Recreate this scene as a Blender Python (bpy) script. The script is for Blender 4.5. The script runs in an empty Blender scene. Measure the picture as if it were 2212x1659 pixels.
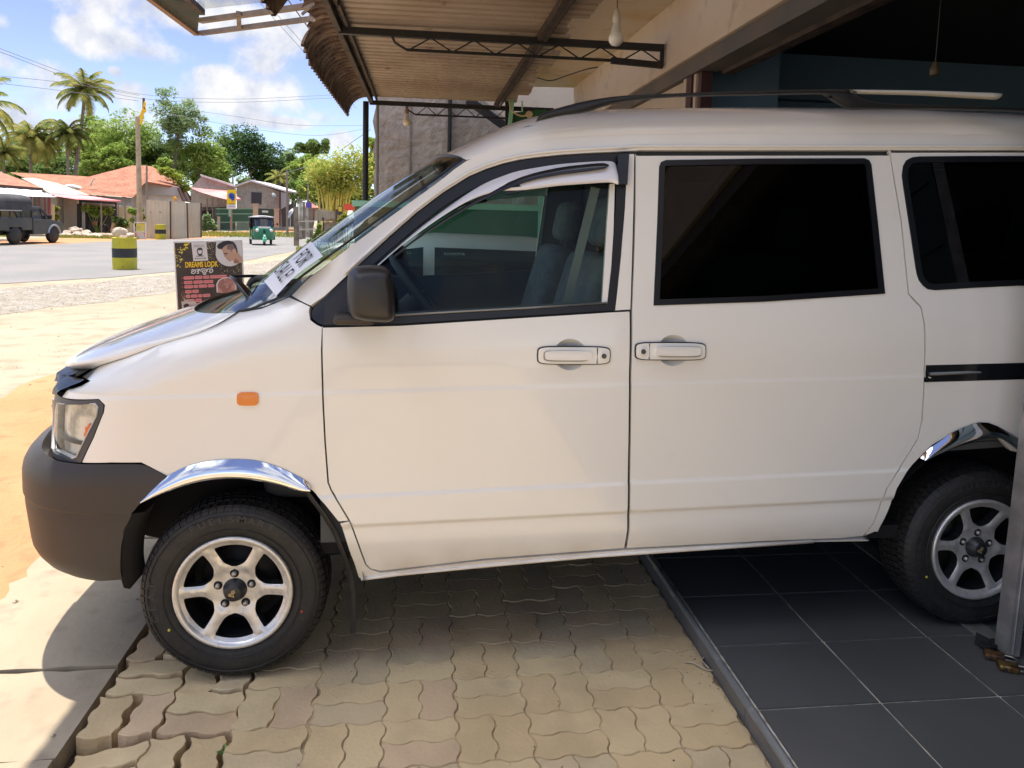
import bpy, bmesh, math, random
import numpy as np
from mathutils import Vector, Matrix, Euler
from mathutils.geometry import delaunay_2d_cdt
PI = math.pi
SC = bpy.context.scene
COL = SC.collection
random.seed(7)
# ---------------------------------------------------------------- camera model
FPX, CX0, CY0 = 1597.0, 1106.0, 625.95
PITCH, ROLL, YAW, CAMH = 0.092479, 0.025017, 0.120536, 1.49439
_F = np.array([math.sin(YAW)*math.cos(PITCH), math.cos(YAW)*math.cos(PITCH), -math.sin(PITCH)])
_R0 = np.array([math.cos(YAW), -math.sin(YAW), 0.0]); _U0 = np.cross(_R0, _F)
_R = _R0*math.cos(ROLL)+_U0*math.sin(ROLL); _U = -_R0*math.sin(ROLL)+_U0*math.cos(ROLL)
CAM = np.array([0, 0, CAMH])
def ray(px, py): return _F+_R*(px-CX0)/FPX-_U*(py-CY0)/FPX
def onz(px, py, z):
    d = ray(px, py); return CAM+d*((z-CAMH)/d[2])
def onx(px, py, x):
    d = ray(px, py); return CAM+d*(x/d[0])
def ony(px, py, y):
    d = ray(px, py); return CAM+d*(y/d[1])
def proj(P):
    d = np.asarray(P, float)-CAM; z = d@_F
    return np.array([CX0+FPX*(d@_R)/z, CY0-FPX*(d@_U)/z])
cd = bpy.data.cameras.new('camera'); cam = bpy.data.objects.new('camera', cd); COL.objects.link(cam)
cam.matrix_world = Matrix(((_R[0], _U[0], -_F[0], 0), (_R[1], _U[1], -_F[1], 0), (_R[2], _U[2], -_F[2], CAMH), (0, 0, 0, 1)))
cd.sensor_width = 36; cd.lens = FPX/2212*36; cd.shift_y = -(829.5-CY0)/2212; cd.clip_start = .05; cd.clip_end = 3000
SC.camera = cam
ZP = -.07      # level of the pavers and the street
# ---------------------------------------------------------------- materials
MATS = {}
def M(name, col, rough=.6, metal=0., spec=.5, coat=0., n=None, b=None, trans=0., emit=None, alpha=None, r2=None, ior=None, crd='Object', stretch=None):
    """n=(scale, colour2, lo, hi[, detail]) mixes in a second colour by noise; b=(scale, strength[, distance]) bumps."""
    if name in MATS: return MATS[name]
    m = bpy.data.materials.new(name); m.use_nodes = True; MATS[name] = m
    nt = m.node_tree; P = nt.nodes['Principled BSDF']; L = nt.links
    c = (*col, 1) if len(col) == 3 else col
    P.inputs['Base Color'].default_value = c
    P.inputs['Roughness'].default_value = rough; P.inputs['Metallic'].default_value = metal
    P.inputs['Specular IOR Level'].default_value = spec
    if coat: P.inputs['Coat Weight'].default_value = coat; P.inputs['Coat Roughness'].default_value = .04
    if trans: P.inputs['Transmission Weight'].default_value = trans
    if ior: P.inputs['IOR'].default_value = ior
    if alpha is not None: P.inputs['Alpha'].default_value = alpha
    if emit: P.inputs['Emission Color'].default_value = (*emit[0], 1); P.inputs['Emission Strength'].default_value = emit[1]
    if n or b or r2:
        tc = nt.nodes.new('ShaderNodeTexCoord'); src = tc.outputs[crd]
        if stretch:
            mp = nt.nodes.new('ShaderNodeMapping'); mp.inputs['Scale'].default_value = stretch; L.new(src, mp.inputs[0]); src = mp.outputs[0]
    last = None
    if n:
        for k, q in enumerate(n if isinstance(n, list) else [n]):
            t = nt.nodes.new('ShaderNodeTexNoise'); t.inputs['Scale'].default_value = q[0]; t.inputs['Detail'].default_value = q[4] if len(q) > 4 else 5
            L.new(src, t.inputs['Vector'])
            r = nt.nodes.new('ShaderNodeMapRange'); r.inputs[1].default_value = q[2]; r.inputs[2].default_value = q[3]; L.new(t.outputs[0], r.inputs[0])
            mx = nt.nodes.new('ShaderNodeMix'); mx.data_type = 'RGBA'; L.new(r.outputs[0], mx.inputs[0])
            if last: L.new(last, mx.inputs[6])
            else: mx.inputs[6].default_value = c
            mx.inputs[7].default_value = (*q[1], 1); last = mx.outputs[2]
        L.new(last, P.inputs['Base Color'])
    if r2:
        t = nt.nodes.new('ShaderNodeTexNoise'); t.inputs['Scale'].default_value = r2[0]; L.new(src, t.inputs['Vector'])
        r = nt.nodes.new('ShaderNodeMapRange'); r.inputs[1].default_value = .35; r.inputs[2].default_value = .65; r.inputs[3].default_value = rough; r.inputs[4].default_value = r2[1]
        L.new(t.outputs[0], r.inputs[0]); L.new(r.outputs[0], P.inputs['Roughness'])
    if b:
        t = nt.nodes.new('ShaderNodeTexNoise'); t.inputs['Scale'].default_value = b[0]; t.inputs['Detail'].default_value = 6; L.new(src, t.inputs['Vector'])
        bp = nt.nodes.new('ShaderNodeBump'); bp.inputs['Strength'].default_value = b[1]; bp.inputs['Distance'].default_value = b[2] if len(b) > 2 else .01
        L.new(t.outputs[0], bp.inputs['Height']); L.new(bp.outputs[0], P.inputs['Normal'])
    return m
def glassy(name, tint, rough=0., ior=1.45):
    """thin window glass: fresnel reflection over a tinted see-through layer"""
    if name in MATS: return MATS[name]
    m = bpy.data.materials.new(name); m.use_nodes = True; MATS[name] = m
    nt = m.node_tree; nt.nodes.clear(); L = nt.links
    o = nt.nodes.new('ShaderNodeOutputMaterial'); mx = nt.nodes.new('ShaderNodeMixShader')
    t = nt.nodes.new('ShaderNodeBsdfTransparent'); t.inputs[0].default_value = (*tint, 1)
    g = nt.nodes.new('ShaderNodeBsdfGlossy'); g.inputs['Roughness'].default_value = rough
    f = nt.nodes.new('ShaderNodeFresnel'); f.inputs[0].default_value = ior
    ge = nt.nodes.new('ShaderNodeNewGeometry'); ab = nt.nodes.new('ShaderNodeMix'); ab.data_type = 'FLOAT'
    L.new(ge.outputs['Backfacing'], ab.inputs[0]); L.new(f.outputs[0], ab.inputs[2]); ab.inputs[3].default_value = .05
    L.new(ab.outputs[0], mx.inputs[0]); L.new(t.outputs[0], mx.inputs[1]); L.new(g.outputs[0], mx.inputs[2]); L.new(mx.outputs[0], o.inputs[0])
    return m
# ---------------------------------------------------------------- mesh builder
def nrm(v):
    v = np.asarray(v, float); l = np.linalg.norm(v); return v/l if l > 1e-12 else v
def frame(d, up=(0, 0, 1)):
    d = nrm(d); up = np.array(up, float)
    if abs(d@up) > .98: up = np.array([1., 0, 0])
    a = nrm(np.cross(up, d)); return a, np.cross(d, a)
class MB:
    def __init__(s): s.v = []; s.f = []; s.sm = []; s.mi = []; s.cur = 0
    def add(s, vs, fs, smooth=False):
        o = len(s.v); s.v.extend([tuple(map(float, p)) for p in vs])
        for f in fs: s.f.append([o+i for i in f]); s.sm.append(smooth); s.mi.append(s.cur)
        return s
    def box(s, c, d, rz=0., rx=0., ry=0., taper=1.):
        hx, hy, hz = d[0]/2, d[1]/2, d[2]/2
        R = np.array(Euler((rx, ry, rz)).to_matrix())
        vs = []
        for z in (-1, 1):
            t = taper if z > 0 else 1
            for x, y in ((-1, -1), (1, -1), (1, 1), (-1, 1)): vs.append(R@np.array([x*hx*t, y*hy*t, z*hz])+np.array(c))
        return s.add(vs, [(3, 2, 1, 0), (4, 5, 6, 7), (0, 1, 5, 4), (1, 2, 6, 5), (2, 3, 7, 6), (3, 0, 4, 7)])
    def rbox(s, c, d, r=.02, rz=0., seg=3, rx=0., ry=0.):
        """box with rounded edges (rounded in all axes through a bmesh bevel)"""
        bm = bmesh.new(); bmesh.ops.create_cube(bm, size=1)
        for v in bm.verts: v.co = Vector((v.co.x*d[0], v.co.y*d[1], v.co.z*d[2]))
        bmesh.ops.bevel(bm, geom=list(bm.edges), offset=min(r, min(d)*.49), segments=seg, profile=.5, affect='EDGES')
        R = np.array(Euler((rx, ry, rz)).to_matrix())
        vs = [R@np.array(v.co)+np.array(c) for v in bm.verts]; bm.verts.index_update()
        fs = [[v.index for v in f.verts] for f in bm.faces]; bm.free()
        return s.add(vs, fs, True)
    def tube(s, pts, r, seg=8, closed=False, caps=True, flat=None):
        pts = [np.array(p, float) for p in pts]; n = len(pts); vs = []; fs = []
        rr = r if hasattr(r, '__len__') else [r]*n
        a = None
        for i, p in enumerate(pts):
            d = pts[(i+1) % n]-pts[i-1] if closed else pts[min(i+1, n-1)]-pts[max(i-1, 0)]
            d = nrm(d)
            if a is None: a, b2 = frame(d)
            else:
                a = nrm(a-d*(a@d)); b2 = np.cross(d, a)
            for k in range(seg):
                t = 2*PI*k/seg; vs.append(p+(a*math.cos(t)+b2*math.sin(t)*(flat or 1))*rr[i])
        m = n if closed else n-1
        for i in range(m):
            for k in range(seg):
                i2 = (i+1) % n; fs.append((i*seg+k, i*seg+(k+1) % seg, i2*seg+(k+1) % seg, i2*seg+k))
        s.add(vs, fs, seg > 4)
        if caps and not closed:
            s.add([vs[k] for k in range(seg)], [list(range(seg))[::-1]]); s.add([vs[(n-1)*seg+k] for k in range(seg)], [list(range(seg))])
        return s
    def beam(s, a, b, w, h, up=(0, 0, 1)):
        a = np.array(a, float); b = np.array(b, float); u, v = frame(b-a, up)
        vs = []
        for p in (a, b):
            for x, y in ((-1, -1), (1, -1), (1, 1), (-1, 1)): vs.append(p+u*x*w/2+v*y*h/2)
        return s.add(vs, [(3, 2, 1, 0), (4, 5, 6, 7), (0, 1, 5, 4), (1, 2, 6, 5), (2, 3, 7, 6), (3, 0, 4, 7)])
    def lathe(s, prof, c=(0, 0, 0), axis=(0, 0, 1), seg=24, smooth=True, a0=0., a1=2*PI):
        ax = nrm(axis); u, v = frame(ax); c = np.array(c, float); vs = []; fs = []; full = abs(a1-a0-2*PI) < 1e-6
        n = seg if full else seg+1
        for r, h in prof:
            for k in range(n):
                t = a0+(a1-a0)*k/seg; vs.append(c+ax*h+(u*math.cos(t)+v*math.sin(t))*r)
        for i in range(len(prof)-1):
            for k in range(seg):
                k2 = (k+1) % n; fs.append((i*n+k, i*n+k2, (i+1)*n+k2, (i+1)*n+k))
        return s.add(vs, fs, smooth)
    def prism(s, poly, origin, ux, uy, depth, smooth=False):
        """closed 2-D outline in the plane (ux, uy), extruded along ux x uy by depth"""
        ux = np.array(ux, float); uy = np.array(uy, float); w = nrm(np.cross(ux, uy))*depth; o = np.array(origin, float); n = len(poly)
        A = [o+ux*p[0]+uy*p[1] for p in poly]; B = [p+w for p in A]
        r = delaunay_2d_cdt([Vector(p) for p in poly], [], [list(range(n))], 1, 1e-7)
        if len(r[0]) == n: tri = [list(t) for t in r[2]]
        else: tri = [list(range(n))]
        s.add(A+B, [t[::-1] for t in tri]+[[i+n for i in t] for t in tri]+[(i, (i+1) % n, n+(i+1) % n, n+i) for i in range(n)], smooth)
        return s
    def grid(s, fn, us, vs_, smooth=True, flip=False):
        P = [fn(u, v) for u in us for v in vs_]; m = len(vs_); fs = []
        for i in range(len(us)-1):
            for j in range(m-1):
                q = (i*m+j, (i+1)*m+j, (i+1)*m+j+1, i*m+j+1); fs.append(q[::-1] if flip else q)
        return s.add(P, fs, smooth)
    def sphere(s, c, r, seg=12, sc=(1, 1, 1), jit=0.):
        vs = []; fs = []; n = seg; m = max(4, seg//2)
        for i in range(m+1):
            for k in range(n):
                a = PI*i/m; t = 2*PI*k/n; q = 1+jit*(random.random()-.5)
                vs.append((c[0]+r*sc[0]*math.sin(a)*math.cos(t)*q, c[1]+r*sc[1]*math.sin(a)*math.sin(t)*q, c[2]+r*sc[2]*math.cos(a)*q))
        for i in range(m):
            for k in range(n): fs.append((i*n+k, (i+1)*n+k, (i+1)*n+(k+1) % n, i*n+(k+1) % n))
        return s.add(vs, fs, jit == 0)
def obj(name, mb, mat, parent=None, local=False, bevel=0., weld=False):
    """link the builder as ONE mesh object; world coordinates unless local"""
    me = bpy.data.meshes.new(name)
    V = mb.v; off = (0, 0, 0)
    if parent is not None and not local:
        top = parent
        while top.parent: top = top.parent
        mi = top.matrix_basis.inverted()
        V = [tuple(mi@Vector(p)) for p in V]
    me.from_pydata(V, [], mb.f); me.validate(clean_customdata=False)
    if len(me.polygons) == len(mb.sm): me.polygons.foreach_set('use_smooth', mb.sm)
    ml = mat if isinstance(mat, (list, tuple)) else [mat]
    for m in ml: me.materials.append(m)
    if len(ml) > 1 and len(me.polygons) == len(mb.mi): me.polygons.foreach_set('material_index', mb.mi)
    if weld:
        bm = bmesh.new(); bm.from_mesh(me); bmesh.ops.remove_doubles(bm, verts=bm.verts, dist=1e-4); bm.to_mesh(me); bm.free()
    me.update()
    o = bpy.data.objects.new(name, me); COL.objects.link(o)
    if parent is not None: o.parent = parent
    if bevel:
        bv = o.modifiers.new('b', 'BEVEL'); bv.width = bevel; bv.segments = 2; bv.limit_method = 'ANGLE'; bv.angle_limit = math.radians(35)
    return o
def tag(o, label=None, cat=None, group=None, kind=None):
    if label: o['label'] = label
    if cat: o['category'] = cat
    if group: o['group'] = group
    if kind: o['kind'] = kind
    return o
def thing(name, label, cat, loc=(0, 0, 0), rotz=0., group=None):
    o = bpy.data.objects.new(name, None); COL.objects.link(o); o.empty_display_size = .1
    o.location = loc; o.rotation_euler = (0, 0, rotz); tag(o, label, cat, group); return o
def solo(name, mb, mat, label, cat, group=None, loc=None, **k):
    """a thing that is one mesh; its origin is put at the base centre"""
    A = np.array(mb.v)
    if loc is None: loc = ((A[:, 0].min()+A[:, 0].max())/2, (A[:, 1].min()+A[:, 1].max())/2, A[:, 2].min())
    mb.v = [tuple(p-np.array(loc)) for p in A]
    o = obj(name, mb, mat, **k); o.location = loc; return tag(o, label, cat, group)
def struct(name, mb, mat, kind='structure', **k): return tag(obj(name, mb, mat, **k), kind=kind)
def dup(root, loc, rotz=None, label=None, scale=None):
    r = root.copy(); COL.objects.link(r); r.location = loc
    if rotz is not None: r.rotation_euler = (0, 0, rotz)
    if label: r['label'] = label
    if scale: r.scale = (scale,)*3
    def rec(a, b):
        for ch in a.children:
            c = ch.copy(); COL.objects.link(c); c.parent = b; rec(ch, c)
    rec(root, r); return r
def text_mb(txt, size, extrude=.0, shear=0., bold=0., sx=1., spacing=1.):
    """lettering as mesh in the XY plane, centred on its bounding box"""
    c = bpy.data.curves.new('t', 'FONT'); c.body = txt; c.size = size; c.extrude = extrude; c.shear = shear; c.offset = bold; c.resolution_u = 3; c.space_character = spacing
    o = bpy.data.objects.new('t', c); me = bpy.data.meshes.new_from_object(o)
    V = np.array([v.co[:] for v in me.vertices]); mb = MB()
    if len(V):
        lo = V.min(0); hi = V.max(0); V = V-(lo+hi)/2; V[:, 0] *= sx
        mb.add(V, [list(p.vertices) for p in me.polygons])
    bpy.data.objects.remove(o); bpy.data.curves.remove(c); bpy.data.meshes.remove(me)
    return mb
def place(mb, o, ux, uy):
    """map a mesh built in XY onto the plane (ux, uy) at o"""
    ux = nrm(ux); uy = nrm(uy); w = np.cross(ux, uy); o = np.array(o, float)
    mb.v = [tuple(o+ux*p[0]+uy*p[1]+w*p[2]) for p in mb.v]; return mb
def merge(*ms):
    r = MB()
    for m in ms:
        o = len(r.v); r.v += m.v; r.f += [[o+i for i in f] for f in m.f]; r.sm += m.sm; r.mi += m.mi
    return r
def lerp_poly(pts, x):
    """piecewise-linear y(x)"""
    return float(np.interp(x, [p[0] for p in pts], [p[1] for p in pts]))
def inside(poly, x, y):
    c = False; n = len(poly); j = n-1
    for i in range(n):
        xi, yi = poly[i]; xj, yj = poly[j]
        if (yi > y) != (yj > y) and x < (xj-xi)*(y-yi)/(yj-yi)+xi: c = not c
        j = i
    return c
def sst(t): t = min(1., max(0., t)); return t*t*(3-2*t)
def chaikin(poly, it=2, closed=True, keep=None):
    P = [np.array(p, float) for p in poly]
    for _ in range(it):
        Q = []; n = len(P)
        for i in range(n if closed else n-1):
            a, b = P[i], P[(i+1) % n]; Q += [a*.75+b*.25, a*.25+b*.75]
        if not closed: Q = [P[0]]+Q+[P[-1]]
        P = Q
    return P
def crom(pts, n=6):
    """Catmull-Rom through the points"""
    P = [np.array(p, float) for p in pts]; P = [2*P[0]-P[1]]+P+[2*P[-1]-P[-2]]; out = []
    for i in range(1, len(P)-2):
        for k in range(n):
            t = k/n; a, b, c, d = P[i-1:i+3]
            out.append(.5*((2*b)+(-a+c)*t+(2*a-5*b+4*c-d)*t*t+(-a+3*b-3*c+d)*t**3))
    out.append(P[-2]); return out
# ================================================================ THE WHITE VAN
def region(outer, holes=(), h=.03, rs=.015, lines=()):
    """triangulate a 2-D outline with holes on a regular inner grid -> points, triangles, boundary loops"""
    pts = []; edges = []; loops = []
    for lp in [outer]+list(holes):
        P = []; n = len(lp)
        for i in range(n):
            a = np.array(lp[i], float); b = np.array(lp[(i+1) % n], float); k = max(1, int(np.linalg.norm(b-a)/rs))
            P += [a+(b-a)*j/k for j in range(k)]
        o = len(pts); pts += P; idx = list(range(o, o+len(P))); loops.append(idx); edges += [(idx[i], idx[(i+1) % len(P)]) for i in range(len(P))]
    B = np.array(pts); lo = B.min(0); hi = B.max(0)
    def ok(x, y): return inside(outer, x, y) and not any(inside(q, x, y) for q in holes)
    gx = np.arange(lo[0]+h/2, hi[0], h); gy = np.arange(lo[1]+h/2, hi[1], h)
    for fl_ in lines:
        for x in np.arange(lo[0]+.01, hi[0], .025):
            for d in (-.011, -.0055, 0., .0055, .011):
                y = fl_(x)+d
                if ok(x, y) and ((B[:, 0]-x)**2+(B[:, 1]-y)**2).min() > .006**2: pts.append(np.array([x, y]))
    for x in gx:
        for y in gy:
            if any(abs(y-fl_(x)) < .022 for fl_ in lines): continue
            if ((B[:, 0]-x)**2+(B[:, 1]-y)**2).min() > (h*.55)**2 and ok(x, y): pts.append(np.array([x, y]))
    r = delaunay_2d_cdt([Vector(p) for p in pts], edges, [], 0, 1e-6)
    V = [np.array(v) for v in r[0]]; back = {}
    for i, og in enumerate(r[3]):
        for q in og: back[q] = i
    T = [list(t) for t in r[2] if ok(*((V[t[0]]+V[t[1]]+V[t[2]])/3))]
    return V, T, [[back[i] for i in lp] for lp in loops]
def inset(poly, d):
    """move a closed outline inwards by d"""
    P = [np.array(p, float) for p in poly]; n = len(P); A = sum(P[i][0]*P[(i+1) % n][1]-P[(i+1) % n][0]*P[i][1] for i in range(n)); sg = 1 if A > 0 else -1; out = []
    for i in range(n):
        a = nrm(P[i]-P[i-1]); b = nrm(P[(i+1) % n]-P[i]); na = np.array([-a[1], a[0]])*sg; nb = np.array([-b[1], b[0]])*sg
        m = nrm(na+nb); c = max(.5, m@na); out.append(P[i]+m*d/c)
    return out
def surf_normal(fn, p, e=.004):
    a = fn(p[0]+e, p[1])-fn(p[0]-e, p[1]); b = fn(p[0], p[1]+e)-fn(p[0], p[1]-e); return nrm(np.cross(a, b))
def panel(name, fn, outer, mat, parent, holes=(), h=.03, rs=.015, depth=.018, off=0., mirror=True, sgn=1, bev=.003, both=True, lines=()):
    """a body panel: outline on the surface fn(s, z), rolled edge and returned flange; normals come from the surface"""
    V, T, LP = region(outer, holes, h, rs, lines)
    N = [surf_normal(fn, p, .002)*sgn for p in V]; P = [fn(*p)+n*off for p, n in zip(V, N)]
    ring = set(i for lp in LP for i in lp)
    P = [p-n*bev if i in ring else p for i, (p, n) in enumerate(zip(P, N))]
    v = list(P); nn = list(N); f = []
    for t in T:
        a, b, c = (P[i] for i in t)
        f.append(t if np.cross(b-a, c-a)@N[t[0]] > 0 else t[::-1])
    for lp in LP:
        o = len(v); n = len(lp)
        for i in lp: v.append(P[i]); nn.append(None)
        for i in lp: v.append(P[i]-N[i]*depth); nn.append(None)
        for i in range(n): j = (i+1) % n; f.append([o+i, o+j, o+n+j, o+n+i])
    res = []
    for side in ((0, 1) if mirror else (0,)):
        W = [(p[0], 2*YC-p[1], p[2]) for p in v] if side else [tuple(p) for p in v]
        F = [q[::-1] for q in f] if side else f
        mb = MB(); mb.add(W, F, True)
        o = obj(name, mb, mat, parent); me = o.data
        if len(me.vertices) == len(v):
            L = []
            rot = parent
            for q in nn:
                if q is None: L.append((0, 0, 0))
                else: L.append((q[0], -q[1] if side else q[1], q[2]))
            me.normals_split_custom_set_from_vertices(L)
        res.append(o)
    return res
def strip(name, fn, line, w, mat, parent, off=.002, th=.004, mirror=True, closed=False):
    """raised strip (seal, trim) laid along a line of (s, z) points on a surface; w may vary per point"""
    L = [np.array(p, float) for p in line]; n = len(L); A = []; ws = w if hasattr(w, '__len__') else [w]*n
    for i in range(n):
        d = nrm(L[(i+1) % n if closed else min(i+1, n-1)]-L[i-1 if (closed or i) else 0]); q = np.array([-d[1], d[0]])
        a = L[i]+q*ws[i]/2; b = L[i]-q*ws[i]/2; N = surf_normal(fn, L[i])
        pa, pb = fn(*a), fn(*b); A.append([pa+N*(off-.012), pa+N*off, pa*.75+pb*.25+N*(off+th), pb*.75+pa*.25+N*(off+th), pb+N*off, pb+N*(off-.012)])
    v = [p for r in A for p in r]; m = 6; f = []
    for i in range(n if closed else n-1):
        j = (i+1) % n
        for k in range(m-1): f.append((i*m+k, i*m+k+1, j*m+k+1, j*m+k))
    if not closed: f += [tuple(range(m))[::-1], tuple((n-1)*m+k for k in range(m))]
    out = []
    for side in ((0, 1) if mirror else (0,)):
        mb = MB(); mb.add([(p[0], 2*YC-p[1], p[2]) for p in v] if side else v, [q[::-1] for q in f] if side else f, True); o = obj(name, mb, mat, parent); out.append(o)
    return out
YS, YC = 2.42, 3.265; W0 = YC-YS; XS = -.85; TL = 1.14
_th = np.linspace(0, PI/2, 400); _q = []
def _se(th, L, W, n=3.0): return XS-L*np.sin(th)**(2/n), YC-W*np.cos(th)**(2/n)
_x, _y = _se(_th, .48, W0); _arc = np.concatenate([[0], np.cumsum(np.hypot(np.diff(_x), np.diff(_y)))]); _arc /= _arc[-1]
_th_cos = np.cos(_th)**(2/3.); _th_sin = np.sin(_th)**(2/3.)
def xfront(z): return float(np.interp(z, [.2, .6, .85, 1.0, 1.1], [-1.36, -1.335, -1.32, -1.27, -1.2]))
zA = lambda x: .935+.026*(x-.14); zB = lambda x: .585+.030*(x-.144); zC = lambda x: .482+.028*(x-.146)
zgap = lambda s: float(np.interp(s, [-1.25, -1.03, -.8, -.577, -.42, -.3], [.90, 1.0, 1.105, 1.19, 1.245, 1.3]))
def off(x, z):
    o = 0.
    zb = z-.026*(x-.1)
    if zb < .45: o += .055*((.45-zb)/.2)**2
    if zb > 1.0: o += .1*(min(zb, 1.17)-1.0)**2/.17
    if zb > 1.17: o += (zb-1.17)*.22
    o += .0025*sst((z-zA(x))/.014+.5)                                  # body steps in above the shoulder line
    o -= .0055*sst((zB(x)-z)/.014+.5)-.007*sst((zC(x)-z)/.014+.5)
    if zb > .95 and x < -.25:
        w = sst((-.25-x)/.25); d = z-(zgap(x)-.15)
        if d > 0: o += w*.085*(d/.15)**2
    return o
def S(s, z):
    """side of the body as a function of unrolled length and height"""
    x = s; 
    if s >= XS:
        y = YS+off(s, z)
        if s > 2.75: k = min(1., (s-2.75)/.3); x = 2.75+.25*math.sin(k*PI/2); y += .25*(1-math.cos(k*PI/2))
        return np.array([x, y, z])
    q = min(1., (XS-s)/TL); c = float(np.interp(q, _arc, _th_cos)); sn = float(np.interp(q, _arc, _th_sin))
    o = off(s, z); L = XS-xfront(z)
    return np.array([XS-(L-.4*o)*sn, YC-(W0-o)*c, z])
def Bm(s, z):
    """bumper: the same plan but standing proud of the body, rounded top and bottom"""
    q = min(1., max(0., (XS-s)/TL)); c = float(np.interp(q, _arc, _th_cos)); sn = float(np.interp(q, _arc, _th_sin))
    ut = max(0., (z-.60)/.135); ub = max(0., (.37-z)/.10); rnd = .075*min(1.1, ut)**2.2+.055*min(1.1, ub)**2; zz = (z-.50)/.235
    L = .592-rnd*1.6-.03*max(0, -zz)-.005*sst((.537-z)/.008); W = W0+.016-rnd*.55-.01*max(0, -zz)-.005*sst((.537-z)/.008)*sst((XS-s+.3)/.1)
    x = s if s > XS else XS-L*sn
    return np.array([x, YC-W*c, z])
def trace(fn, px, py, g=None):
    """the (s, z) on a surface that the viewer sees at a pixel: Newton on the projection"""
    if g is None: p0 = ony(px, py, YS+.03); g = (p0[0] if p0[0] > XS else XS+(p0[0]-XS)*1.15, p0[2])
    g = np.array(g, float); t = np.array([px, py], float)
    for _ in range(14):
        r = proj(fn(*g))-t
        if np.abs(r).max() < .02: break
        e = 1e-4; J = np.array([(proj(fn(g[0]+e, g[1]))-proj(fn(*g)))/e, (proj(fn(g[0], g[1]+e))-proj(fn(*g)))/e]).T
        d = np.linalg.solve(J+1e-6*np.eye(2), r); m = np.abs(d).max(); g = g-d*min(1., .12/m)
    return g
TR = lambda pts, fn=None: [trace(fn or S, *p) for p in pts]
# ---- materials
paint = M('van_paint', (.83, .815, .755), .22, coat=.8, spec=.5, n=[(1.2, (.81, .79, .725), .3, .7), (9, (.78, .755, .69), .62, .9, 7)], b=(900, .03, .0005))
def grime(m, lo, hi, col):
    nt = m.node_tree; L = nt.links; P = nt.nodes['Principled BSDF']; src = P.inputs['Base Color'].links[0].from_socket
    tc = nt.nodes.new('ShaderNodeTexCoord'); sx = nt.nodes.new('ShaderNodeSeparateXYZ'); L.new(tc.outputs['Object'], sx.inputs[0]); mr = nt.nodes.new('ShaderNodeMapRange'); mr.inputs[1].default_value = hi; mr.inputs[2].default_value = lo; L.new(sx.outputs['Z'], mr.inputs[0])
    n = nt.nodes.new('ShaderNodeTexNoise'); n.inputs['Scale'].default_value = 5; n.inputs['Detail'].default_value = 8; L.new(tc.outputs['Object'], n.inputs[0]); m2 = nt.nodes.new('ShaderNodeMapRange'); m2.inputs[1].default_value = .35; m2.inputs[2].default_value = .75; L.new(n.outputs[0], m2.inputs[0])
    mu = nt.nodes.new('ShaderNodeMath'); mu.operation = 'MULTIPLY'; L.new(mr.outputs[0], mu.inputs[0]); L.new(m2.outputs[0], mu.inputs[1]); mx = nt.nodes.new('ShaderNodeMix'); mx.data_type = 'RGBA'; L.new(mu.outputs[0], mx.inputs[0]); L.new(src, mx.inputs[6]); mx.inputs[7].default_value = (*col, 1); L.new(mx.outputs[2], P.inputs['Base Color'])
grime(paint, .33, .52, (.55, .47, .36))
blk = M('black_rubber', (.007, .008, .011), .35, b=(60, .05, .002))
gblk = M('gloss_black_trim', (.008, .009, .011), .12, spec=.6)
trim = M('dark_grey_plastic', (.038, .032, .028), .46, spec=.4, b=(400, .12, .001), n=(3, (.050, .042, .036), .40, .68))
chrome = M('chrome', (.86, .87, .88), .05, 1., n=(30, (.75, .75, .75), .55, .8))
alloy = M('silver_alloy', (.70, .685, .65), .28, .6, n=[(60, (.58, .565, .53), .5, .7), (22, (.36, .34, .32), .70, .80)], r2=(20, .40))
visor = M('silver_visor', (.80, .80, .83), .3, .1, coat=.3)
glass_f = glassy('front_side_glass', (.70, .84, .80), ior=1.32)
glass_w = glassy('windscreen_glass', (.60, .74, .74), ior=2.5)
glass_d = glassy('dark_tinted_glass', (.035, .045, .05))
fabric = M('grey_seat_fabric', (.11, .12, .12), .9, b=(300, .3, .002), n=(20, (.15, .16, .155), .4, .6))
inner = M('grey_interior_trim', (.075, .08, .08), .75, b=(200, .1, .001))
dash = M('dark_dashboard', (.035, .037, .04), .7, b=(300, .1, .001))
under = M('underbody_black', (.010, .010, .010), .9)
tyre_m = M('tyre_rubber', (.011, .0108, .0105), .6, n=[(14, (.021, .019, .017), .45, .7), (60, (.03, .028, .025), .5, .75)], b=(80, .15, .002))
amber = M('amber_lens', (.75, .22, .02), .15, coat=.5)
lens_m = glassy('headlight_lens', (.93, .93, .90), ior=1.5)
van = thing('parked_van', 'white people carrier van with black front bumper parked half inside the tiled shop', 'van', (.6, YC, ZP))
# ---- outlines (each line runs as it is seen on the near side)
F_gap = TR([(205, 794), (255, 774.4), (331, 746), (436.5, 713), (485, 692), (518, 670.5)])
F_cowl = TR([(531, 669.7), (564, 664), (593.4, 652.5), (623.7, 639.4)])
P_base = TR([(650, 651), (670, 660.5)])
D_top = TR([(701, 640), (745, 600), (789.5, 559), (845, 508), (901, 458.5), (957, 416), (1012.7, 381), (1050, 365), (1087, 353), (1124, 344.5), (1161.5, 339.5), (1216, 334), (1273, 330.5), (1355, 327)])
G_edge = TR([(660.5, 603), (700, 573), (745, 539), (787, 508), (830, 476), (876, 442.5), (910, 418), (938, 398), (960, 381), (982, 363), (1007.7, 345.5)])
crease = TR([(1040, 331), (1085, 316), (1140, 304), (1200, 297), (1270, 293), (1360, 290.5), (1500, 288.5), (1750, 286.5), (2000, 286), (2200, 287)])
drz = lambda x: D_top[-1][1]+.036*(x-D_top[-1][0])
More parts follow.
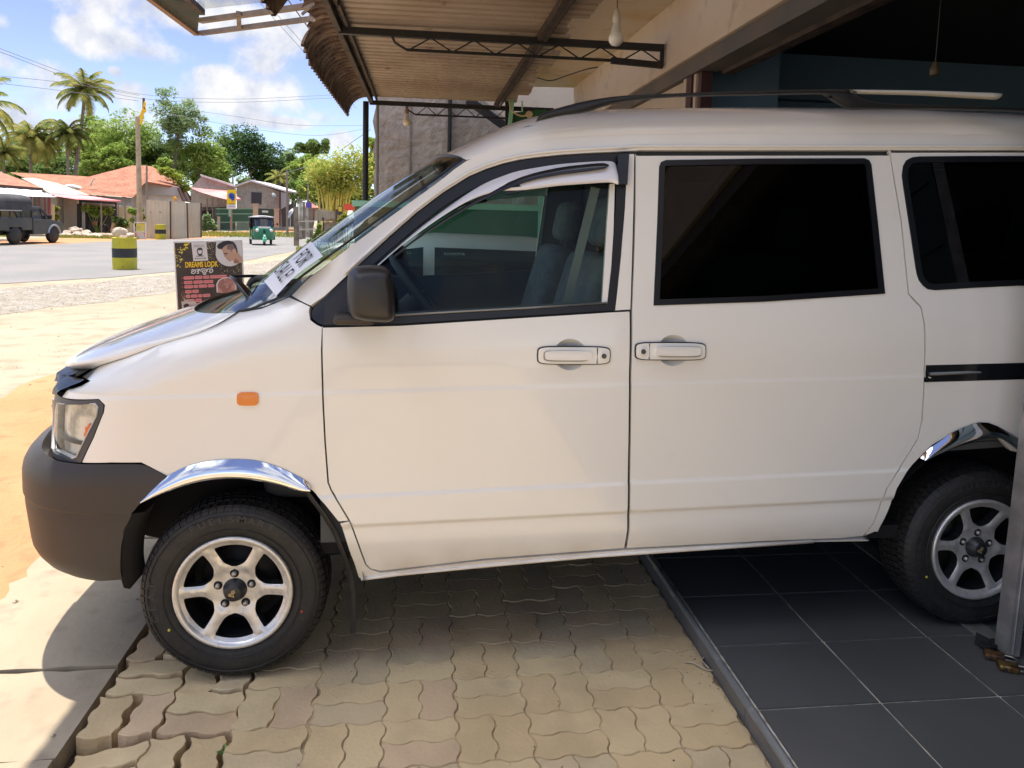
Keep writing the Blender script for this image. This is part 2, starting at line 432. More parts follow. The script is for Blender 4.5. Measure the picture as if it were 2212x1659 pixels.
# the fixed side: pillar, roof side and rear quarter, cut round the doors
SD = TR([(1923.8, 325), (1935, 400), (1948, 476.6), (1964, 634.5), (1977, 649), (1990.5, 662.8), (1998.6, 703), (1998.8, 788), (1996.6, 861), (1993, 909), (1984.6, 947.6), (1958.8, 990.6), (1937, 1025), (1915.8, 1059.4), (1900, 1100), (1887.8, 1132.5), (1866, 1160)])
Dgap = TR([(697, 700), (694.5, 756), (697, 860), (701.5, 950.6), (708.4, 1043), (715, 1059.5), (734, 1092), (754.7, 1126.6), (773, 1175), (790, 1221), (800, 1231)])
sillT = TR([(823, 1236), (900, 1227), (1043, 1210), (1200, 1198), (1349, 1186.5)]); sillT2 = TR([(1500, 1179), (1640, 1171.5), (1810, 1165)])
Bgap = TR([(1372, 327), (1370, 450), (1367, 560), (1362.5, 672), (1361, 800), (1360, 930), (1358, 1097), (1357, 1145), (1350, 1187)])
corner = TR([(668, 672), (671, 690), (684, 700), (697, 706)])
arch_f = TR([(306, 1078), (340, 1056), (380, 1041), (430, 1027), (480, 1020), (530, 1020), (580, 1026), (631, 1040), (674, 1061), (701, 1092), (730.6, 1128.7), (744, 1160), (753.8, 1191.5), (765, 1220), (773.6, 1248)])
arch_r = TR([(1881, 1168), (1898, 1150), (1913.6, 1119.6), (1926, 1090), (1939.4, 1057), (1960, 1022), (1986.7, 990.6), (2016, 962), (2068, 932), (2133, 917)])
xr = S(*arch_r[-1])[0]; RWX = -.615+2.714; arch_r2 = [np.array([RWX+.40*math.sin(a), .30+.40*math.cos(a)]) for a in np.linspace(.15, 1.75, 12)]
sillB = TR([(780, 1254), (868.7, 1243), (1043, 1226), (1278.6, 1205), (1500, 1190), (1755.5, 1173), (1875, 1171)])
END = 3.05
# fender
fend = F_gap+F_cowl+P_base+corner+Dgap[:7]+TR([(744, 1129), (734, 1129)])[:1]+arch_f[11:12]
bl = TR([(357, 1029), (324, 1010.8), (304, 1001), (240, 1001), (173.6, 1001)])
lampo = TR([(200, 945), (221.6, 891.8), (224, 876), (211.6, 863.5), (152, 863.7), (131, 858.7)])
fend = F_gap+F_cowl+P_base+corner+Dgap[1:8]+[arch_f[10]]+arch_f[9:0:-1]+bl+lampo+TR([(140, 845), (152, 832), (175, 812)])
LN = (zA, zB, zC)
panel('fender', S, inset(fend, .0025), paint, van, lines=LN)
# lower rear piece of the fender and the sill
sillP = [arch_f[10]+np.array([.004, -.004])]+arch_f[11:]+sillB[:]+[arch_r[0]]+list(reversed(TR([(823, 1238), (1043, 1212), (1349, 1189), (1640, 1174), (1862, 1166)])))+[q+np.array([-.0, 0]) for q in reversed(Dgap[7:])]
panel('sill', S, inset(sillP, .002), paint, van)
strip('sill_lip', S, [p+np.array([0, .007]) for p in sillB[:-1]], .012, paint, van, off=.001, th=.004)
# front door and its frame
beltz = TR([(697, 706), (864, 702), (1100, 687), (1327, 672.5), (1362, 671)])
fdoor = [Dgap[0]]+beltz+Bgap[4:]+sillT[::-1]+Dgap[::-1][:-1]
def cupof(cx, cy, flip):
    c0 = trace(S, cx, cy); g = -1 if flip else 1
    return [c0+np.array([(.057*math.cos(a)-.012)*g, .054*math.sin(a)+.002]) for a in np.linspace(0, 2*PI, 30, endpoint=False)]
fd = panel('front_door', S, inset(fdoor, .003), paint, van, holes=[cupof(1239.5, 767.5, False)], lines=LN)
DZ = D_top[1:]
fr_out = DZ+TR([(1372, 327)])+Bgap[1:4]+TR([(1327, 672), (1100, 686), (864, 701), (700, 705), (684, 699), (672, 688), (669, 674), (676, 660)])
fr_in = TR([(716, 690), (715, 655), (790, 585), (840, 540), (901, 489), (957, 445), (1012.7, 411), (1050, 394), (1087, 381), (1124, 370), (1198, 357), (1310, 349), (1334, 349), (1331, 450), (1324, 560), (1313, 657), (1100, 671), (856, 684)])
for o in panel('window_frame', S, inset(fr_out, .003), blk, van, holes=[fr_in], h=.04, off=-.004): pass
# white rear sash of the front door
sash = TR([(1356, 332), (1371, 332), (1369, 450), (1366, 560), (1362.5, 669), (1329, 671), (1341, 560), (1350, 450)])
panel('door_sash', S, inset(sash, .001), paint, van, off=.001, h=.05)
panel('door_sash', S, TR([(1319, 395), (1330, 395), (1327, 500), (1317, 656), (1302, 657), (1312, 500)]), paint, van, off=-.009, h=.05)
panel('side_window', S, inset(fr_in, -.006), glass_f, van, off=-.016, depth=.003, h=.05, bev=0)
strip('window_sill_trim', S, TR([(850, 681), (1000, 672), (1150, 664), (1312, 654)]), .007, M('grey_sill_trim', (.25, .25, .25), .35, .5), van, off=-.008)
# roof side + A pillar
rs = [F_cowl[-1]]+P_base+D_top+TR([(1380, 325.5)])+[np.array([x, drz(x)+.004]) for x in np.linspace(.75, END-.05, 10)]
rs += [np.array([END-.05, crease[-1][1]+.02])]+crease[::-1]+G_edge[::-1]
rs = [rs[0]+np.array([.006, .003])]+rs[1:]
panel('roof_side', S, inset(rs, .002), paint, van)
strip('drip_rail', S, [p+np.array([0, .014]) for p in D_top[1:]]+[np.array([x, drz(x)+.018]) for x in np.linspace(.72, END-.1, 8)], .012, paint, van, off=.001, th=.006)
# sliding door
sl = [p+np.array([.003, 0]) for p in Bgap]+sillT2+SD[::-1][:-1]+[np.array([SD[0][0], drz(SD[0][0])-.012]), np.array([Bgap[0][0]+.004, drz(Bgap[0][0])-.012])]
win = TR([(1411.8, 660), (1420, 476.6), (1424, 360), (1428, 350), (1438, 346), (1650, 342.5), (1867, 342), (1877, 346), (1882, 356), (1895.4, 476.6), (1911.6, 634.5), (1650, 652)])
panel('sliding_door', S, inset(sl, .003), paint, van, holes=[inset(win, .008), cupof(1448, 758.5, True)], lines=LN)
panel('window_seal', S, win, blk, van, holes=[inset(win, .020)], h=.05, off=.005, depth=.02)
panel('side_window', S, inset(win, .012), glass_d, van, off=-.004, depth=.003, h=.05, bev=0)
# rear quarter
qw = TR([(1948, 379.5), (1951, 358), (1958, 346), (1970, 340), (1985, 338), (2100, 337), (2200, 337)]); qb = TR([(2200, 617), (2100, 622), (2020.9, 627), (2005, 625), (1994, 617), (1985, 605), (1980.4, 592), (1965, 490)])
XQ = 2.72; qwin = qw+[np.array([XQ-.03, qw[-1][1]+.01]), np.array([XQ, qw[-1][1]-.02]), np.array([XQ, qb[0][1]+.03]), np.array([XQ-.04, qb[0][1]])]+qb
q = SD+[arch_r[1]+np.array([-.012, 0]), arch_r[1]]+arch_r[1:]+arch_r2+[np.array([RWX+.42, .3]), np.array([END, .34]), np.array([END, 1.0]), np.array([END, drz(END)-.0]), np.array([SD[0][0], drz(SD[0][0])-.002])]
rail = TR([(1998.8, 789), (2200, 778.5), (2200, 817), (1998.8, 825.5)])
panel('rear_quarter', S, inset(q, .0025), paint, van, holes=[inset(qwin, .006)], lines=LN)
panel('window_seal', S, qwin, blk, van, holes=[inset(qwin, .022)], h=.05, off=.004, depth=.02)
panel('side_window', S, inset(qwin, .014), glass_d, van, off=-.002, depth=.003, h=.05, bev=0)
ra = [rail[0], rail[3]]; z0, z1 = rail[3][1], rail[0][1]; rx0 = rail[0][0]+.004
panel('slide_rail', S, [np.array([rx0, z0]), np.array([2.95, z0+.03]), np.array([2.95, z1+.03]), np.array([rx0, z1])], gblk, van, off=.004, h=.05)
strip('rail_groove', S, [np.array([rx0+.01, (z0+z1)/2]), np.array([2.9, (z0+z1)/2+.028])], .012, M('grey_rail', (.10, .11, .115), .3, .6), van, off=.012)
# ---- hood and cowl and windscreen and roof (lofts between a side line and the centre line)
def loft(Lp, Mp, n=2.6, nL=None):
    Lp = [np.array(p) for p in Lp]; Mp = [np.array(p) for p in Mp]; m = len(Lp)-1
    def fn(t, u):
        t = min(max(t, 0.), m-1e-6); i = int(t); k = t-i
        # Catmull style smooth in t
        def sm(A):
            a = A[max(i-1, 0)]; b = A[i]; c = A[i+1]; d = A[min(i+2, m)]
            return .5*((2*b)+(-a+c)*k+(2*a-5*b+4*c-d)*k*k+(-a+3*b-3*c+d)*k**3)
        a = sm(Lp); c = sm(Mp); nn = n(t) if callable(n) else n
        if u > 1: u2 = 2-u
        else: u2 = u
        th = u2*PI/2; H = math.sin(th)**(2/nn); Y = 1-max(math.cos(th), 0)**(2/nn)
        p = a+(c-a)*np.array([H, Y, H])
        if u > 1: p[1] = 2*YC-p[1]
        return p
    return fn, m
def loft_obj(name, fn, m, mat, nt=40, nu=28, t0=0., t1=None, u0=0., u1=2.):
    t1 = m if t1 is None else t1; mb = MB()
    us = [u0+(u1-u0)*(.5-.5*math.cos(PI*i/nu)) for i in range(nu+1)]
    mb.grid(fn, np.linspace(t0, t1, nt), us); o = obj(name, mb, mat, van)
    bm = bmesh.new(); bm.from_mesh(o.data); bmesh.ops.recalc_face_normals(bm, faces=bm.faces)
    if sum(f.normal.z for f in bm.faces) < 0: bmesh.ops.reverse_faces(bm, faces=bm.faces)
    bm.to_mesh(o.data); bm.free(); return o
hL = [S(p[0]+.001, p[1]-.0045)+np.array([0, .0015, 0]) for p in crom(F_gap, 3)]
hM = crom([(-1.36, YC, .935), (-1.27, YC, .985), (-1.17, YC, 1.03), (-1.04, YC, 1.08), (-.95, YC, 1.115), (-.885, YC, 1.14)], 3)
hfn, hm = loft(hL, hM, 2.1); loft_obj('hood', hfn, hm, paint)
gL = [S(*p) for p in F_cowl]+[S(*p) for p in G_edge]
k = len(gL)
cM = [(-.80, YC, 1.135), (-.775, YC, 1.155), (-.74, YC, 1.18), (-.71, YC, 1.20)]
wM = [(-.655, YC, 1.245), (-.57, YC, 1.31), (-.49, YC, 1.37), (-.40, YC, 1.435), (-.31, YC, 1.50), (-.215, YC, 1.57), (-.14, YC, 1.622), (-.08, YC, 1.663), (-.035, YC, 1.69), (.0, YC, 1.712), (.045, YC, 1.74)]
gM = cM+wM
rL = [S(*p)+np.array([0, .004, -.008]) for p in crease]+[S(END-.12, crease[-1][1]+.012), S(END, crease[-1][1]-.03)]
rM = [(.16, YC, 1.80), (.26, YC, 1.85), (.36, YC, 1.893), (.47, YC, 1.922), (.6, YC, 1.94), (.75, YC, 1.955), (.95, YC, 1.968), (1.3, YC, 1.985), (1.65, YC, 1.997), (1.95, YC, 2.003), (2.8, YC, 2.0), (3.0, YC, 1.93)]
cowlfn, cm = loft([hL[-1]+np.array([.004, 0, -.006]), gL[0]+np.array([0, .003, -.004]), gL[1]], [np.array(hM[-1])+np.array([.01, 0, -.01]), np.array(gM[0]), np.array(gM[1])+np.array([.0, 0, -.01])], 2.3)
loft_obj('cowl_panel', cowlfn, cm, gblk, 8)
gfn, gm = loft(gL+[rL[0]], gM+[rM[0]], lambda t: 2.15)
tc = len(gL)-1
loft_obj('windscreen', gfn, gm, glass_w, 50, 30, 0.15, tc-.05)
def on_loft(fn, t, u, d=0.):
    e = 1e-3; a = fn(t+e, u)-fn(t-e, u); b = fn(t, u+e)-fn(t, u-e); n = nrm(np.cross(a, b)); n = n if n[2] > 0 else -n
    return fn(t, u)+n*d
mb = MB(); loop = [on_loft(gfn, t, .06, .001) for t in np.linspace(.2, tc-.1, 40)]+[on_loft(gfn, tc-.08, u, .001) for u in np.linspace(.08, 1.92, 30)]+[on_loft(gfn, t, 1.94, .001) for t in np.linspace(tc-.1, .2, 40)]
mb.tube(loop, .0045, 6); obj('windscreen_seal', mb, blk, van)
rfn, rm = loft([gL[-1]]+rL, [gM[-1]]+rM, lambda t: 2.15+min(.45, t*.12)); loft_obj('roof', rfn, rm, paint, 60, 34)
strip('hood_gap', S, crom([np.array(p) for p in F_gap], 3), .0055, blk, van, off=.0005, th=.0006)
# ---- front face: grille, headlamps, deflector
lamp_o = TR([(115.7, 994), (173.6, 1000), (200, 945), (221.6, 891.8), (223, 875), (211.6, 864), (152, 864.5), (131, 860)])
smin = -1.42; fz = lamp_o[0][1]
lens = TR([(122.4, 878.5), (132.3, 873), (205, 872.5), (211, 879), (207.5, 898.4), (165, 986), (158, 989), (118, 987)])
lx0 = min(p[0] for p in lens)
lens = lens[:2]+lens[2:7]+[np.array([-1.37, lens[-1][1]]), np.array([-1.40, .78]), np.array([-1.36, lens[0][1]])]
lens = lens[1:]
frm = [np.array([-1.43, lamp_o[0][1]-.005])]+lamp_o[1:7]+[np.array([-1.43, lamp_o[7][1]])]
panel('headlight_surround', S, frm, M('lamp_surround', (.055, .058, .065), .4), van, holes=[lens], h=.04, off=.002, depth=.05)
hb = panel('headlight_reflector', S, inset(lens, -.004), M('reflector', (.80, .77, .70), .3, .25, n=(12, (.35, .33, .30), .45, .6), b=(18, .5, .02)), van, h=.03, off=-.035, depth=.01)
hl = panel('headlight', S, inset(lens, -.003), lens_m, van, h=.04, off=-.004, depth=.03, bev=.004)
for o in hl[:1]:
    c = trace(S, 181, 945); 
    tip = [c+np.array([.022*math.cos(a)*(1+.25*(i % 2)), .034*math.sin(a)*(1+.15*(i % 2))]) for i, a in enumerate(np.linspace(0, 2*PI, 18, endpoint=False))]
    panel('turn_bulb', S, tip, M('orange_bulb', (.85, .16, .03), .3), van, off=-.020, h=.02, mirror=True)
mb = MB()
for i in range(26):
    s_ = -1.38+i*.013
    a = S(s_, .67); b2 = S(s_, .76); n_ = surf_normal(S, (s_, .7))
    if inside([tuple(q) for q in lens], s_, .68) and inside([tuple(q) for q in lens], s_, .755): mb.tube([a-n_*.008, b2-n_*.008], .0022, 4)
if mb.v: obj('lens_ribs', mb, M('clear_ribs', (.6, .59, .55), .2), van)
strip('lens_rim', S, [*inset(lens, -.001)], .004, M('pale_rim', (.55, .55, .53), .3), van, off=.0, closed=True)
# grille between the lamps and the hood front
mb = MB(); gz0 = .60
mb.grid(lambda s, z: S(s, z)+surf_normal(S, (s, z))*(-.01), np.linspace(-1.42, XS-TL, 14), np.linspace(.62, .93, 8)); mb2 = MB(); mb2.add([(p[0], 2*YC-p[1], p[2]) for p in mb.v], [f[::-1] for f in mb.f], True)
obj('grille', merge(mb, mb2), gblk, van)
mb = MB()
for z in (.66, .71, .76, .81, .86):
    L = [S(s, z)+surf_normal(S, (s, z))*.004 for s in np.linspace(-1.43, XS-TL, 12)]; L += [np.array([p[0], 2*YC-p[1], p[2]]) for p in L[::-1][1:]]
    mb.tube(L, .009, 6)
obj('grille_bars', mb, chrome, van)
# hood front edge (body colour) and dark deflector at its corner
near = [S(*trace(S, *p)) for p in [(205, 795), (196, 802), (175, 813), (152, 833), (140, 846), (131, 858)]]
farp = [(161, 771), (154, 781), (144, 796), (132, 815), (125, 832), (120.5, 854)]
near = [p+np.array([-.004, -.010, .004]) for p in near]; far_ = [ony(px, py, n_[1]+dy) for (px, py), n_, dy in zip(farp, near, (.20, .19, .17, .14, .12, .10))]
NC, FC = crom(near, 3), crom(far_, 3)
for side in (0, 1):
    mb = MB(); v = []
    for a_, b_ in zip(NC, FC):
        up = np.array([-.012, -.006, .010])
        for t in (0, .15, .5, .85, 1.): v.append(a_*(1-t)+b_*t+up*math.sin(max(.12, min(.88, t))*PI))
        v.append(b_+np.array([.03, .01, -.02]))
    K_ = 6; f_ = [(i*K_+j, i*K_+j+1, (i+1)*K_+j+1, (i+1)*K_+j) for i in range(len(NC)-1) for j in range(K_-1)]
    mb.add([(p[0], 2*YC-p[1], p[2]) for p in v] if side else v, [q_[::-1] for q_ in f_] if side else f_, True); obj('hood_deflector', mb, M('satin_black', (.012, .013, .017), .32), van)
def ff(a, b):
    p = FC[int(round(b*(len(FC)-1)))]+np.array([.012, .004, -.006]); c = np.array([-1.375+.02*b, YC, p[2]-.02+.0*b]); t = math.sin(a*PI/2)
    return np.array([p[0]+(c[0]-p[0])*t, p[1]+(c[1]-p[1])*(1-math.cos(a*PI/2)*1.0 if False else a), p[2]+(c[2]-p[2])*a])
mb = MB(); mb.grid(ff, np.linspace(0, 1, 16), np.linspace(0, 1, len(FC))); mb2 = MB(); mb2.add([(p[0], 2*YC-p[1], p[2]) for p in mb.v], [q_[::-1] for q_ in mb.f], True)
obj('hood_edge', merge(mb, mb2), paint, van)
# ---- bumper
bo = TR([(101, 951)], Bm); 
bp = [trace(Bm, *p) for p in [(357, 1030), (337, 1017.5), (324, 1010.5), (312, 1005), (300, 1002.5), (285, 1002), (240, 1002), (173, 1002)]]
lowr = [trace(Bm, *p) for p in [(215, 1259), (263, 1255), (258, 1225.8), (259.6, 1182.8), (267.9, 1143), (284.4, 1110), (304, 1083.6)]]
zt = bp[-1][1]; be = XS-TL+.001
bpoly = bp+[np.array([s, min(.735, zt+.01*i)]) for i, s in enumerate((-1.15, -1.3, -1.4, -1.6, -1.8))]+[np.array([be, .735]), np.array([be, .27]), np.array([-1.6, .27]), np.array([-1.3, .272]), np.array([-1.1, .285])]+lowr
panel('front_bumper', Bm, bpoly, trim, van, h=.025, depth=.05, bev=.006, lines=(lambda x: .533,))
mb = MB()   # top shelf of the bumper back to the body, and the lip below
def shelf(a, b):
    s_ = -1.0+(be+1.0)*a; p = Bm(s_, .735); q_ = S(s_, .745); q_[2] = .748; n_ = surf_normal(Bm, (s_, .6)); p = p-n_*.006; return p*(1-b)+(q_-surf_normal(S, (s_, .7))*.03)*b
mb.grid(shelf, np.linspace(0, 1, 30), np.linspace(0, 1, 3)); mb2 = MB(); mb2.add([(p[0], 2*YC-p[1], p[2]) for p in mb.v], [f[::-1] for f in mb.f], True)
obj('bumper_top', merge(mb, mb2), trim, van)
# side repeater lamp
c = trace(S, 535.5, 861.5); 
rp = [c+np.array([.0335*np.sign(math.cos(a))*abs(math.cos(a))**.45, .0215*np.sign(math.sin(a))*abs(math.sin(a))**.45]) for a in np.linspace(0, 2*PI, 28, endpoint=False)]
panel('side_repeater', S, rp, amber, van, off=.010, h=.02, depth=.012, bev=.005)
# ---- chrome arch trims
def ribbon(name, outl, innl, lift):
    A = crom([np.array([*p]) for p in outl], 4); B = crom([np.array([*p]) for p in innl], 4); m = min(len(A), len(B)); A = [A[int(i*(len(A)-1)/(m-1))] for i in range(m)]; B = [B[int(i*(len(B)-1)/(m-1))] for i in range(m)]
    v = []; K = 7
    for a, b in zip(A, B):
        for j in range(K):
            t = j/(K-1); p = S(*(a*(1-t)+b*t)); v.append(p+np.array([0, -(.003+lift*math.sin(t*PI*.62)), 0]))
        v.append(S(*b)+np.array([0, .03, .002]))
    K += 1; f = [(i*K+j, (i+1)*K+j, (i+1)*K+j+1, i*K+j+1) for i in range(m-1) for j in range(K-1)]
    for side in (0, 1):
        mb = MB(); mb.add([(p[0], 2*YC-p[1], p[2]) for p in v] if side else v, f if side else [q[::-1] for q in f], True); obj(name, mb, chrome, van)
ribbon('chrome_arch_trim', TR([(305.7, 1077), (330, 1050), (357, 1031), (406.6, 1006), (456, 994.7), (505.8, 991.4), (555, 994.7), (605, 1009.6), (654.6, 1034.4), (673, 1049)]), TR([(309, 1082), (333, 1071), (357, 1060.9), (406.6, 1042.7), (456, 1032), (505.8, 1029), (555, 1033), (605, 1043), (650, 1056), (672, 1057)]), .02)
ro = TR([(1986.7, 989), (2000, 974), (2030, 952), (2068.4, 928), (2133, 912.5)]); ri = TR([(1992, 991.5), (2010, 982), (2040, 969), (2085.6, 952), (2150, 943)])
ribbon('chrome_arch_trim', ro+[np.array([RWX+.42*math.sin(a), .30+.445*math.cos(a)]) for a in (.3, .6, .9, 1.15)], ri+[np.array([RWX+.39*math.sin(a), .30+.40*math.cos(a)]) for a in (.3, .6, .9, 1.15)], .02)
# ---- arch liners, mud flap, floor
for (wx, wz) in ((-.615, .235), (RWX, .305)):
    for sd in (0, 1):
        yy = lambda y: 2*YC-y if sd else y
        mb = MB(); R0 = .43
        a0, a1 = (-.42*PI, .50*PI)
        mb.grid(lambda a, y: np.array([wx+R0*math.sin(a), yy(y), wz+R0*math.cos(a)*.98+.0]), np.linspace(a0, a1, 26), [YS+.03, YS+.3])
        mb.grid(lambda r, a: np.array([wx+r*math.sin(a), yy(YS+.30), wz+r*math.cos(a)*.98]), [.0, R0], np.linspace(a0, a1, 26))
        obj('arch_liner', mb, under, van)
fl = TR([(658, 1056), (704, 1118.7), (737, 1185), (760.4, 1257.6), (770.4, 1317)])
mb = MB(); v = []
for i, p in enumerate(crom(fl, 5)):
    a = S(p[0], max(p[1], .3)); a[2] = p[1]; v += [a+np.array([.010, -.006, 0]), a+np.array([-.006, -.008, 0]), a+np.array([-.004, .06, 0])]
n_ = len(v)//3; mb.add(v, [(i*3+j, (i+1)*3+j, (i+1)*3+j+1, i*3+j+1) for i in range(n_-1) for j in range(2)], True); obj('arch_liner_lip', mb, M('liner_plastic', (.008, .009, .010), .55), van)
mb = MB(); gg = [trace(S, *p) for p in [(284, 1110), (268, 1143), (260, 1182), (258, 1226), (262, 1252)]]; v = []
for p in crom(gg, 4):
    a = S(p[0], p[1]); v += [a+np.array([-.0, .0, 0]), a+np.array([.035, .015, 0]), a+np.array([.04, .10, 0])]
a = ony(271, 1276, S(*gg[-1])[1]+.02); v += [a+np.array([-.005, .0, .01]), a+np.array([.01, .01, 0]), a+np.array([.03, .1, .02])]
n_ = len(v)//3; mb.add(v, [(i*3+j, (i+1)*3+j, (i+1)*3+j+1, i*3+j+1) for i in range(n_-1) for j in range(2)], True); obj('splash_guard', mb, under, van)
mb = MB(); mb.box((.75, YC, .36), (2.35, 1.5, .05)).box((2.62, YC, .42), (.5, 1.5, .05)).box((-.70, YC, .52), (.7, .9, .25)).box((.7, YC, .26), (2.6, .1, .1)).box((.75, YC-.45, .30), (2.1, .08, .08)).box((.75, YC+.45, .30), (2.1, .08, .08)); mb.tube([(-.615, YS+.1, .2), (-.615, 2*YC-YS-.1, .2)], .035); mb.tube([(RWX, YS+.1, .3), (RWX, 2*YC-YS-.1, .3)], .045)
obj('underbody', mb, under, van)
# ---- inner shell with window openings (door cards, pillars)
def S_in(s, z):
    p = S(s, z); return p+np.array([0, .035, 0])
io = [np.array([-.33, .40]), np.array([-.33, 1.2])]+[p+np.array([.02, -.02]) for p in G_edge]+[np.array([.3, 1.76]), np.array([1.5, 1.83]), np.array([2.95, 1.86]), np.array([2.95, .75]), np.array([2.5, .72]), np.array([1.75, .68]), np.array([1.6, .40])]
io = [p if not (0 < i < len(G_edge)+2) or p[1] < 1.95 else p for i, p in enumerate(io)]
hA = inset(fr_in, .01); hB = inset(win, .02); hC = inset(qwin, .03)
panel('door_trim', S_in, io, inner, van, holes=[hA, hB, hC], h=.08, rs=.05, depth=.01, bev=0)
mb = MB(); mb.grid(lambda x, y: np.array([x, y, .0+float(np.interp(x, [.1, .35, 1, 2.9], [1.71, 1.83, 1.87, 1.89]))]), np.linspace(.1, 2.95, 12), np.linspace(YS+.2, 2*YC-YS-.2, 6)); obj('headliner', mb, inner, van)
mb = MB(); mb.grid(lambda y, z: np.array([2.995+.03*math.cos((y-YC)/.62*1.4)-.10*sst((z-1.3)/.6), y, z]), np.linspace(YC-.60, YC+.60, 14), np.linspace(.34, 1.86, 12)); obj('tailgate', mb, paint, van)
# ---- seats
def seat(x, y, w, dark):
    m = fabric
    st = MB(); st.rbox((x, y, .80), (.50, w, .16), .05); o = obj('seat_cushion', st, m, van)
    bk = MB(); bk.rbox((x+.30, y, 1.08), (.15, w, .62), .06, ry=.28); obj('seat_backrest', bk, m, van)
    for yy in ([y] if w < .8 else [y-w/4, y+w/4]):
        hd = MB(); hd.rbox((x+.415, yy, 1.50), (.10, .27, .20), .045, ry=.2); hd.tube([(x+.39, yy-.06, 1.36), (x+.41, yy-.06, 1.44)], .006).tube([(x+.39, yy+.06, 1.36), (x+.41, yy+.06, 1.44)], .006); obj('headrest', hd, m, van)
seat(.30, YS+.44, .50, 0); seat(.30, 2*YC-YS-.44, .50, 0); seat(1.15, YC, 1.25, 0); seat(1.98, YC, 1.2, 0)
mb = MB(); mb.rbox((-.38, YC, 1.06), (.50, 1.40, .28), .08).rbox((-.40, YC, .75), (.3, 1.38, .5), .05).rbox((-.2, YS+.45, 1.17), (.18, .36, .12), .04); obj('dashboard', mb, dash, van)
mb = MB(); cw = np.array([.0, YS+.42, 1.20]); ax = nrm([.78, 0, .62]); u_, v_ = frame(ax)
mb.tube([cw+(u_*math.cos(a)+v_*math.sin(a))*.185 for a in np.linspace(0, 2*PI, 28, endpoint=False)], .015, 8, closed=True)
for a in (0, 2.1, 4.2): mb.tube([cw-ax*.03, cw+(u_*math.cos(a)+v_*math.sin(a))*.18], .013, 6)
mb.tube([cw-ax*.3, cw-ax*.02], [.03, .045]); obj('steering_wheel', mb, dash, van)
mb = MB(); mb.rbox((.0, YC, 1.60), (.03, .24, .07), .02).tube([(-.0, YC, 1.63), (-.02, YC, 1.68)], .008); obj('rear_view_mirror', mb, dash, van)
# seat belt by the near pillar
mb = MB(); mb.beam((.60, YS+.16, 1.62), (.42, YS+.20, .75), .032, .003, up=(0, 1, 0)); obj('seat_belt', mb, M('belt_web', (.16, .16, .15), .8), van)
# ---- visor (rain guard)
vo = TR([(815.5, 572), (850, 541), (901, 497.5), (938, 469), (975.5, 441.7), (1012, 417), (1050, 395), (1087, 380), (1124, 368.5), (1198.7, 356), (1260, 350.5), (1310, 348), (1328, 352), (1332.6, 365)])
vi = TR([(818, 573), (864, 533), (900, 506), (938, 479), (975, 455), (1012.7, 434), (1050, 420), (1087, 413), (1131.7, 411), (1198.7, 402.6), (1260, 398), (1310, 395), (1322, 397), (1331, 400)])
def bow(name, A, B, mat, lift, lift0=.0):
    A = crom(A, 3); B = crom(B, 3); v = []; K = 6
    for a, b in zip(A, B):
        for j in range(K):
            t = j/(K-1); v.append(S(*(a*(1-t)+b*t))+np.array([0, -lift0-lift*math.sin(t*PI*.5)**.7, 0]))
        v.append(S(*b)+np.array([0, -lift0-lift+.004, .001]))
    K += 1; f = [(i*K+j, i*K+j+1, (i+1)*K+j+1, (i+1)*K+j) for i in range(len(A)-1) for j in range(K-1)]
    for side in (0, 1): mb = MB(); mb.add([(p[0], 2*YC-p[1], p[2]) for p in v] if side else v, [q[::-1] for q in f] if side else f, True); obj(name, mb, mat, van)
bow('rain_guard', vo, vi, visor, .028)
da = TR([(850, 552), (901, 512), (975, 462), (1050, 418), (1124, 383), (1198.7, 364), (1260, 356), (1298, 353), (1310, 356)]); db = TR([(852, 555), (905, 515), (980, 467), (1055, 427), (1131, 395), (1198.7, 380), (1260, 372), (1298, 366), (1311, 360)])
bow('rain_guard_stripe', da, db, M('stripe_black', (.02, .022, .026), .15), .012, .022)
panel('rain_guard_clip', S, TR([(1331, 338), (1356, 336), (1352, 402), (1335, 401)]), gblk, van, off=.024, depth=.03)
panel('rain_guard_notch', S, TR([(1090, 425), (1094, 411), (1105, 403), (1118, 403), (1128, 410), (1133, 416)]), blk, van, off=.0295, depth=.012, h=.02)
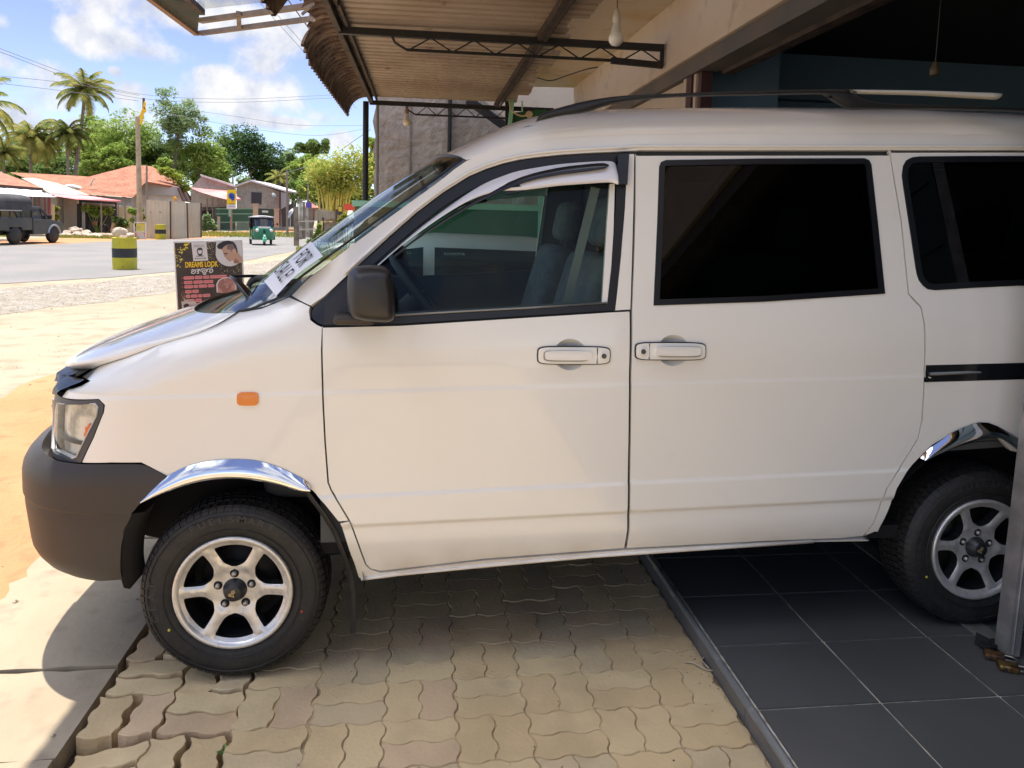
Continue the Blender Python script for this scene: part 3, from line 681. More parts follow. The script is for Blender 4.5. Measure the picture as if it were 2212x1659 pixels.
# ---- handles
def handle(cx, cy, flip, w=154):
    c0 = trace(S, cx, cy); sc = .001735; g = -1 if flip else 1
    def loc(dx, dz): return c0+np.array([dx*g, dz])
    def rr(cx_, cz_, hw, hh, p=.4, n=26): return [loc(cx_+hw*np.sign(math.cos(a))*abs(math.cos(a))**p, cz_+hh*np.sign(math.sin(a))*abs(math.sin(a))**p) for a in np.linspace(0, 2*PI, n, endpoint=False)]
    tilt = lambda x, z: z+.03*x*g
    cup = cupof(cx, cy, flip); cc0 = sum(cup)/len(cup)
    def bowl(s, z):
        r2 = min(1., ((s-cc0[0])/.057)**2+((z-cc0[1])/.054)**2); return S(s, z)+np.array([0, .026*(1-r2**1.6), 0])
    panel('handle_cup', bowl, cup, paint, van, off=-.0035, h=.010, rs=.008, depth=.003, bev=0)
    panel('handle_gasket', S, rr(0, 0, .1265, .0315, .35), blk, van, off=.005, h=.03, depth=.006, bev=.001)
    panel('handle_base', S, rr(0, 0, .1225, .0280, .35), paint, van, off=.014, h=.02, depth=.012, bev=.006)
    panel('handle_groove', S, rr(-.028, -.001, .078, .0185, .4), M('groove_grey', (.30, .29, .27), .5), van, off=.0155, h=.03, depth=.004, bev=.001)
    panel('door_handle', S, rr(-.022, .0015, .080, .0155, .4), paint, van, off=.030, h=.015, depth=.018, bev=.008)
    panel('lock_bezel', S, rr(.100, 0, .0130, .0130, 1), paint, van, off=.019, h=.02, depth=.006, bev=.002)
    panel('key_lock', S, rr(.100, 0, .0085, .0085, 1), M('lock_dark', (.10, .10, .09), .35, .6), van, off=.0205, h=.02, depth=.004, bev=.001)
    strip('handle_seam', S, [loc(.078, .026), loc(.078, -.026)], .0025, blk, van, off=.0135, th=.001)
handle(1239.5, 767.5, False); handle(1448, 758.5, True)
# ---- door mirror
mc = trace(S, 800, 640); m0 = S(*mc)+np.array([0, -.13, 0])
mx = .30*.5
mpt = [ony(px, py, m0[1]+.01) for px, py in [(752, 600), (756, 585), (770, 576), (815, 573), (838, 578), (845, 590), (851, 640), (853, 680), (846, 692), (830, 695), (775, 690), (755, 680), (750, 660), (750, 630)]]
cc = sum(mpt)/len(mpt); R_ = chaikin([(p[0]-cc[0], p[2]-cc[2]) for p in mpt], 2)
mb = MB(); v = []; lay = [(-.085, .60), (-.078, .80), (-.055, .93), (-.02, 1.0), (.03, 1.0), (.075, .94), (.095, .80)]; n_ = len(R_)
for dy, sc in lay:
    for p in R_: v.append(np.array([cc[0]+p[0]*sc-dy*.15, cc[1]+dy, cc[2]+p[1]*sc]))
f = [(i*n_+j, i*n_+(j+1) % n_, (i+1)*n_+(j+1) % n_, (i+1)*n_+j) for i in range(len(lay)-1) for j in range(n_)]+[list(range(n_))[::-1], [(len(lay)-1)*n_+j for j in range(n_)]]
mb.add(v, f, True); mir_ = M('mirror_black', (.018, .017, .017), .42, b=(400, .1, .001)); dm = obj('door_mirror', mb, mir_, van)
mb = MB(); a = ony(775, 684, YS+.03); b2 = ony(735, 686, YS); mb.rbox(((a[0]+b2[0])/2+.02, YS-.015, a[2]), (.13, .09, .035), .015); obj('mirror_arm', mb, trim, van)
pl = TR([(700, 700), (702, 655), (745, 615), (788, 577), (800, 640), (800, 698)]); panel('mirror_plate', S, pl, mir_, van, off=.004, h=.05)
mbm = MB(); mbm.add([(p[0], 2*YC-p[1], p[2]) for p in v], [q[::-1] for q in f], True); obj('door_mirror', mbm, mir_, van)
# ---- roof rails
def rrail(side):
    yy = lambda y: 2*YC-y if side else y
    P = lambda px, py, y=2.53: ony(px, py, y)
    top = [(1158, 262), (1164, 250), (1180, 241), (1210, 232), (1252, 221), (1300, 212), (1350, 206.5), (1430, 203), (1530, 199), (1650, 196), (1742, 193.5), (1800, 193), (1830, 194)]
    bot = [(1158, 263), (1180, 258), (1215, 250), (1250, 245.5), (1278, 240), (1300, 232), (1350, 220), (1430, 212), (1530, 208), (1650, 206), (1742, 204), (1800, 205), (1830, 207)]
    for nm, T_, B_, mat in (('roof_rail', top, bot, M('rail_black', (.013, .014, .015), .42, b=(300, .1, .001))), ('roof_rail_strip', [(1826, 194), (1900, 194.5), (2000, 196), (2100, 199), (2160, 201)], [(1850, 202.5), (1910, 204), (2000, 207), (2100, 213), (2150, 216)], M('cream_rail', (.55, .53, .46), .45)), ('roof_rail_foot', [(1775, 196), (1800, 194), (1826, 194), (1850, 206), (1900, 222), (2000, 226), (2160, 232), (2230, 236)], [(1795, 213), (1815, 228), (1830, 236), (1850, 237), (1900, 237), (2000, 237), (2160, 240), (2230, 243)], M('rail_black', (.013, .014, .015), .42))):
        v = []
        A = crom([P(*p) for p in T_], 3); B = crom([P(*p) for p in B_], 3)
        for a, b in zip(A, B):
            h = a[2]-b[2]; m = (a+b)/2
            for k in range(8):
                t = 2*PI*k/8; v.append(np.array([m[0]+(a[0]-b[0])/2*math.sin(t), yy(m[1]+.022*math.cos(t)), m[2]+h/2*math.sin(t)]))
        n_ = len(A); f = [(i*8+k, i*8+(k+1) % 8, (i+1)*8+(k+1) % 8, (i+1)*8+k) for i in range(n_-1) for k in range(8)]+[list(range(8)), [(n_-1)*8+k for k in range(8)]]
        mb = MB(); mb.add(v, f, True); obj(nm, mb, mat, van)
rrail(0); rrail(1)
# ---- wiper
mb = MB(); wp = [ony(px, py, y) for px, py, y in [(543, 645, 2.72), (525, 622, 2.75), (510, 604, 2.78), (498, 597, 2.80)]]
mb.tube([wp[0], wp[1], wp[2], wp[3]], [.018, .020, .014, .008], 6, flat=.5); mb.tube([wp[3], ony(545, 596, 2.85), ony(578, 597, 2.9)], .006, 6)
obj('wiper_arm', mb, gblk, van)
mb = MB(); wb = [ony(px, py, y) for px, py, y in [(535, 618, 2.84), (545, 606, 2.85), (560, 601, 2.86), (585, 604, 2.84), (605, 609, 2.80), (622, 615, 2.76)]]; mb.tube(crom(wb, 4), [.012+.012*math.sin(PI*i/20) for i in range(21)], 6, flat=.6); obj('wiper_blade', mb, trim, van)
# ---- wheels
def make_tyre(kind):
    t = MB(); R = .305; w = .095
    prof = [(.190, -.070), (.196, -.088), (.215, -.095), (.250, -.0985), (.275, -.095), (.290, -.086), (.298, -.074)]
    t.lathe([(r, h) for r, h in prof], axis=(0, 1, 0), seg=72)
    t.lathe([(r, -h) for r, h in prof[::-1]], axis=(0, 1, 0), seg=72)
    # tread blocks: shoulder lugs then ribs, with grooves between
    nb = 72
    t.lathe([(.296, -.074), (.297, 0), (.296, .074)], axis=(0, 1, 0), seg=72)
    for (y0, y1, rr0, rr1) in ((-.0765, -.050, .299, .3045), (-.043, -.018, .3055, .306), (-.011, .011, .306, .306), (.018, .043, .306, .3055), (.050, .0765, .3045, .299)):
        for k in range(nb):
            a = 2*PI*k/nb; da = 2*PI/nb*.80; sh = .012*(1 if y0 > -.07 and y1 < .07 else 0); vs = []
            for r_, y_ in ((.29, y0), (rr0, y0), (rr1, y1), (.29, y1)):
                for aa in (a+sh*y_*60, a+da+sh*y_*60): vs.append((r_*math.cos(aa), y_, r_*math.sin(aa)))
            t.add(vs, [(0, 1, 3, 2), (2, 3, 5, 4), (4, 5, 7, 6), (0, 2, 4, 6), (1, 7, 5, 3)])
    for sg in (-1, 1):
        for k in range(nb):
            a = 2*PI*(k+.1)/nb; da = 2*PI/nb*.78; vs = []
            for r_, y_ in ((.281, .0905), (.283, .0935), (.292, .0868), (.2995, .0780), (.297, .073)):
                for aa in (a, a+da): vs.append((r_*math.cos(aa), y_*sg, r_*math.sin(aa)))
            t.add(vs, [(0, 1, 3, 2), (2, 3, 5, 4), (4, 5, 7, 6), (6, 7, 9, 8), (0, 2, 4, 6, 8), (1, 9, 7, 5, 3)])
    # raised ring lines on the sidewall
    for r in (.2215, .2700): t.lathe([(r-.0012, -.0965), (r, -.1005), (r+.0012, -.0965)], axis=(0, 1, 0), seg=72)
    return t
def ringtext(txt, r, a0, step, h):
    m = MB()
    for i, ch in enumerate(txt):
        if ch == ' ': continue
        a = a0-step*i; q = text_mb(ch, h, .0008, sx=1.25, bold=.0006); rad = np.array([math.cos(a), 0, math.sin(a)]); tan = np.array([math.sin(a), 0, -math.cos(a)])
        place(q, rad*r+np.array([0, -.0985, 0]), tan, rad); m = merge(m, q)
    return m
def make_wheel(x, z, y, rot, steer=0., bright=True, side=0):
    g = -1 if side else 1
    rt = Matrix.Translation((x, y, z)) @ Matrix.Rotation(PI if side else 0, 4, 'Z') @ Matrix.Rotation(-rot, 4, 'Y')
    def put(mb): mb.v = [tuple(rt@Vector(p)) for p in mb.v]; return mb
    ty = obj('wheel', put(make_tyre(0)), tyre_m, van); 
    if bright and not side:
        for wd_ in (ringtext('FUELSMART', .258, PI*.5+.50, .125, .030), ringtext('CEAT', .258, PI+.30, .15, .032)): obj('tyre_lettering', put(wd_), M('tyre_text', (.034, .034, .036), .5), ty)
        mb = MB(); mb.lathe([(.0, -.101), (.004, -.101), (.0045, -.098)], (0, 0, 0), (0, 1, 0), 10); m1 = MB(); m1.v = [(p[0]+.235*math.cos(-.30), p[1], p[2]+.235*math.sin(-.30)) for p in mb.v]; m1.f = mb.f; m1.sm = mb.sm; m1.mi = mb.mi
        obj('balance_dot', put(m1), M('red_dot', (.45, .05, .04), .5), ty)
        m1 = MB(); m1.v = [(p[0]*1.1+.235*math.cos(-2.62), p[1], p[2]*1.1+.235*math.sin(-2.62)) for p in mb.v]; m1.f = mb.f; m1.sm = mb.sm; m1.mi = mb.mi
        obj('balance_dot', put(m1), M('yellow_dot', (.5, .45, .06), .5), ty)
    # rim: lip, barrel, spoke plate
    m = MB(); m.lathe([(.172, -.083), (.178, -.093), (.186, -.0975), (.193, -.0975), (.1955, -.092), (.1945, -.080)], axis=(0, 1, 0), seg=64); lp = obj('rim_lip', put(m), alloy, ty)
    m = MB(); m.lathe([(.176, -.086), (.168, -.05), (.160, .0), (.165, .075)], axis=(0, 1, 0), seg=48); obj('rim_barrel', put(m), M('rim_inside', (.035, .037, .042), .3, .6), ty)
    m = MB(); m.lathe([(.0, .0), (.125, .0), (.13, .012), (.13, .03)], axis=(0, 1, 0), seg=32); m.lathe([(0, .045), (.165, .05)], axis=(0, 1, 0), seg=24); obj('brake_disc', put(m), M('brake_dark', (.022, .020, .018), .6, .4), ty)
    outer = [(.1765*math.cos(a), .1765*math.sin(a)) for a in np.linspace(0, 2*PI, 72, endpoint=False)]; holes = []
    for k in range(6):
        ca = (k+.5)*PI/3
        pts = []
        ro, ri_ = .167, .093
        hw = lambda r: PI/6-float(np.interp(r, [.080, .09, .105, .13, .163], [.030, .023, .0185, .0175, .020]))/r
        ro = .1635
        for t in np.linspace(-hw(ro), hw(ro), 9): pts.append((ro*math.cos(ca+t), ro*math.sin(ca+t)))
        for r_ in (.145, .12, .10): pts.append((r_*math.cos(ca+hw(r_)), r_*math.sin(ca+hw(r_))))
        for t in np.linspace(.85, -.85, 5)*hw(.088): pts.append(((.082+.004*(t/.15)**2)*math.cos(ca+t), (.082+.004*(t/.15)**2)*math.sin(ca+t)))
        for r_ in (.10, .12, .145): pts.append((r_*math.cos(ca-hw(r_)), r_*math.sin(ca-hw(r_))))
        q = chaikin(pts, 1); holes.append([tuple(p) for p in q])
    V, T, LP = region(outer, holes, .013, .008)
    def hh(p):
        r = math.hypot(*p); y = float(np.interp(r, [0, .045, .073, .078, .084, .13, .165, .18], [-.066, -.066, -.067, -.070, -.076, -.081, -.087, -.089]))
        a = math.atan2(p[1], p[0]); k6 = (a/(PI/3)); d = abs(k6-round(k6))*PI/3*r
        if r > .095 and abs(round(k6)) in (0, 2, 1) and d < .006: y += .0035*(1-d/.006)   # pressed line along a spoke
        return y
    ring = set(i for lp in LP[1:] for i in lp)
    F = [np.array([p[0], hh(p)+(.006 if i in ring else 0), p[1]]) for i, p in enumerate(V)]
    vs = list(F); fs = [t if np.cross(F[t[1]]-F[t[0]], F[t[2]]-F[t[0]])[1] < 0 else t[::-1] for t in T]
    rets = []
    for lp in LP[1:]:
        o = len(vs); n = len(lp); vs += [F[i] for i in lp]+[F[i]*np.array([1.03, 1, 1.03])+np.array([0, .035, 0]) for i in lp]; rets += [[o+i, o+(i+1) % n, o+n+(i+1) % n, o+n+i] for i in range(n)]
    m = MB(); m.add(vs, fs, True); o_ = len(m.v); m.cur = 1; m.f += rets; m.sm += [True]*len(rets); m.mi += [1]*len(rets); obj('alloy_spokes', put(m), [alloy, M('rim_pocket', (.03, .031, .034), .35, .5)], ty)
    for k in range(5):
        a = PI/2+k*2*PI/5+.02; cx_, cz_ = .0575*math.cos(a), .0575*math.sin(a); m = MB(); nut = MB()
        m.lathe([(0, -.0684), (.0135, -.0684), (.0150, -.0675)], (cx_, 0, cz_), (0, 1, 0), 16); obj('lug_recess', put(m), under, ty)
        nut.lathe([(0, -.080), (.0055, -.0795), (.0080, -.077), (.0085, -.067)], (cx_, 0, cz_), (0, 1, 0), 8); obj('lug_nut', put(nut), M('nut_steel', (.4, .39, .36), .35, .8), ty)
    m = MB(); m.lathe([(0, -.098), (.024, -.098), (.0265, -.0965), (.0275, -.094), (.031, -.090), (.0385, -.072), (.040, -.066)], axis=(0, 1, 0), seg=28); hc = obj('centre_cap', put(m), M('cap_black', (.020, .021, .024), .4), ty)
    e = MB(); e.cur = 0
    for a, b in (((-.001, .012), (-.006, -.004)), ((.005, .013), (.001, -.004)), ((.008, .006), (-.012, -.001)), ((-.012, -.006), (.001, -.008)), ((.001, -.008), (.004, -.012)), ((-.012, -.001), (-.013, -.006))):
        e.beam((a[0], -.0986, a[1]), (b[0], -.0986, b[1]), .0032, .0012, up=(0, 1, 0))
    obj('cap_emblem', put(e), M('gold_emblem', (.60, .47, .22), .4, .6), ty)
    return ty
YW = 2.449+.0975
make_wheel(-.615, .2346, YW, 0.0); make_wheel(RWX, .305, YW, -.10)
make_wheel(-.615, .2346, 2*YC-YW, .3, side=1); make_wheel(RWX, .305, 2*YC-YW, .1, side=1)
# ---- the FOR SALE sheet, a thing of its own on the windscreen
_gs = [(gfn(t, u), t, u) for t in np.linspace(.3, tc-.5, 90) for u in np.linspace(.02, .5, 40)]
def glass_at(px, py):
    c = min(_gs, key=lambda q: np.hypot(*(proj(q[0])-np.array([px, py])))+(0 if q[2] < .5 else 9)); return c[0]
gB = glass_at(698, 556); gC = glass_at(596.6, 639.5); yB, yC_ = gB[1]-.045, gC[1]-.045
gA = glass_at(674, 527); gD = glass_at(570, 607)
A_, B_, C_, D_ = ony(671, 521, gA[1]-.05), ony(698, 553.5, yB), ony(596.6, 639.5, yC_), ony(570, 607, gD[1]-.05); print('paper', gA[1], gD[1], ony(150, 1088, 2.5), yB, yC_, np.linalg.norm(A_-B_), np.linalg.norm(B_-C_))
mb = MB(); ux = nrm(B_-A_); uy = nrm(A_-D_); wn = nrm(np.cross(ux, uy)); wn = -wn if wn[2] < 0 else wn
mb.grid(lambda a, b: (A_*(1-a)+B_*a)*(1-b)+(D_*(1-a)+C_*a)*b+wn*(.012*math.sin(b*PI)*math.sin(a*2.2)), np.linspace(0, 1, 8), np.linspace(0, 1, 12))
pm = M('white_paper', (.78, .79, .82), .7)
sg = solo('for_sale_sheet', mb, pm, 'white paper sheet reading FOR SALE! tucked under the wiper on the windscreen', 'paper sign')
m2 = MB(); m2.v = list(mb.v); m2.f = [f[::-1] for f in mb.f]; m2.sm = mb.sm; m2.mi = mb.mi
def serif(txt, size, sx):
    q = text_mb(txt, size, 0, sx=sx, shear=.12, spacing=1.08); return q
for tx, cu, cv in (('FOR', .56, .26), ('SALE!', .50, .64)):
    q = serif(tx, .090, .60); c3 = (A_*(1-cu)+B_*cu)*(1-cv)+(D_*(1-cu)+C_*cu)*cv
    place(q, c3+wn*(.012*math.sin(cv*PI)*math.sin(cu*2.2)+.003), ux, uy)
    o = obj('lettering', q, M('grey_ink', (.03, .035, .045), .8), sg)
# ================================================================ GROUND
def with_warp(mname, c1, c2, c3, sc=.35):
    return M(mname, c1, .95, n=[(sc, c2, .40, .60, 6), (3.0, c3, .50, .68, 6)], b=(40, .5, .02))
m_sand = with_warp('sandy_earth', (.32, .26, .175), (.36, .295, .21), (.27, .215, .145))
def sheet(mb, pts, z):
    vs = [(p[0], p[1], p[2] if len(p) > 2 else z) for p in pts]; mb.add(vs, [list(range(len(vs)))]); return mb
# one sheet out to the horizon, with the paved forecourt cut out of it
mb = MB(); zg = ZP-.014; X0, X1, Y0, Y1 = -1.66, 12., -6., 14.
for (a, b, c, d) in ((-1500, X0, -1500, 1500), (X0, X1, Y1, 1500), (X0, X1, -1500, Y0), (X1, 1500, -1500, 1500)): sheet(mb, [(a, c), (b, c), (b, d), (a, d)], zg)
struct('ground', mb, m_sand)
def blob(edge, step=.35, amp=.15, seed=1):
    R = random.Random(seed); out = []
    for i in range(len(edge)):
        a = np.array(edge[i], float); b = np.array(edge[(i+1) % len(edge)], float); k = max(1, int(np.linalg.norm(b-a)/step))
        for j in range(k): p = a+(b-a)*j/k; out.append((p[0]+R.uniform(-amp, amp), p[1]+R.uniform(-amp, amp)))
    return out
def flat_region(name, poly, z, mat, kind='structure'):
    r = delaunay_2d_cdt([Vector(p) for p in poly], [], [list(range(len(poly)))], 1, 1e-6); mb = MB(); mb.add([(v[0], v[1], z) for v in r[0]], [list(f) for f in r[2]]); return struct(name, mb, mat, kind)
m_orange = M('orange_earth', (.40, .205, .090), .95, n=[(1.2, (.43, .235, .11), .4, .6, 6), (6, (.34, .17, .08), .55, .7, 6)], b=(30, .6, .02))
flat_region('orange_soil', blob([(-3.45, 6.0), (-3.6, 8.2), (-3.0, 12.5), (-2.2, 14.5), (-1.3, 13.5), (-1.45, 5), (-1.62, 3.2), (-1.62, -3), (-3.4, -3), (-3.5, 3)], .3, .06, 3), zg+.004, m_orange)
m_grav = M('gravel_surface', (.27, .235, .18), .95, n=[(9, (.38, .35, .31), .45, .6, 8), (2, (.31, .265, .20), .45, .7)], b=(60, 1., .03))
flat_region('gravel', blob([(-12, 2.), (-8.2, 8.5), (-6.2, 11.6), (-5.6, 13.2), (-5.1, 15.8), (-4.4, 19), (-3.6, 27), (-4.9, 27), (-5.9, 22), (-7.2, 17.2), (-8.9, 14.6), (-14, 6)], .5, .22, 5), zg+.004, m_grav)
road_poly = [(-21, -20), (-9.6, 12), (-8.75, 16.6), (-7.35, 18.6), (-6.6, 21), (-6.05, 26.3), (-5.7, 34), (-5.3, 60), (-5.0, 95), (-4.0, 130), (-12, 135), (-12.6, 95), (-13.0, 66), (-13.9, 48.5), (-16.2, 41.7), (-16.9, 35.6), (-17.6, 33.4), (-30, -5)]
flat_region('road', blob(road_poly, 1.2, .07, 8), zg+.009, M('worn_asphalt', (.185, .18, .172), .9, n=[(.5, (.225, .21, .195), .4, .65, 5), (14, (.15, .145, .145), .5, .8, 6)], b=(90, .5, .01)))
flat_region('road_shoulder', blob([(-16.9, 35.6), (-13.9, 48.5), (-12.9, 66), (-12.4, 95), (-16.5, 95), (-17, 70), (-20, 50), (-21.5, 37)], 1., .3, 9), zg+.005, m_orange)
# loose stones of the gravel strip (beyond counting)
R = random.Random(4); mb = MB()
gp = [(-12, 2.), (-8.2, 8.5), (-6.2, 11.6), (-5.6, 13.2), (-5.1, 15.8), (-4.4, 19), (-3.6, 27), (-4.9, 27), (-5.9, 22), (-7.2, 17.2), (-8.9, 14.6), (-14, 6)]
n_ = 0
while n_ < 9000:
    x = R.uniform(-12, -3.6); y = R.uniform(6, 27)
    if not inside(gp, x, y): continue
    s = R.uniform(.008, .028); a = R.uniform(0, 6.3); c, d = math.cos(a)*s, math.sin(a)*s
    mb.add([(x+c, y+d, zg), (x-d, y+c, zg), (x-c, y-d, zg), (x+d, y-c, zg), (x+R.uniform(-.3, .3)*s, y, zg+s*R.uniform(.5, 1.))], [(0, 1, 4), (1, 2, 4), (2, 3, 4), (3, 0, 4)]); n_ += 1
struct('gravel_stones', mb, M('pale_stones', (.38, .35, .30), .9, n=(2, (.24, .22, .19), .4, .6)), 'stuff')
# concrete apron in cast slabs
m_conc = M('pale_concrete', (.37, .305, .215), .85, n=[(1.5, (.33, .265, .18), .45, .65, 6), (9, (.27, .215, .15), .55, .75, 6)], b=(25, .35, .01))
mb = MB(); ys = [-6, 1.05, 1.72, 2.12, 2.56, 3.02, 3.62, 4.5, 6, 9, 14]
R = random.Random(2)
for y0, y1 in zip(ys, ys[1:]):
    e = 10; L_ = [(-1.66+R.uniform(-.05, .03), y0+.004+(y1-y0-.008)*i/e) for i in range(e+1)]
    poly = L_+[(-1.03+R.uniform(-.006, .006), y1-.004+R.uniform(-.004, .004)), (-1.03+R.uniform(-.006, .006), y0+.006)]
    # rough broken joint edge
    poly = L_+[(-1.66+.63*i/8, y1-.004+R.uniform(-.007, .003)) for i in range(1, 8)]+[(-1.03, y1-.006), (-1.03, y0+.006)]+[(-1.03-.63*i/8, y0+.004+R.uniform(-.003, .007)) for i in range(1, 8)]
    mb.prism(poly[::-1] if False else poly, (0, 0, ZP-.09), (1, 0, 0), (0, 1, 0), .09+R.uniform(-.004, .004))
struct('concrete_apron', mb, m_conc)
# interlocking wavy pavers laid in basket weave
tones = [(.61, .455, .25), (.63, .48, .27), (.58, .455, .275), (.60, .435, .265), (.55, .435, .265), (.65, .505, .285)]
mats = [M('paver_%s' % w_, c, .9, n=[(5, tuple(q*.84 for q in c), .42, .62, 6), (1.3, (.52, .38, .20), .52, .75, 4), (2.4, (.30, .24, .17), .66, .80, 7)], b=(70, .45, .006)) for w_, c in zip(('sand', 'buff', 'grey', 'pink', 'dull', 'pale'), tones)]
mb = MB(); C = .225; CV = .2; R = random.Random(11); A_w = .0060
def zig(t, p): return max(-1., min(1., 1.5*math.sin(2*PI*t/p)))
def warp(x, y): return x+A_w*zig(y-.03, .1), y+A_w*zig(x+.02, .1125)
def paver(cx, cy, w, h, off, tilt, rot):
    g = .0020; hw, hh = w/2-g, h/2-g; P = []; k = 12
    for (ax, ay, bx, by) in ((-1, -1, 1, -1), (1, -1, 1, 1), (1, 1, -1, 1), (-1, 1, -1, -1)):
        L_ = max(w*abs(ax-bx), h*abs(ay-by))/2; kk = int(12*L_/.1125+.5)
        for i in range(kk): t = i/kk; P.append(((ax+(bx-ax)*t)*hw, (ay+(by-ay)*t)*hh))
    W_ = []
    for px, py in P:
        X, Y = warp(cx+px, cy+py); X -= cx; Y -= cy; c, s = math.cos(rot), math.sin(rot); W_.append((cx+off[0]+X*c-Y*s, cy+off[1]+X*s+Y*c, X, Y))
    n = len(W_); ctr = np.array([cx+off[0], cy+off[1]]); top = ZP+off[2]; vs = []
    def zz(x, y): return top+tilt[0]*x+tilt[1]*y
    for q in W_: vs.append((q[0], q[1], zz(q[2], q[3])-.075))
    for q in W_: vs.append((q[0], q[1], zz(q[2], q[3])-.0035))
    for q in W_:
        d = nrm(np.array([q[2], q[3]]))*.0022; vs.append((q[0]-d[0], q[1]-d[1], zz(q[2], q[3])))
    fs = [(i, (i+1) % n, n+(i+1) % n, n+i) for i in range(n)]+[(n+i, n+(i+1) % n, 2*n+(i+1) % n, 2*n+i) for i in range(n)]+[[2*n+i for i in range(n)]]
    mb.cur = R.choice([0, 0, 1, 1, 2, 3, 4, 5]); mb.add(vs, fs)
nx0 = -5; y_off = -.02
for i in range(-5, 5):
    for j in range(-20, 51):
        cx, cy = i*C+C/2+.125, j*CV+CV/2
        col_off = 0.
        loose = max(0., min(1., (-.42-cx)/.3)) if cy < 6 else 0.
        if i == -5: sx = -.000
        sx = {-5: -.012, -4: -.012, -3: -.006}.get(i, 0.) if cy < 5 else 0
        for q in (-1, 1):
            if (i+j) % 2: c2, w_, h_ = (cx, cy+q*CV/4), C, CV/2
            else: c2, w_, h_ = (cx+q*C/4, cy), C/2, CV
            if c2[0]+w_/2 > 1.04: continue
            l = loose; dz = R.uniform(-.0015, .0015)-l*R.uniform(0, .016)
            ox = sx+l*R.uniform(-.006, .006)+(0 if l == 0 or q > 0 or w_ == C else -.006); oy = l*R.uniform(-.008, .008)
            tx = l*R.uniform(-.10, .10)+R.uniform(-.01, .01); ty = l*R.uniform(-.12, .10)+R.uniform(-.01, .01)
            if i == -5 and cy < 2.2: dz -= .010+.015*(2.2-cy); tx += .08; ty -= .10; oy -= .02*R.random()
            w2, h2 = (w_-.010*l, h_-.006*l)
            paver(c2[0], c2[1], w2, h2, (ox, oy, dz), (tx, ty), l*R.uniform(-.06, .06)+R.uniform(-.006, .006))
pv = struct('pavement', mb, mats)
mb = MB(); sheet(mb, [(X0, Y0), (X1, Y0), (X1, Y1), (X0, Y1)], ZP-.07); struct('paver_bedding', mb, M('dark_bedding', (.07, .05, .034), 1., n=(20, (.05, .035, .025), .4, .6), b=(60, 1, .02)))
mb = MB(); mb.grid(lambda x, y: np.array([x, y, ZP-.0055-.05*sst((-.44-x)/.10)+.003*math.sin(x*31)*math.sin(y*23)]), np.linspace(-.58, 1.03, 60), np.linspace(-4, 10.3, 160)); struct('joint_sand', mb, M('joint_sand', (.54, .41, .24), 1., n=(12, (.24, .18, .11), .45, .6), b=(90, .6, .006)))
# tiled floor of the shop: the slab, each row of tiles in one mesh, and its nosing
m_tile = M('charcoal_tile', (.074, .075, .074), .30, n=[(1.4, (.092, .094, .094), .40, .70, 7), (5, (.115, .105, .09), .66, .85, 8)], b=(50, .04, .002), r2=(3, .40))
m_grout = M('pale_grout', (.62, .57, .48), .9, n=(20, (.16, .15, .13), .4, .7))
mb = MB(); mb.box((5.5, 2, -.055), (8.9, 16, .1)); struct('floor_slab', mb, m_grout)
mb = MB(); tx, ty_ = .41, .345; R = random.Random(3)
for i in range(0, 17):
    for j in range(-14, 18):
        x0, y0 = 1.055+i*tx, 2.0615+j*ty_; g = .0036
        if x0 > 8.: continue
        mb.add([(x0+g, y0+g, -.0045), (x0+tx-g, y0+g, -.0045), (x0+tx-g, y0+ty_-g, -.0045), (x0+g, y0+ty_-g, -.0045), (x0+g+.0015, y0+g+.0015, 0), (x0+tx-g-.0015, y0+g+.0015, 0), (x0+tx-g-.0015, y0+ty_-g-.0015, 0), (x0+g+.0015, y0+ty_-g-.0015, 0)], [(4, 5, 6, 7), (0, 1, 5, 4), (1, 2, 6, 5), (2, 3, 7, 6), (3, 0, 4, 7)])
struct('floor_tiles', mb, m_tile)
mb = MB()
for j in range(-14, 18):
    y0 = 2.10+j*.41; mb.box((1.036, y0+.205, -.043), (.010, .407, .066))
struct('step_riser', mb, M('riser_tile', (.10, .10, .105), .35, n=(3, (.16, .15, .15), .4, .7, 6)))
mb = MB(); mb.tube([(1.037, -6, -.006), (1.037, 10, -.006)], .0135, 12); struct('step_nosing', mb, M('nosing_grey', (.21, .22, .225), .32, .3, n=(14, (.34, .34, .33), .55, .7)))
mb = MB()
mb.box((2.105, 3.3, .003), (.085, 1.88, .004)); struct('shutter_floor_strip', mb, M('floor_strip', (.30, .30, .27), .4, .4, n=(8, (.14, .13, .12), .4, .7)))
# small things lying on the pavers
R = random.Random(9); mb = MB()
for _ in range(420):
    t = R.random(); x = R.uniform(-.4, 1.02) if t < .5 else 1.02-abs(R.gauss(0, .06)); y = R.uniform(1.4, 4.2); s = R.uniform(.0015, .0045)
    mb.add([(x+s, y, ZP), (x, y+s, ZP), (x-s, y, ZP), (x, y-s, ZP), (x, y, ZP+s)], [(0, 1, 4), (1, 2, 4), (2, 3, 4), (3, 0, 4)])
for _ in range(2600):
    y = R.uniform(2, 16); x = R.uniform(-1.8, -2.6-y*.45) if R.random() < .9 else R.uniform(-1.64, -1.05); s = R.uniform(.002, .008)*(1 if R.random() < .93 else 2)
    a = R.uniform(0, 6.3); c, d = math.cos(a)*s, math.sin(a)*s; z_ = zg+.003 if x < -1.66 else ZP; mb.add([(x+c, y+d, z_), (x-d, y+c, z_), (x-c, y-d, z_), (x+d, y-c, z_), (x+.2*s, y, z_+s*.7)], [(0, 1, 4), (1, 2, 4), (2, 3, 4), (3, 0, 4)])
struct('grit', mb, M('grit', (.44, .37, .28), .9, n=(8, (.16, .12, .08), .45, .55)), 'stuff')
def curve_pts(px): return [onz(x, y, ZP+.006) for x, y in px]
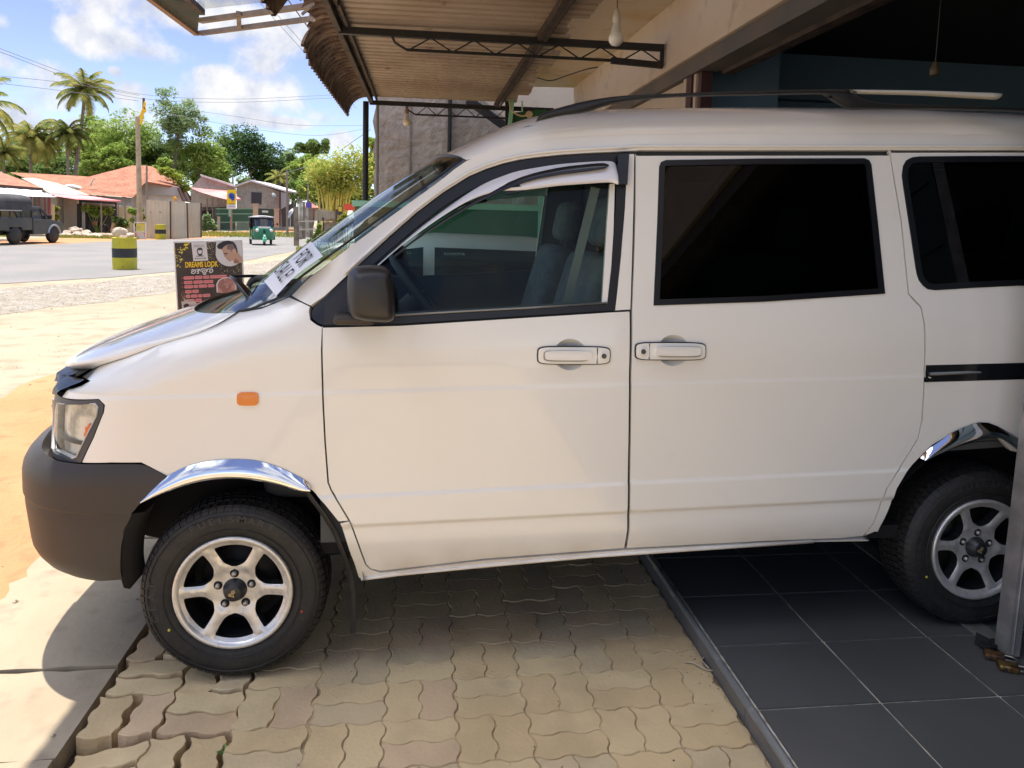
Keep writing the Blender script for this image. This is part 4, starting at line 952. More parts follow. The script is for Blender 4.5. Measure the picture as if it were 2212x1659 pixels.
mb = MB(); mb.tube(crom(curve_pts([(1478, 1429), (1500, 1433), (1525, 1446), (1548, 1448), (1556, 1440), (1545, 1428), (1528, 1420), (1515, 1424), (1522, 1434), (1532, 1444)]), 5), .003, 5)
solo('string_loop', mb, M('twine', (.50, .42, .30), .9), 'loop of pale twine lying on the pavers against the black step', 'string')
R = random.Random(5)
def weed(px, py, n, s, lab):
    b = onz(px, py, ZP-.02); mb = MB()
    for k in range(n):
        a = R.uniform(0, 6.3); l = s*R.uniform(.5, 1.); d = np.array([math.cos(a), math.sin(a), 1.1]); q = np.array([-math.sin(a), math.cos(a), 0])*l*.22; p1 = b+d*l*.5; p2 = b+d*l+np.array([0, 0, -l*.5])
        mb.add([b, p1+q, p2, p1-q], [(0, 1, 2, 3)])
    solo('weed', mb, M('weed_green', (.10, .20, .05), .8, n=(30, (.22, .30, .08), .4, .6)), lab, 'weed')
weed(485, 1630, 18, .028, 'green weed growing in the widest gap between the pavers, nearest the viewer')
weed(690, 1352, 12, .02, 'small weed in a paver joint just behind the front wheel'); weed(760, 1349, 10, .018, 'tiny moss tuft in the paver joint in the shade under the van sill')
# ================================================================ SHOP AND CANOPY
m_cream = M('cream_plaster', (.56, .47, .38), .85, n=[(1.1, (.50, .40, .31), .42, .62, 6), (5, (.42, .33, .25), .58, .75, 7)], b=(14, .35, .012))
m_slabc = M('stained_ceiling', (.62, .53, .40), .9, n=[(1.6, (.58, .44, .22), .48, .66, 6), (5, (.48, .36, .26), .58, .72, 6)], b=(12, .5, .015))
m_navy = M('navy_wall', (.20, .33, .45), .75, n=(.8, (.16, .27, .37), .4, .65), b=(30, .2, .004))
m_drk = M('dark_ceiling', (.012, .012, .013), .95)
m_steel = M('black_steel', (.018, .018, .019), .55, .2, n=(12, (.045, .030, .022), .55, .75))
m_brst = M('brown_steel', (.075, .05, .038), .7, .1, n=(8, (.03, .022, .018), .4, .65))
shop = thing('shop_building', 'open fronted shop with cream concrete lintel and dark navy interior', 'shop', (2.1, 0, 0))
mb = MB(); mb.box((2.10, 3.0, 3.13), (.16, 14.4, .68)); mb.box((2.035, 3.0, 3.10), (.035, 14.4, .50)); obj('lintel', mb, m_cream, shop, bevel=.008)
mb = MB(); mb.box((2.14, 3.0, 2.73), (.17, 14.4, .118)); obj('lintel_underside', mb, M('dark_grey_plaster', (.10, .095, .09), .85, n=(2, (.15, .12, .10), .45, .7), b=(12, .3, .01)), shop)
mb = MB(); mb.box((2.25, 1.0, 2.665), (.05, 9.0, .05)); mb.box((2.31, 1.0, 2.66), (.03, 9.0, .03)); obj('shutter_guide', mb, m_brst, shop)
mb = MB(); mb.tube([(2.40, -3.4, 2.86), (2.40, 5.35, 2.86)], .12, 14); obj('shutter_roll', mb, M('shutter_coil', (.03, .03, .032), .5, .3), shop)
# far jamb, blue pillar, walls, ceiling
mb = MB(); mb.box((2.16, 8.8, 1.35), (.10, 5.8, 2.64)); obj('front_wall', mb, m_cream, shop)
mb = MB(); mb.box((2.10, 5.86, 1.35), (.07, .06, 2.63)); mb.box((2.10, 5.66, 1.35), (.05, .05, 2.63)); obj('jamb_post', mb, m_cream, shop)
mb = MB(); mb.box((2.11, 5.76, 1.35), (.09, .10, 2.63)); mb.box((2.13, 5.58, 1.35), (.09, .06, 2.63)); obj('shutter_channel', mb, M('red_brown_channel', (.06, .022, .022), .6), shop)
mb = MB(); mb.box((2.55, 6.45, 1.75), (.75, .9, 3.5)); obj('blue_pillar', mb, M('blue_pillar', (.22, .37, .52), .7, n=(1., (.18, .31, .44), .4, .6)), shop)
mb = MB(); mb.box((5.6, 7.05, 1.75), (6.6, .2, 3.5)); mb.box((8.9, 1.8, 1.75), (.2, 10.6, 3.5)); mb.box((5.5, -3.4, 1.75), (6.6, .2, 3.5)); obj('wall', mb, m_navy, shop)
mb = MB(); mb.box((5.6, 6.98, 2.93), (6.5, .30, .42)); obj('wall_beam', mb, M('navy_beam', (.17, .28, .38), .8), shop)
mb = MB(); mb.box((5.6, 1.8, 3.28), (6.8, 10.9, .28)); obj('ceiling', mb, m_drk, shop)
mb = MB(); mb.box((5.5, 1.8, 3.66), (7.2, 11.0, .12)); mb.box((1.95, 6.05, 3.60), (1.9, 8.3, .1)); obj('roof', mb, m_slabc, shop)
# folded door leaf standing beside the removable post
mb = MB(); mb.box((2.17, 1.99, 1.33), (.035, .42, 2.62))
for k in range(9): mb.box((2.150, 1.99, .16+k*.29), (.012, .40, .03))
mb.box((2.150, 2.19, 1.33), (.02, .03, 2.62)); obj('door_leaf', mb, M('dark_green_leaf', (.02, .045, .038), .5, .1, n=(3, (.03, .055, .05), .4, .6)), shop)
# the removable post of the shutter
pst = thing('shutter_post', 'pale steel channel post bolted to the tiled floor at the shop opening', 'post', (2.085, 2.27, 0))
mb = MB(); mb.box((2.085, 2.305, 1.34), (.045, .006, 2.66)); mb.box((2.0655, 2.275, 1.34), (.006, .055, 2.66)); mb.box((2.1045, 2.275, 1.34), (.006, .055, 2.66)); mb.box((2.085, 2.247, 1.34), (.044, .005, 2.66)); mb.tube([(2.078, 2.2435, .02), (2.078, 2.2435, 2.6)], .004, 6)
obj('channel', mb, M('grey_primer', (.25, .24, .23), .45, .4, n=[(10, (.38, .35, .33), .45, .65), (22, (.16, .08, .05), .66, .76)]), pst)
mb = MB(); mb.box((2.05, 2.31, .02), (.085, .04, .006), rz=.3); mb.box((2.025, 2.32, .022), (.006, .05, .045), rz=.3); mb.tube([(2.02, 2.30, .022), (2.015, 2.30, .022)], .008, 8); obj('foot_bracket', mb, m_steel, pst)
brass = M('worn_brass', (.26, .17, .055), .42, .85, n=(40, (.09, .045, .02), .45, .6)); rust = M('rusty_brass', (.15, .075, .03), .65, .6, n=(50, (.05, .03, .02), .4, .6))
for (px, py, rz, mt, lab) in ((2148, 1416, -.55, rust, 'rusty brown padlock lying flat by the foot of the shutter post'), (2178, 1440, -.45, brass, 'golden brass padlock lying flat nearest the viewer beside the shutter post')):
    p = onz(px, py, .012); t = thing('padlock', lab, 'padlock', tuple(p), rz)
    a = MB(); a.rbox((0, 0, 0), (.062, .045, .022), .006); obj('lock_body', a, mt, t, local=True)
    a = MB(); a.tube([(.03, .016, 0), (.055, .016, 0), (.066, .008, 0), (.068, 0, 0), (.066, -.008, 0), (.055, -.016, 0), (.03, -.016, 0)], .0045, 6); obj('shackle', a, M('dull_steel', (.25, .23, .20), .4, .8), t, local=True)
    a = MB(); a.tube([(-.012, -.024, 0), (-.012, -.0215, 0)], .006, 8); obj('keyhole', a, m_steel, t, local=True)
pst.rotation_euler = (0, .028, 0)
# pendant lamp holder inside
t = thing('lamp_holder', 'empty bulb holder hanging on a long cord inside the dark shop', 'lamp holder', (2.88, 4.0, 2.38))
mb = MB(); mb.lathe([(.0, .06), (.012, .055), (.018, .03), (.026, .02), (.026, -.015), (.02, -.018), (.0, -.016)], (2.88, 4.0, 2.40), seg=12); obj('socket', mb, M('brown_bakelite', (.16, .11, .06), .5), t)
mb = MB(); mb.tube([(2.88, 4.0, 2.44), (2.885, 4.0, 2.9), (2.89, 4.0, 3.15)], .003, 5); obj('cord', mb, M('grey_cord', (.10, .10, .10), .8), t)
# ---- canopy: stained slab, corrugated sheets, trusses
can = thing('corrugated_canopy', 'rusty corrugated sheet canopy on black trusses reaching out over the white van', 'canopy', (.6, 4, 0))
m_sheet = M('corrugated_underside', (.42, .335, .25), .6, .1, n=[(1.3, (.33, .25, .18), .42, .62, 7), (6, (.14, .085, .055), .68, .78, 7)], b=(30, .2, .004))
m_rust = M('rusty_sheet', (.14, .085, .055), .8, n=[(6, (.30, .22, .15), .48, .68, 7), (14, (.05, .03, .025), .5, .68, 6)], b=(60, .5, .006))
ZC = 3.06; PIT = .145
def rib(y): 
    t = (y/PIT) % 1.; return .030*(sst((t-.10)/.10)-sst((t-.42)/.10))
R = random.Random(21); mb = MB()
ysamp = []
y = 2.03  # near end lies out of view, shortened to let in more sky light
while y < 10.0:
    for t in (0, .10, .15, .20, .42, .47, .52): ysamp.append(y+t*PIT)
    y += PIT
def right_end(y):
    k = int(y/PIT/2); return float(np.interp(y, [-4, 4.6, 5.26, 9.1, 10], [1.25, 1.22, 1.20, 1.20, 1.2]))+.05*math.sin(k*2.1)+.04*math.sin(k*5.3)
xs_ = np.linspace(0, 1, 6)
def shf(x, y):
    x_l = -.74 if y > 4.1 else -1.47  # unseen near sheets made wider to set the shadow edge on the apron
    return np.array([x_l+(right_end(y)-x_l)*x, y, ZC+rib(y)+.012*math.sin(y*1.3)*x])
mb.grid(lambda y, x: shf(x, y), ysamp, xs_, smooth=False); obj('corrugated_sheet', mb, m_sheet, can)
# sheets rolled down along the outer edge; broken off near the front of the photo's view
mb = MB(); yf = [v for v in ysamp if v > 4.15]
def edge_a(y):
    full = 1.62
    if y > 6.65: return full
    if y > 6.2: return full-(6.65-y)*.6-.1*abs(math.sin(y*23))
    if y > 5.2: return .42+.25*abs(math.sin(y*11))*(1)+.15*math.sin(y*37)
    return full
def flap(y, t):
    a = edge_a(y)*t; r = .245; rr = rib(y)
    return np.array([-.74-(r+rr*.8)*math.sin(a), y, ZC-.01-(r+.0)*(1-math.cos(a))+rr*math.cos(a)])
mb.grid(lambda y, t: flap(y, t), yf, np.linspace(0, 1, 12), smooth=False); obj('rolled_edge', mb, m_rust, can)
# pressed ribs that run round the roll
mb = MB()
for y in np.arange(6.7, 9.95, PIT):
    for k in range(1, 11): 
        t = k/11; p = flap(y+.09, t); q = flap(y+.135, t); mb.beam(p+np.array([.002, 0, -.002]), q+np.array([.002, 0, -.002]), .010, .004)
obj('pressed_marks', mb, M('dark_rust', (.06, .04, .03), .9), can)
mb = MB(); mb.beam((-.70, 2.2, ZC-.045), (-.70, 10.0, ZC-.045), .045, .08); mb.beam((-.63, 5.6, ZC-.03), (-.63, 10.0, ZC-.03), .02, .04); obj('edge_purlin', mb, m_brst, can)
mb = MB(); mb.beam((.95, 2.2, ZC-.04), (.93, 10.0, ZC-.04), .05, .06); mb.beam((.99, 2.2, ZC-.075), (.97, 10.0, ZC-.075), .02, .012); obj('purlin', mb, m_brst, can)
def truss(y, zt_, x0, xb0, x1, drop, n):
    mb = MB(); mb.beam((x0, y, zt_), (x1, y, zt_), .05, .055); 
    xe = x1; mb.beam((xb0+.12, y, zt_-drop), (xe-.45, y, zt_-drop), .022, .022); mb.beam((xe-.45, y, zt_-drop), (xe, y, zt_-drop-.02), .04, .05)
    mb.tube([(xb0, y, zt_-.02), (xb0+.03, y, zt_-drop*.6), (xb0+.12, y, zt_-drop)], .011, 6)
    L_ = (xe-xb0-.15)/n
    for k in range(n): a = xb0+.14+k*L_; mb.tube([(a, y, zt_-drop), (a+L_*.5, y, zt_-.02), (a+L_, y, zt_-drop)], .007, 5)
    mb.beam((xe-.01, y, zt_+.03), (xe-.01, y, zt_-drop-.03), .03, .03)
    return obj('truss', mb, m_steel, can)
truss(6.25, 2.99, -.70, -.28, 2.0, .125, 6); truss(9.95, 2.985, -.72, -.25, 1.7, .13, 7); truss(2.6, 2.99, -.70, -.28, 2.0, .125, 6)
mb = MB(); mb.tube([(-.80+.03, 9.98, 3.0), (-.77, 9.98, ZP)], .038, 12); obj('canopy_post', mb, m_steel, can)
mb = MB(); mb.tube([(-.62, 10.02, 3.0), (-.62, 10.02, ZP)], .02, 8); obj('canopy_post', mb, M('grey_pipe', (.25, .24, .22), .6), can)
mb = MB(); mb.grid(lambda y, x: np.array([x, y, 3.33+.01*math.sin(3*x+2*y)]), np.linspace(1.9, 10.2, 24), np.linspace(1.0, 2.02, 5)); mb.box((1.5, 6.05, 3.42), (1.1, 8.3, .12)); obj('stained_slab', mb, m_slabc, can)
mb = MB()
for a in [(1560, 330), (1300, 300)]: pass
mb.tube(crom([ony(1160, 168, 7.6), ony(1190, 174, 7.4), ony(1225, 163, 7.2), ony(1265, 150, 6.6), ony(1290, 145, 6.3)], 5), .006, 5); obj('crack_wire', mb, m_steel, can)
# ---- bulbs
def bulb(name, lab, top, zs, s, cordtop, mat, body):
    t = thing(name, lab, 'light bulb', tuple(top))
    a = MB(); a.tube([(0, 0, 0), (0, 0, cordtop)], .003, 5); obj('cord', a, M('brown_cord', (.10, .05, .03), .8), t, local=True)
    a = MB(); a.lathe([(0, .01), (.013*s, .006), (.017*s, -.02*s), (.022*s, -.032*s), (.022*s, -.062*s), (.018*s, -.066*s), (0, -.066*s)], seg=14); obj('holder', a, body, t, local=True)
    a = MB(); a.lathe([(.017*s, -.066*s), (.018*s, -.078*s), (.024*s, -.088*s), (.028*s, -.112*s), (.030*s, -.122*s)], seg=16); obj('bulb_base', a, M('white_plastic', (.62, .59, .53), .4), t, local=True)
    a = MB(); a.lathe([(.030*s, -.122*s), (.038*s, -.135*s), (.041*s, -.150*s), (.037*s, -.168*s), (.024*s, -.183*s), (0, -.190*s)], seg=16); obj('bulb_glass', a, mat, t, local=True)
pt = ony(1333, 22, 4.6); bulb('light_bulb', 'white globe bulb hanging in front of the truss under the slab', pt, 0, 1.15, 3.3-pt[2], M('bulb_white', (.80, .78, .70), .3), M('white_plastic2', (.58, .54, .46), .5))
pt = ony(879, 232, 9.9); bulb('light_bulb', 'small bulb hanging from the far truss before the grey wall', pt, 0, 1.25, .05, M('bulb_cream', (.72, .64, .47), .3), M('brown_holder', (.25, .16, .10), .6))
pt = ony(1143, 247, 9.5)
mb = MB(); mb.tube([pt+np.array([0, .0, 0]), pt+np.array([0, -.05, -.012])], [.045, .038], 12); mb.tube(crom([pt, pt+np.array([-.10, .02, -.02]), pt+np.array([-.22, .05, .05]), pt+np.array([-.26, .05, .20])], 5), .012, 6)
solo('wall_lamp_holder', mb, M('cream_ceramic', (.52, .42, .26), .5), 'round cream lamp holder on a curled cable before the green board', 'lamp holder')
# ---- second awning frame, top left
fr = thing('awning_frame', 'welded steel awning frame with clear sheet reaching out at the top of the view', 'awning', (-1.6, 7.2, 3.3))
Pz = lambda x, y, z=3.3: onz(x, y, z)
mb = MB(); a, b, c, d = Pz(432, 72), Pz(700, 37), Pz(432, 45), Pz(700, 3)
mb.beam(a, b, .05, .04); mb.beam(c, d+np.array([.1, 0, 0]), .06, .04); mb.beam(Pz(517, 60), Pz(515, 28), .04, .035)
obj('frame_tube', mb, M('brown_frame', (.16, .125, .10), .65, n=(6, (.25, .2, .16), .4, .7)), fr)
mb = MB(); e0, e1 = Pz(425, 73), Pz(318, -8); g0, g1 = Pz(436, 30), Pz(370, -25)
mb.beam(e0, e1, .05, .04); obj('frame_tube', mb, M('brown_edge', (.26, .15, .085), .7), fr)
mb = MB(); q = [Pz(427, 70), Pz(322, -8), Pz(385, -8)+np.array([0, 0, .10]), Pz(432, 27)+np.array([0, 0, .05])]
mb.add(q+[p+np.array([0, 0, .01]) for p in q], [(0, 1, 2, 3), (7, 6, 5, 4), (0, 4, 5, 1), (1, 5, 6, 2), (2, 6, 7, 3), (3, 7, 4, 0)]); obj('side_board', mb, M('dark_green_board', (.022, .04, .033), .7, n=(5, (.05, .04, .03), .45, .7)), fr)
mb = MB(); q = [Pz(432, 28)+np.array([0, 0, .03]), Pz(700, -2)+np.array([0, 0, .03]), Pz(700, -80)+np.array([0, 0, .03]), Pz(395, -80)+np.array([0, 0, .03])]; mb.add(q, [(0, 1, 2, 3)]); o = obj('clear_sheet', mb, glassy('clear_awning_sheet', (.62, .66, .66), .2), fr)
mb = MB(); mb.beam(Pz(390, -6)+np.array([0, 0, .05]), Pz(437, 27), .05, .05); obj('frame_tube', mb, m_brst, fr)
# the awning and the canopy are carried past the shop front by a tie
mb = MB(); mb.beam(Pz(700, 37), (-.70, 7.0, ZC+.02), .05, .04); mb.beam(Pz(690, 5), (-.70, 6.5, ZC+.03), .05, .04); obj('tie_bar', mb, m_brst, fr)
# ---- neighbours seen past the van
m_grey = M('grey_render', (.42, .37, .325), .92, n=[(1.2, (.35, .30, .26), .42, .6, 7), (6, (.48, .43, .38), .55, .72, 7)], b=(7, 1., .07))
nb = thing('rendered_wall', 'rough grey rendered side wall of the neighbouring building with a broken left edge', 'wall', (.3, 11.2, ZP))
R = random.Random(6); pts = [(-.77, ZP), (-.68, .6)]
for z in np.linspace(.8, 3.5, 14): pts.append((-.74+R.uniform(-.035, .05), z))
pts += [(-.74, 3.9), (.33, 3.9), (.33, ZP)]
mb = MB(); mb.prism(pts[::-1], (0, 11.0, 0), (1, 0, 0), (0, 0, 1), -.3); obj('wall', mb, m_grey, nb)
mb = MB(); mb.box((-.22, 10.985, 2.3), (.02, .03, 1.7)); mb.box((-.16, 10.99, 1.5), (.07, .02, 1.3)); obj('plaster_seam', mb, M('grey_seam', (.29, .255, .225), .95), nb)
mb = MB(); mb.prism([(.37, ZP), (1.5, ZP), (1.5, 2.78), (.37, 3.62)][::-1], (0, 11.1, 0), (1, 0, 0), (0, 0, 1), -.3); obj('gable_wall', mb, m_grey, nb)
mb = MB(); mb.tube([(.355, 10.95, ZP), (.355, 10.95, 3.9)], .03, 10); obj('drain_pipe', mb, m_steel, nb)
mb = MB(); a = ony(1010, 215, 10.9); b = ony(1100, 280, 10.9); mb.beam(a, b, .06, .12); obj('sloping_rafter', mb, m_steel, nb)
mb = MB(); mb.box((1.6, 11.6, 2.6), (2.6, .1, 3.4)); obj('cream_gable', mb, m_cream, nb)
gp_ = thing('green_shed', 'green painted boarded stall with mint trim next to the grey wall', 'stall', (.5, 9.6, ZP))
m_green = M('bottle_green', (.035, .13, .075), .6, n=(1.5, (.05, .17, .10), .4, .65)); m_mint = M('mint_trim', (.30, .62, .46), .6)
mb = MB(); mb.box((.55, 9.7, .78), (2.85, .12, 1.70)); mb.box((2.0, 10.3, 1.5), (.12, 1.2, 3.1)); obj('board', mb, m_green, gp_)
mb = MB(); mb.box((.55, 9.66, 1.67), (2.9, .22, .075)); mb.box((1.52, 9.6, .9), (.07, .06, 1.9)); obj('trim', mb, m_mint, gp_)
mb = MB(); a = ony(1107, 215, 9.8); b = ony(1099, 290, 9.8); mb.beam(b, a, .05, .05); a = ony(1128, 218, 9.8); mb.beam(ony(1128, 240, 9.8), a, .02, .02); obj('mint_post', mb, m_mint, gp_)
mb = MB(); mb.add([ony(x, y, 9.9) for x, y in [(1101, 244), (1180, 236), (1185, 330), (1095, 330)]]+[ony(x, y, 9.95) for x, y in [(1101, 244), (1180, 236), (1185, 330), (1095, 330)]], [(3, 2, 1, 0), (4, 5, 6, 7), (0, 1, 5, 4), (1, 2, 6, 5)]); obj('green_board', mb, M('deep_green', (.02, .10, .04), .6), gp_)
mb = MB(); mb.beam(ony(1096, 214, 9.86), ony(1096, 330, 9.86), .055, .055); obj('black_post', mb, m_steel, gp_)
mb = MB(); mb.box((-.86, 9.55, 1.47), (.02, .1, .1)); mb.sphere((-.62, 9.55, 1.45), .07, 10, (1.4, .5, .9), .3); obj('pasted_notice', mb, M('peeled_paper', (.55, .42, .30), .9), gp_)
# ---- the car beyond the van
car = thing('parked_car', 'white estate car parked beyond the van, seen through its front side window', 'car', (.9, 6.0, ZP)); _n0 = len(bpy.data.objects)
def car_sec(x):
    """half width and profile heights of the far car: hood, screen, roof, tail"""
    return float(np.interp(x, [-1.3, -1.15, -.6, -.25, .15, .7, 1.5, 2.2, 2.5, 2.62], [.55, .72, .86, 1.0, 1.31, 1.385, 1.37, 1.28, .95, .6]))
CY_, CW = 6.0, .82
def cfn(x, a):
    top = car_sec(x); zb = .16; h = top-zb; c = math.cos(a); s = math.sin(a)
    q = abs(s)**.55; zz = zb+h*q; narrow = .82 if zz > .85 else 1.; k = 1-(1-.80)*sst((zz-.80)/.5)
    e = 1-.25*sst((-1.0-x)/.3)-.2*sst((x-2.35)/.3)
    return np.array([x, CY_-CW*k*e*np.sign(c)*abs(c)**.38, zz])
mb = MB(); mb.grid(cfn, np.linspace(-1.3, 2.62, 44), np.linspace(0, PI, 30)); mb.add([cfn(-1.3, a) for a in np.linspace(0, PI, 30)], [list(range(30))]); mb.add([cfn(2.62, a) for a in np.linspace(0, PI, 30)], [list(range(30))[::-1]])
obj('body', mb, M('car_white', (.82, .84, .82), .3, coat=.5), car)
def cside(x, z): 
    k = 1-.20*sst((z-.80)/.5); return np.array([x, CY_-CW*k-.012, z])
for poly in ([(-.12, .92), (.22, 1.22), (.62, 1.275), (.62, .93)], [(.70, .93), (.70, 1.275), (1.45, 1.26), (1.50, .95)], [(1.58, .95), (1.53, 1.25), (2.05, 1.19), (2.2, .98)]):
    mb = MB(); n_ = len(poly); mb.add([cside(*p) for p in poly]+[cside(*p)+np.array([0, .03, 0]) for p in poly], [list(range(n_))[::-1]]+[(i, (i+1) % n_, n_+(i+1) % n_, n_+i) for i in range(n_)])
    obj('side_glass', mb, glassy('car_glass', (.10, .14, .14)), car)
for nm, poly in (('window_visor', [(-.02, 1.05), (.22, 1.24), (.62, 1.295), (.62, 1.225), (.26, 1.17), (.02, 1.03)]), ('window_visor', [(.70, 1.295), (1.47, 1.28), (1.47, 1.20), (.70, 1.225)])):
    mb = MB(); n_ = len(poly); mb.add([cside(*p)-np.array([0, .03, 0]) for p in poly]+[cside(*p) for p in poly], [list(range(n_))[::-1]]+[(i, (i+1) % n_, n_+(i+1) % n_, n_+i) for i in range(n_)]); obj(nm, mb, M('smoke_visor', (.03, .05, .055), .15), car)
for cx_ in (.46, .84):
    q = text_mb('TOYOTA', .025, .0008, sx=1.5); place(q, cside(cx_, 1.245 if cx_ < .6 else 1.25)-np.array([0, .033, 0]), (1, 0, .02), (0, 0, 1)); obj('visor_lettering', q, M('pale_lettering', (.6, .68, .66), .6), car)
for cx_ in (-.72, 1.95):
    for sd in (-1, 1):
        mb = MB(); mb.lathe([(0, -.09), (.17, -.09), (.18, -.1), (.29, -.095), (.30, -.07), (.30, .07), (.29, .095), (0, .095)], (cx_, CY_+sd*(CW-.08), ZP+.30), (0, 1, 0), 28); obj('wheel', mb, tyre_m, car)
mb = MB(); mb.grid(lambda x, a: cfn(x, a)+np.array([-.010, 0, .014]), np.linspace(-.22, .12, 6), np.linspace(.42, PI-.42, 12)); obj('windscreen', mb, glassy('car_screen', (.10, .14, .14)), car)
for sd in (-1, 1): mb = MB(); mb.rbox((-1.20, CY_+sd*.46, .64), (.10, .26, .13), .04); obj('headlight', mb, M('car_lamp', (.7, .7, .68), .1, .4), car)
mb = MB(); mb.rbox((-1.29, CY_, .50), (.05, .7, .12), .02); obj('grille', mb, gblk, car)
car.location.x -= .62
# ================================================================ STREET
def poly3(mb, pts, th, up=None):
    P = [np.array(p, float) for p in pts]; n = nrm(np.cross(P[1]-P[0], P[2]-P[0])); n = n if n[2] > 0 or (abs(n[2]) < 1e-6 and n[1] < 0) else -n
    if up is not None: n = np.array(up, float)
    k = len(P); mb.add(P+[p-n*th for p in P], [list(range(k)), list(range(k, 2*k))[::-1]]+[(i, (i+1) % k, k+(i+1) % k, k+i) for i in range(k)])
    return mb
def PX(lst, y): return [ony(p[0], p[1], p[2] if len(p) > 2 else y) for p in lst]
def fill(mb, lst, y, th=.2): 
    """a wall facing the viewer's side of the street, traced at distance y and th thick"""
    return poly3(mb, PX(lst, y), th, up=(0, -1, 0))
def roof_mat(name, c1, c2, c3, sc):
    m = M(name, c1, .85, n=[(1.3, c2, .42, .6, 6), (7, c3, .52, .7, 7)], b=(20, .4, .03))
    nt = m.node_tree; L = nt.links; P = nt.nodes['Principled BSDF']; tc = nt.nodes.new('ShaderNodeTexCoord'); w = nt.nodes.new('ShaderNodeTexWave'); w.wave_type = 'BANDS'; w.bands_direction = 'Z'; w.inputs['Scale'].default_value = sc; w.inputs['Distortion'].default_value = 1.2; w.inputs['Detail'].default_value = 2
    L.new(tc.outputs['Object'], w.inputs[0]); bp = nt.nodes.new('ShaderNodeBump'); bp.inputs['Distance'].default_value = .08; bp.inputs['Strength'].default_value = .8; L.new(w.outputs[1], bp.inputs['Height']); L.new(bp.outputs[0], P.inputs['Normal']); return m
m_tiles = roof_mat('clay_roof_tiles', (.36, .15, .085), (.28, .105, .06), (.44, .225, .14), 3.2)
m_white = M('white_wall', (.62, .62, .62), .85, n=(1, (.50, .50, .48), .45, .65)); m_wgrey = M('grey_wall', (.38, .365, .34), .9, n=[(1.2, (.30, .28, .26), .42, .6), (4, (.46, .44, .40), .55, .7)])
m_beige = M('block_wall', (.38, .345, .285), .9, n=[(.8, (.31, .28, .23), .42, .6), (4, (.42, .38, .32), .55, .7)])
m_pink = M('pink_sheet', (.62, .20, .20), .6, n=(.7, (.70, .30, .28), .4, .65)); m_wsheet = M('white_sheet', (.72, .68, .70), .5, n=(1, (.60, .55, .56), .4, .6)); m_asb = M('asbestos_sheet', (.47, .41, .33), .85, n=(1, (.38, .34, .28), .4, .6))
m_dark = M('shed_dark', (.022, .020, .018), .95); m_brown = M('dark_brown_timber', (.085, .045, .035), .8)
m_redp = M('dark_red_paint', (.17, .03, .035), .6); m_pole = M('concrete_pole', (.44, .37, .26), .9, n=(3, (.34, .28, .19), .4, .65)); m_cgrey = M('grey_post', (.24, .20, .17), .85)
m_wood = M('pale_plank', (.55, .42, .24), .85)
# -- house far left with the white awning
h = thing('tiled_house', 'low tiled house at the far left with white sheet awning on red posts', 'house', tuple(ony(30, 500, 50)*np.array([1, 1, 0])+np.array([0, 0, ZP])))
mb = MB(); poly3(mb, PX([(-140, 345, 56), (0, 371, 56), (41, 386, 54), (91, 406, 50), (0, 399, 50), (-160, 385, 50)], 0), .12); obj('roof', mb, m_tiles, h)
mb = MB(); fill(mb, [(-160, 385), (0, 398.5), (92, 406), (90, 411), (80, 411), (0, 405), (-160, 392)], 49.9, .1); obj('eave_board', mb, m_brown, h)
mb = MB(); poly3(mb, PX([(-160, 398, 49.6), (0, 406, 49.6), (80, 411.5, 49.6), (119, 425, 46.6), (118, 427, 46.6), (59, 424, 46.6), (-160, 417, 46.6)], 0), .06); obj('awning', mb, m_wsheet, h)
mb = MB(); fill(mb, [(-160, 410), (66, 415), (66, 505), (-160, 505)], 50.4, .3); fill(mb, [(66, 425), (124, 425), (124, 500), (66, 500)], 51.5, .2); obj('wall', mb, m_beige, h)
for x0, w_ in ((66, 2.2), (84, 2), (96, 2), (105, 5)):
    mb = MB(); fill(mb, [(x0-w_/2, 425), (x0+w_/2, 425), (x0+w_/2+.5, 498), (x0-w_/2+.5, 498)], 46.9, .1); obj('awning_post', mb, m_redp, h)
mb = MB(); mb.sphere(ony(85, 462, 47.2), .28, 10, (1.5, 1, .55), .3); solo('yellow_bag', mb, M('yellow_cloth', (.75, .52, .03), .8), 'yellow covered bundle under the white awning', 'bundle')
# -- long tiled house
h = thing('tiled_house', 'long house with orange clay tile roof behind the concrete pole', 'house', tuple(ony(240, 500, 60)*np.array([1, 1, 0])+np.array([0, 0, ZP])))
mb = MB()
poly3(mb, PX([(20, 372, 66), (120, 377, 66), (200, 382, 66), (222, 380, 66), (262, 364, 66), (285, 357.5, 66), (318, 357.5, 66), (295, 419, 59), (287, 426.5, 58.6), (193, 420.5, 58.6), (120, 400, 61), (60, 386, 63)], 0), .15); obj('roof', mb, m_tiles, h)
mb = MB(); poly3(mb, PX([(318, 357.5, 66), (331, 361, 66), (398, 403, 62), (385, 404, 60.5), (317, 392, 59.5), (304, 403, 59), (296, 419, 59)], 0), .15); obj('roof', mb, m_tiles, h)
mb = MB(); poly3(mb, PX([(46, 384.5, 60), (72, 384, 60), (126, 396, 58), (193, 421, 54), (165, 420, 54), (104, 416, 54), (88, 405, 55)], 0), .08); obj('lean_to_roof', mb, m_asb, h)
mb = MB(); poly3(mb, PX([(104, 415, 53.8), (150, 418, 53.8), (193, 423, 53.8), (263, 433.5, 50.5), (262, 437, 50.5), (164, 430.5, 50.5), (120, 423.5, 51)], 0), .05); obj('awning', mb, m_pink, h)
mb = MB(); fill(mb, [(193, 421), (286, 427), (286, 446), (193, 440)], 58.9, .2); obj('eave_wall', mb, m_wgrey, h)
mb = MB(); fill(mb, [(304, 402), (317, 391), (386, 403), (398, 436), (398, 505), (284, 505), (284, 427), (297, 418)], 60.6, .25); obj('wall', mb, m_white, h)
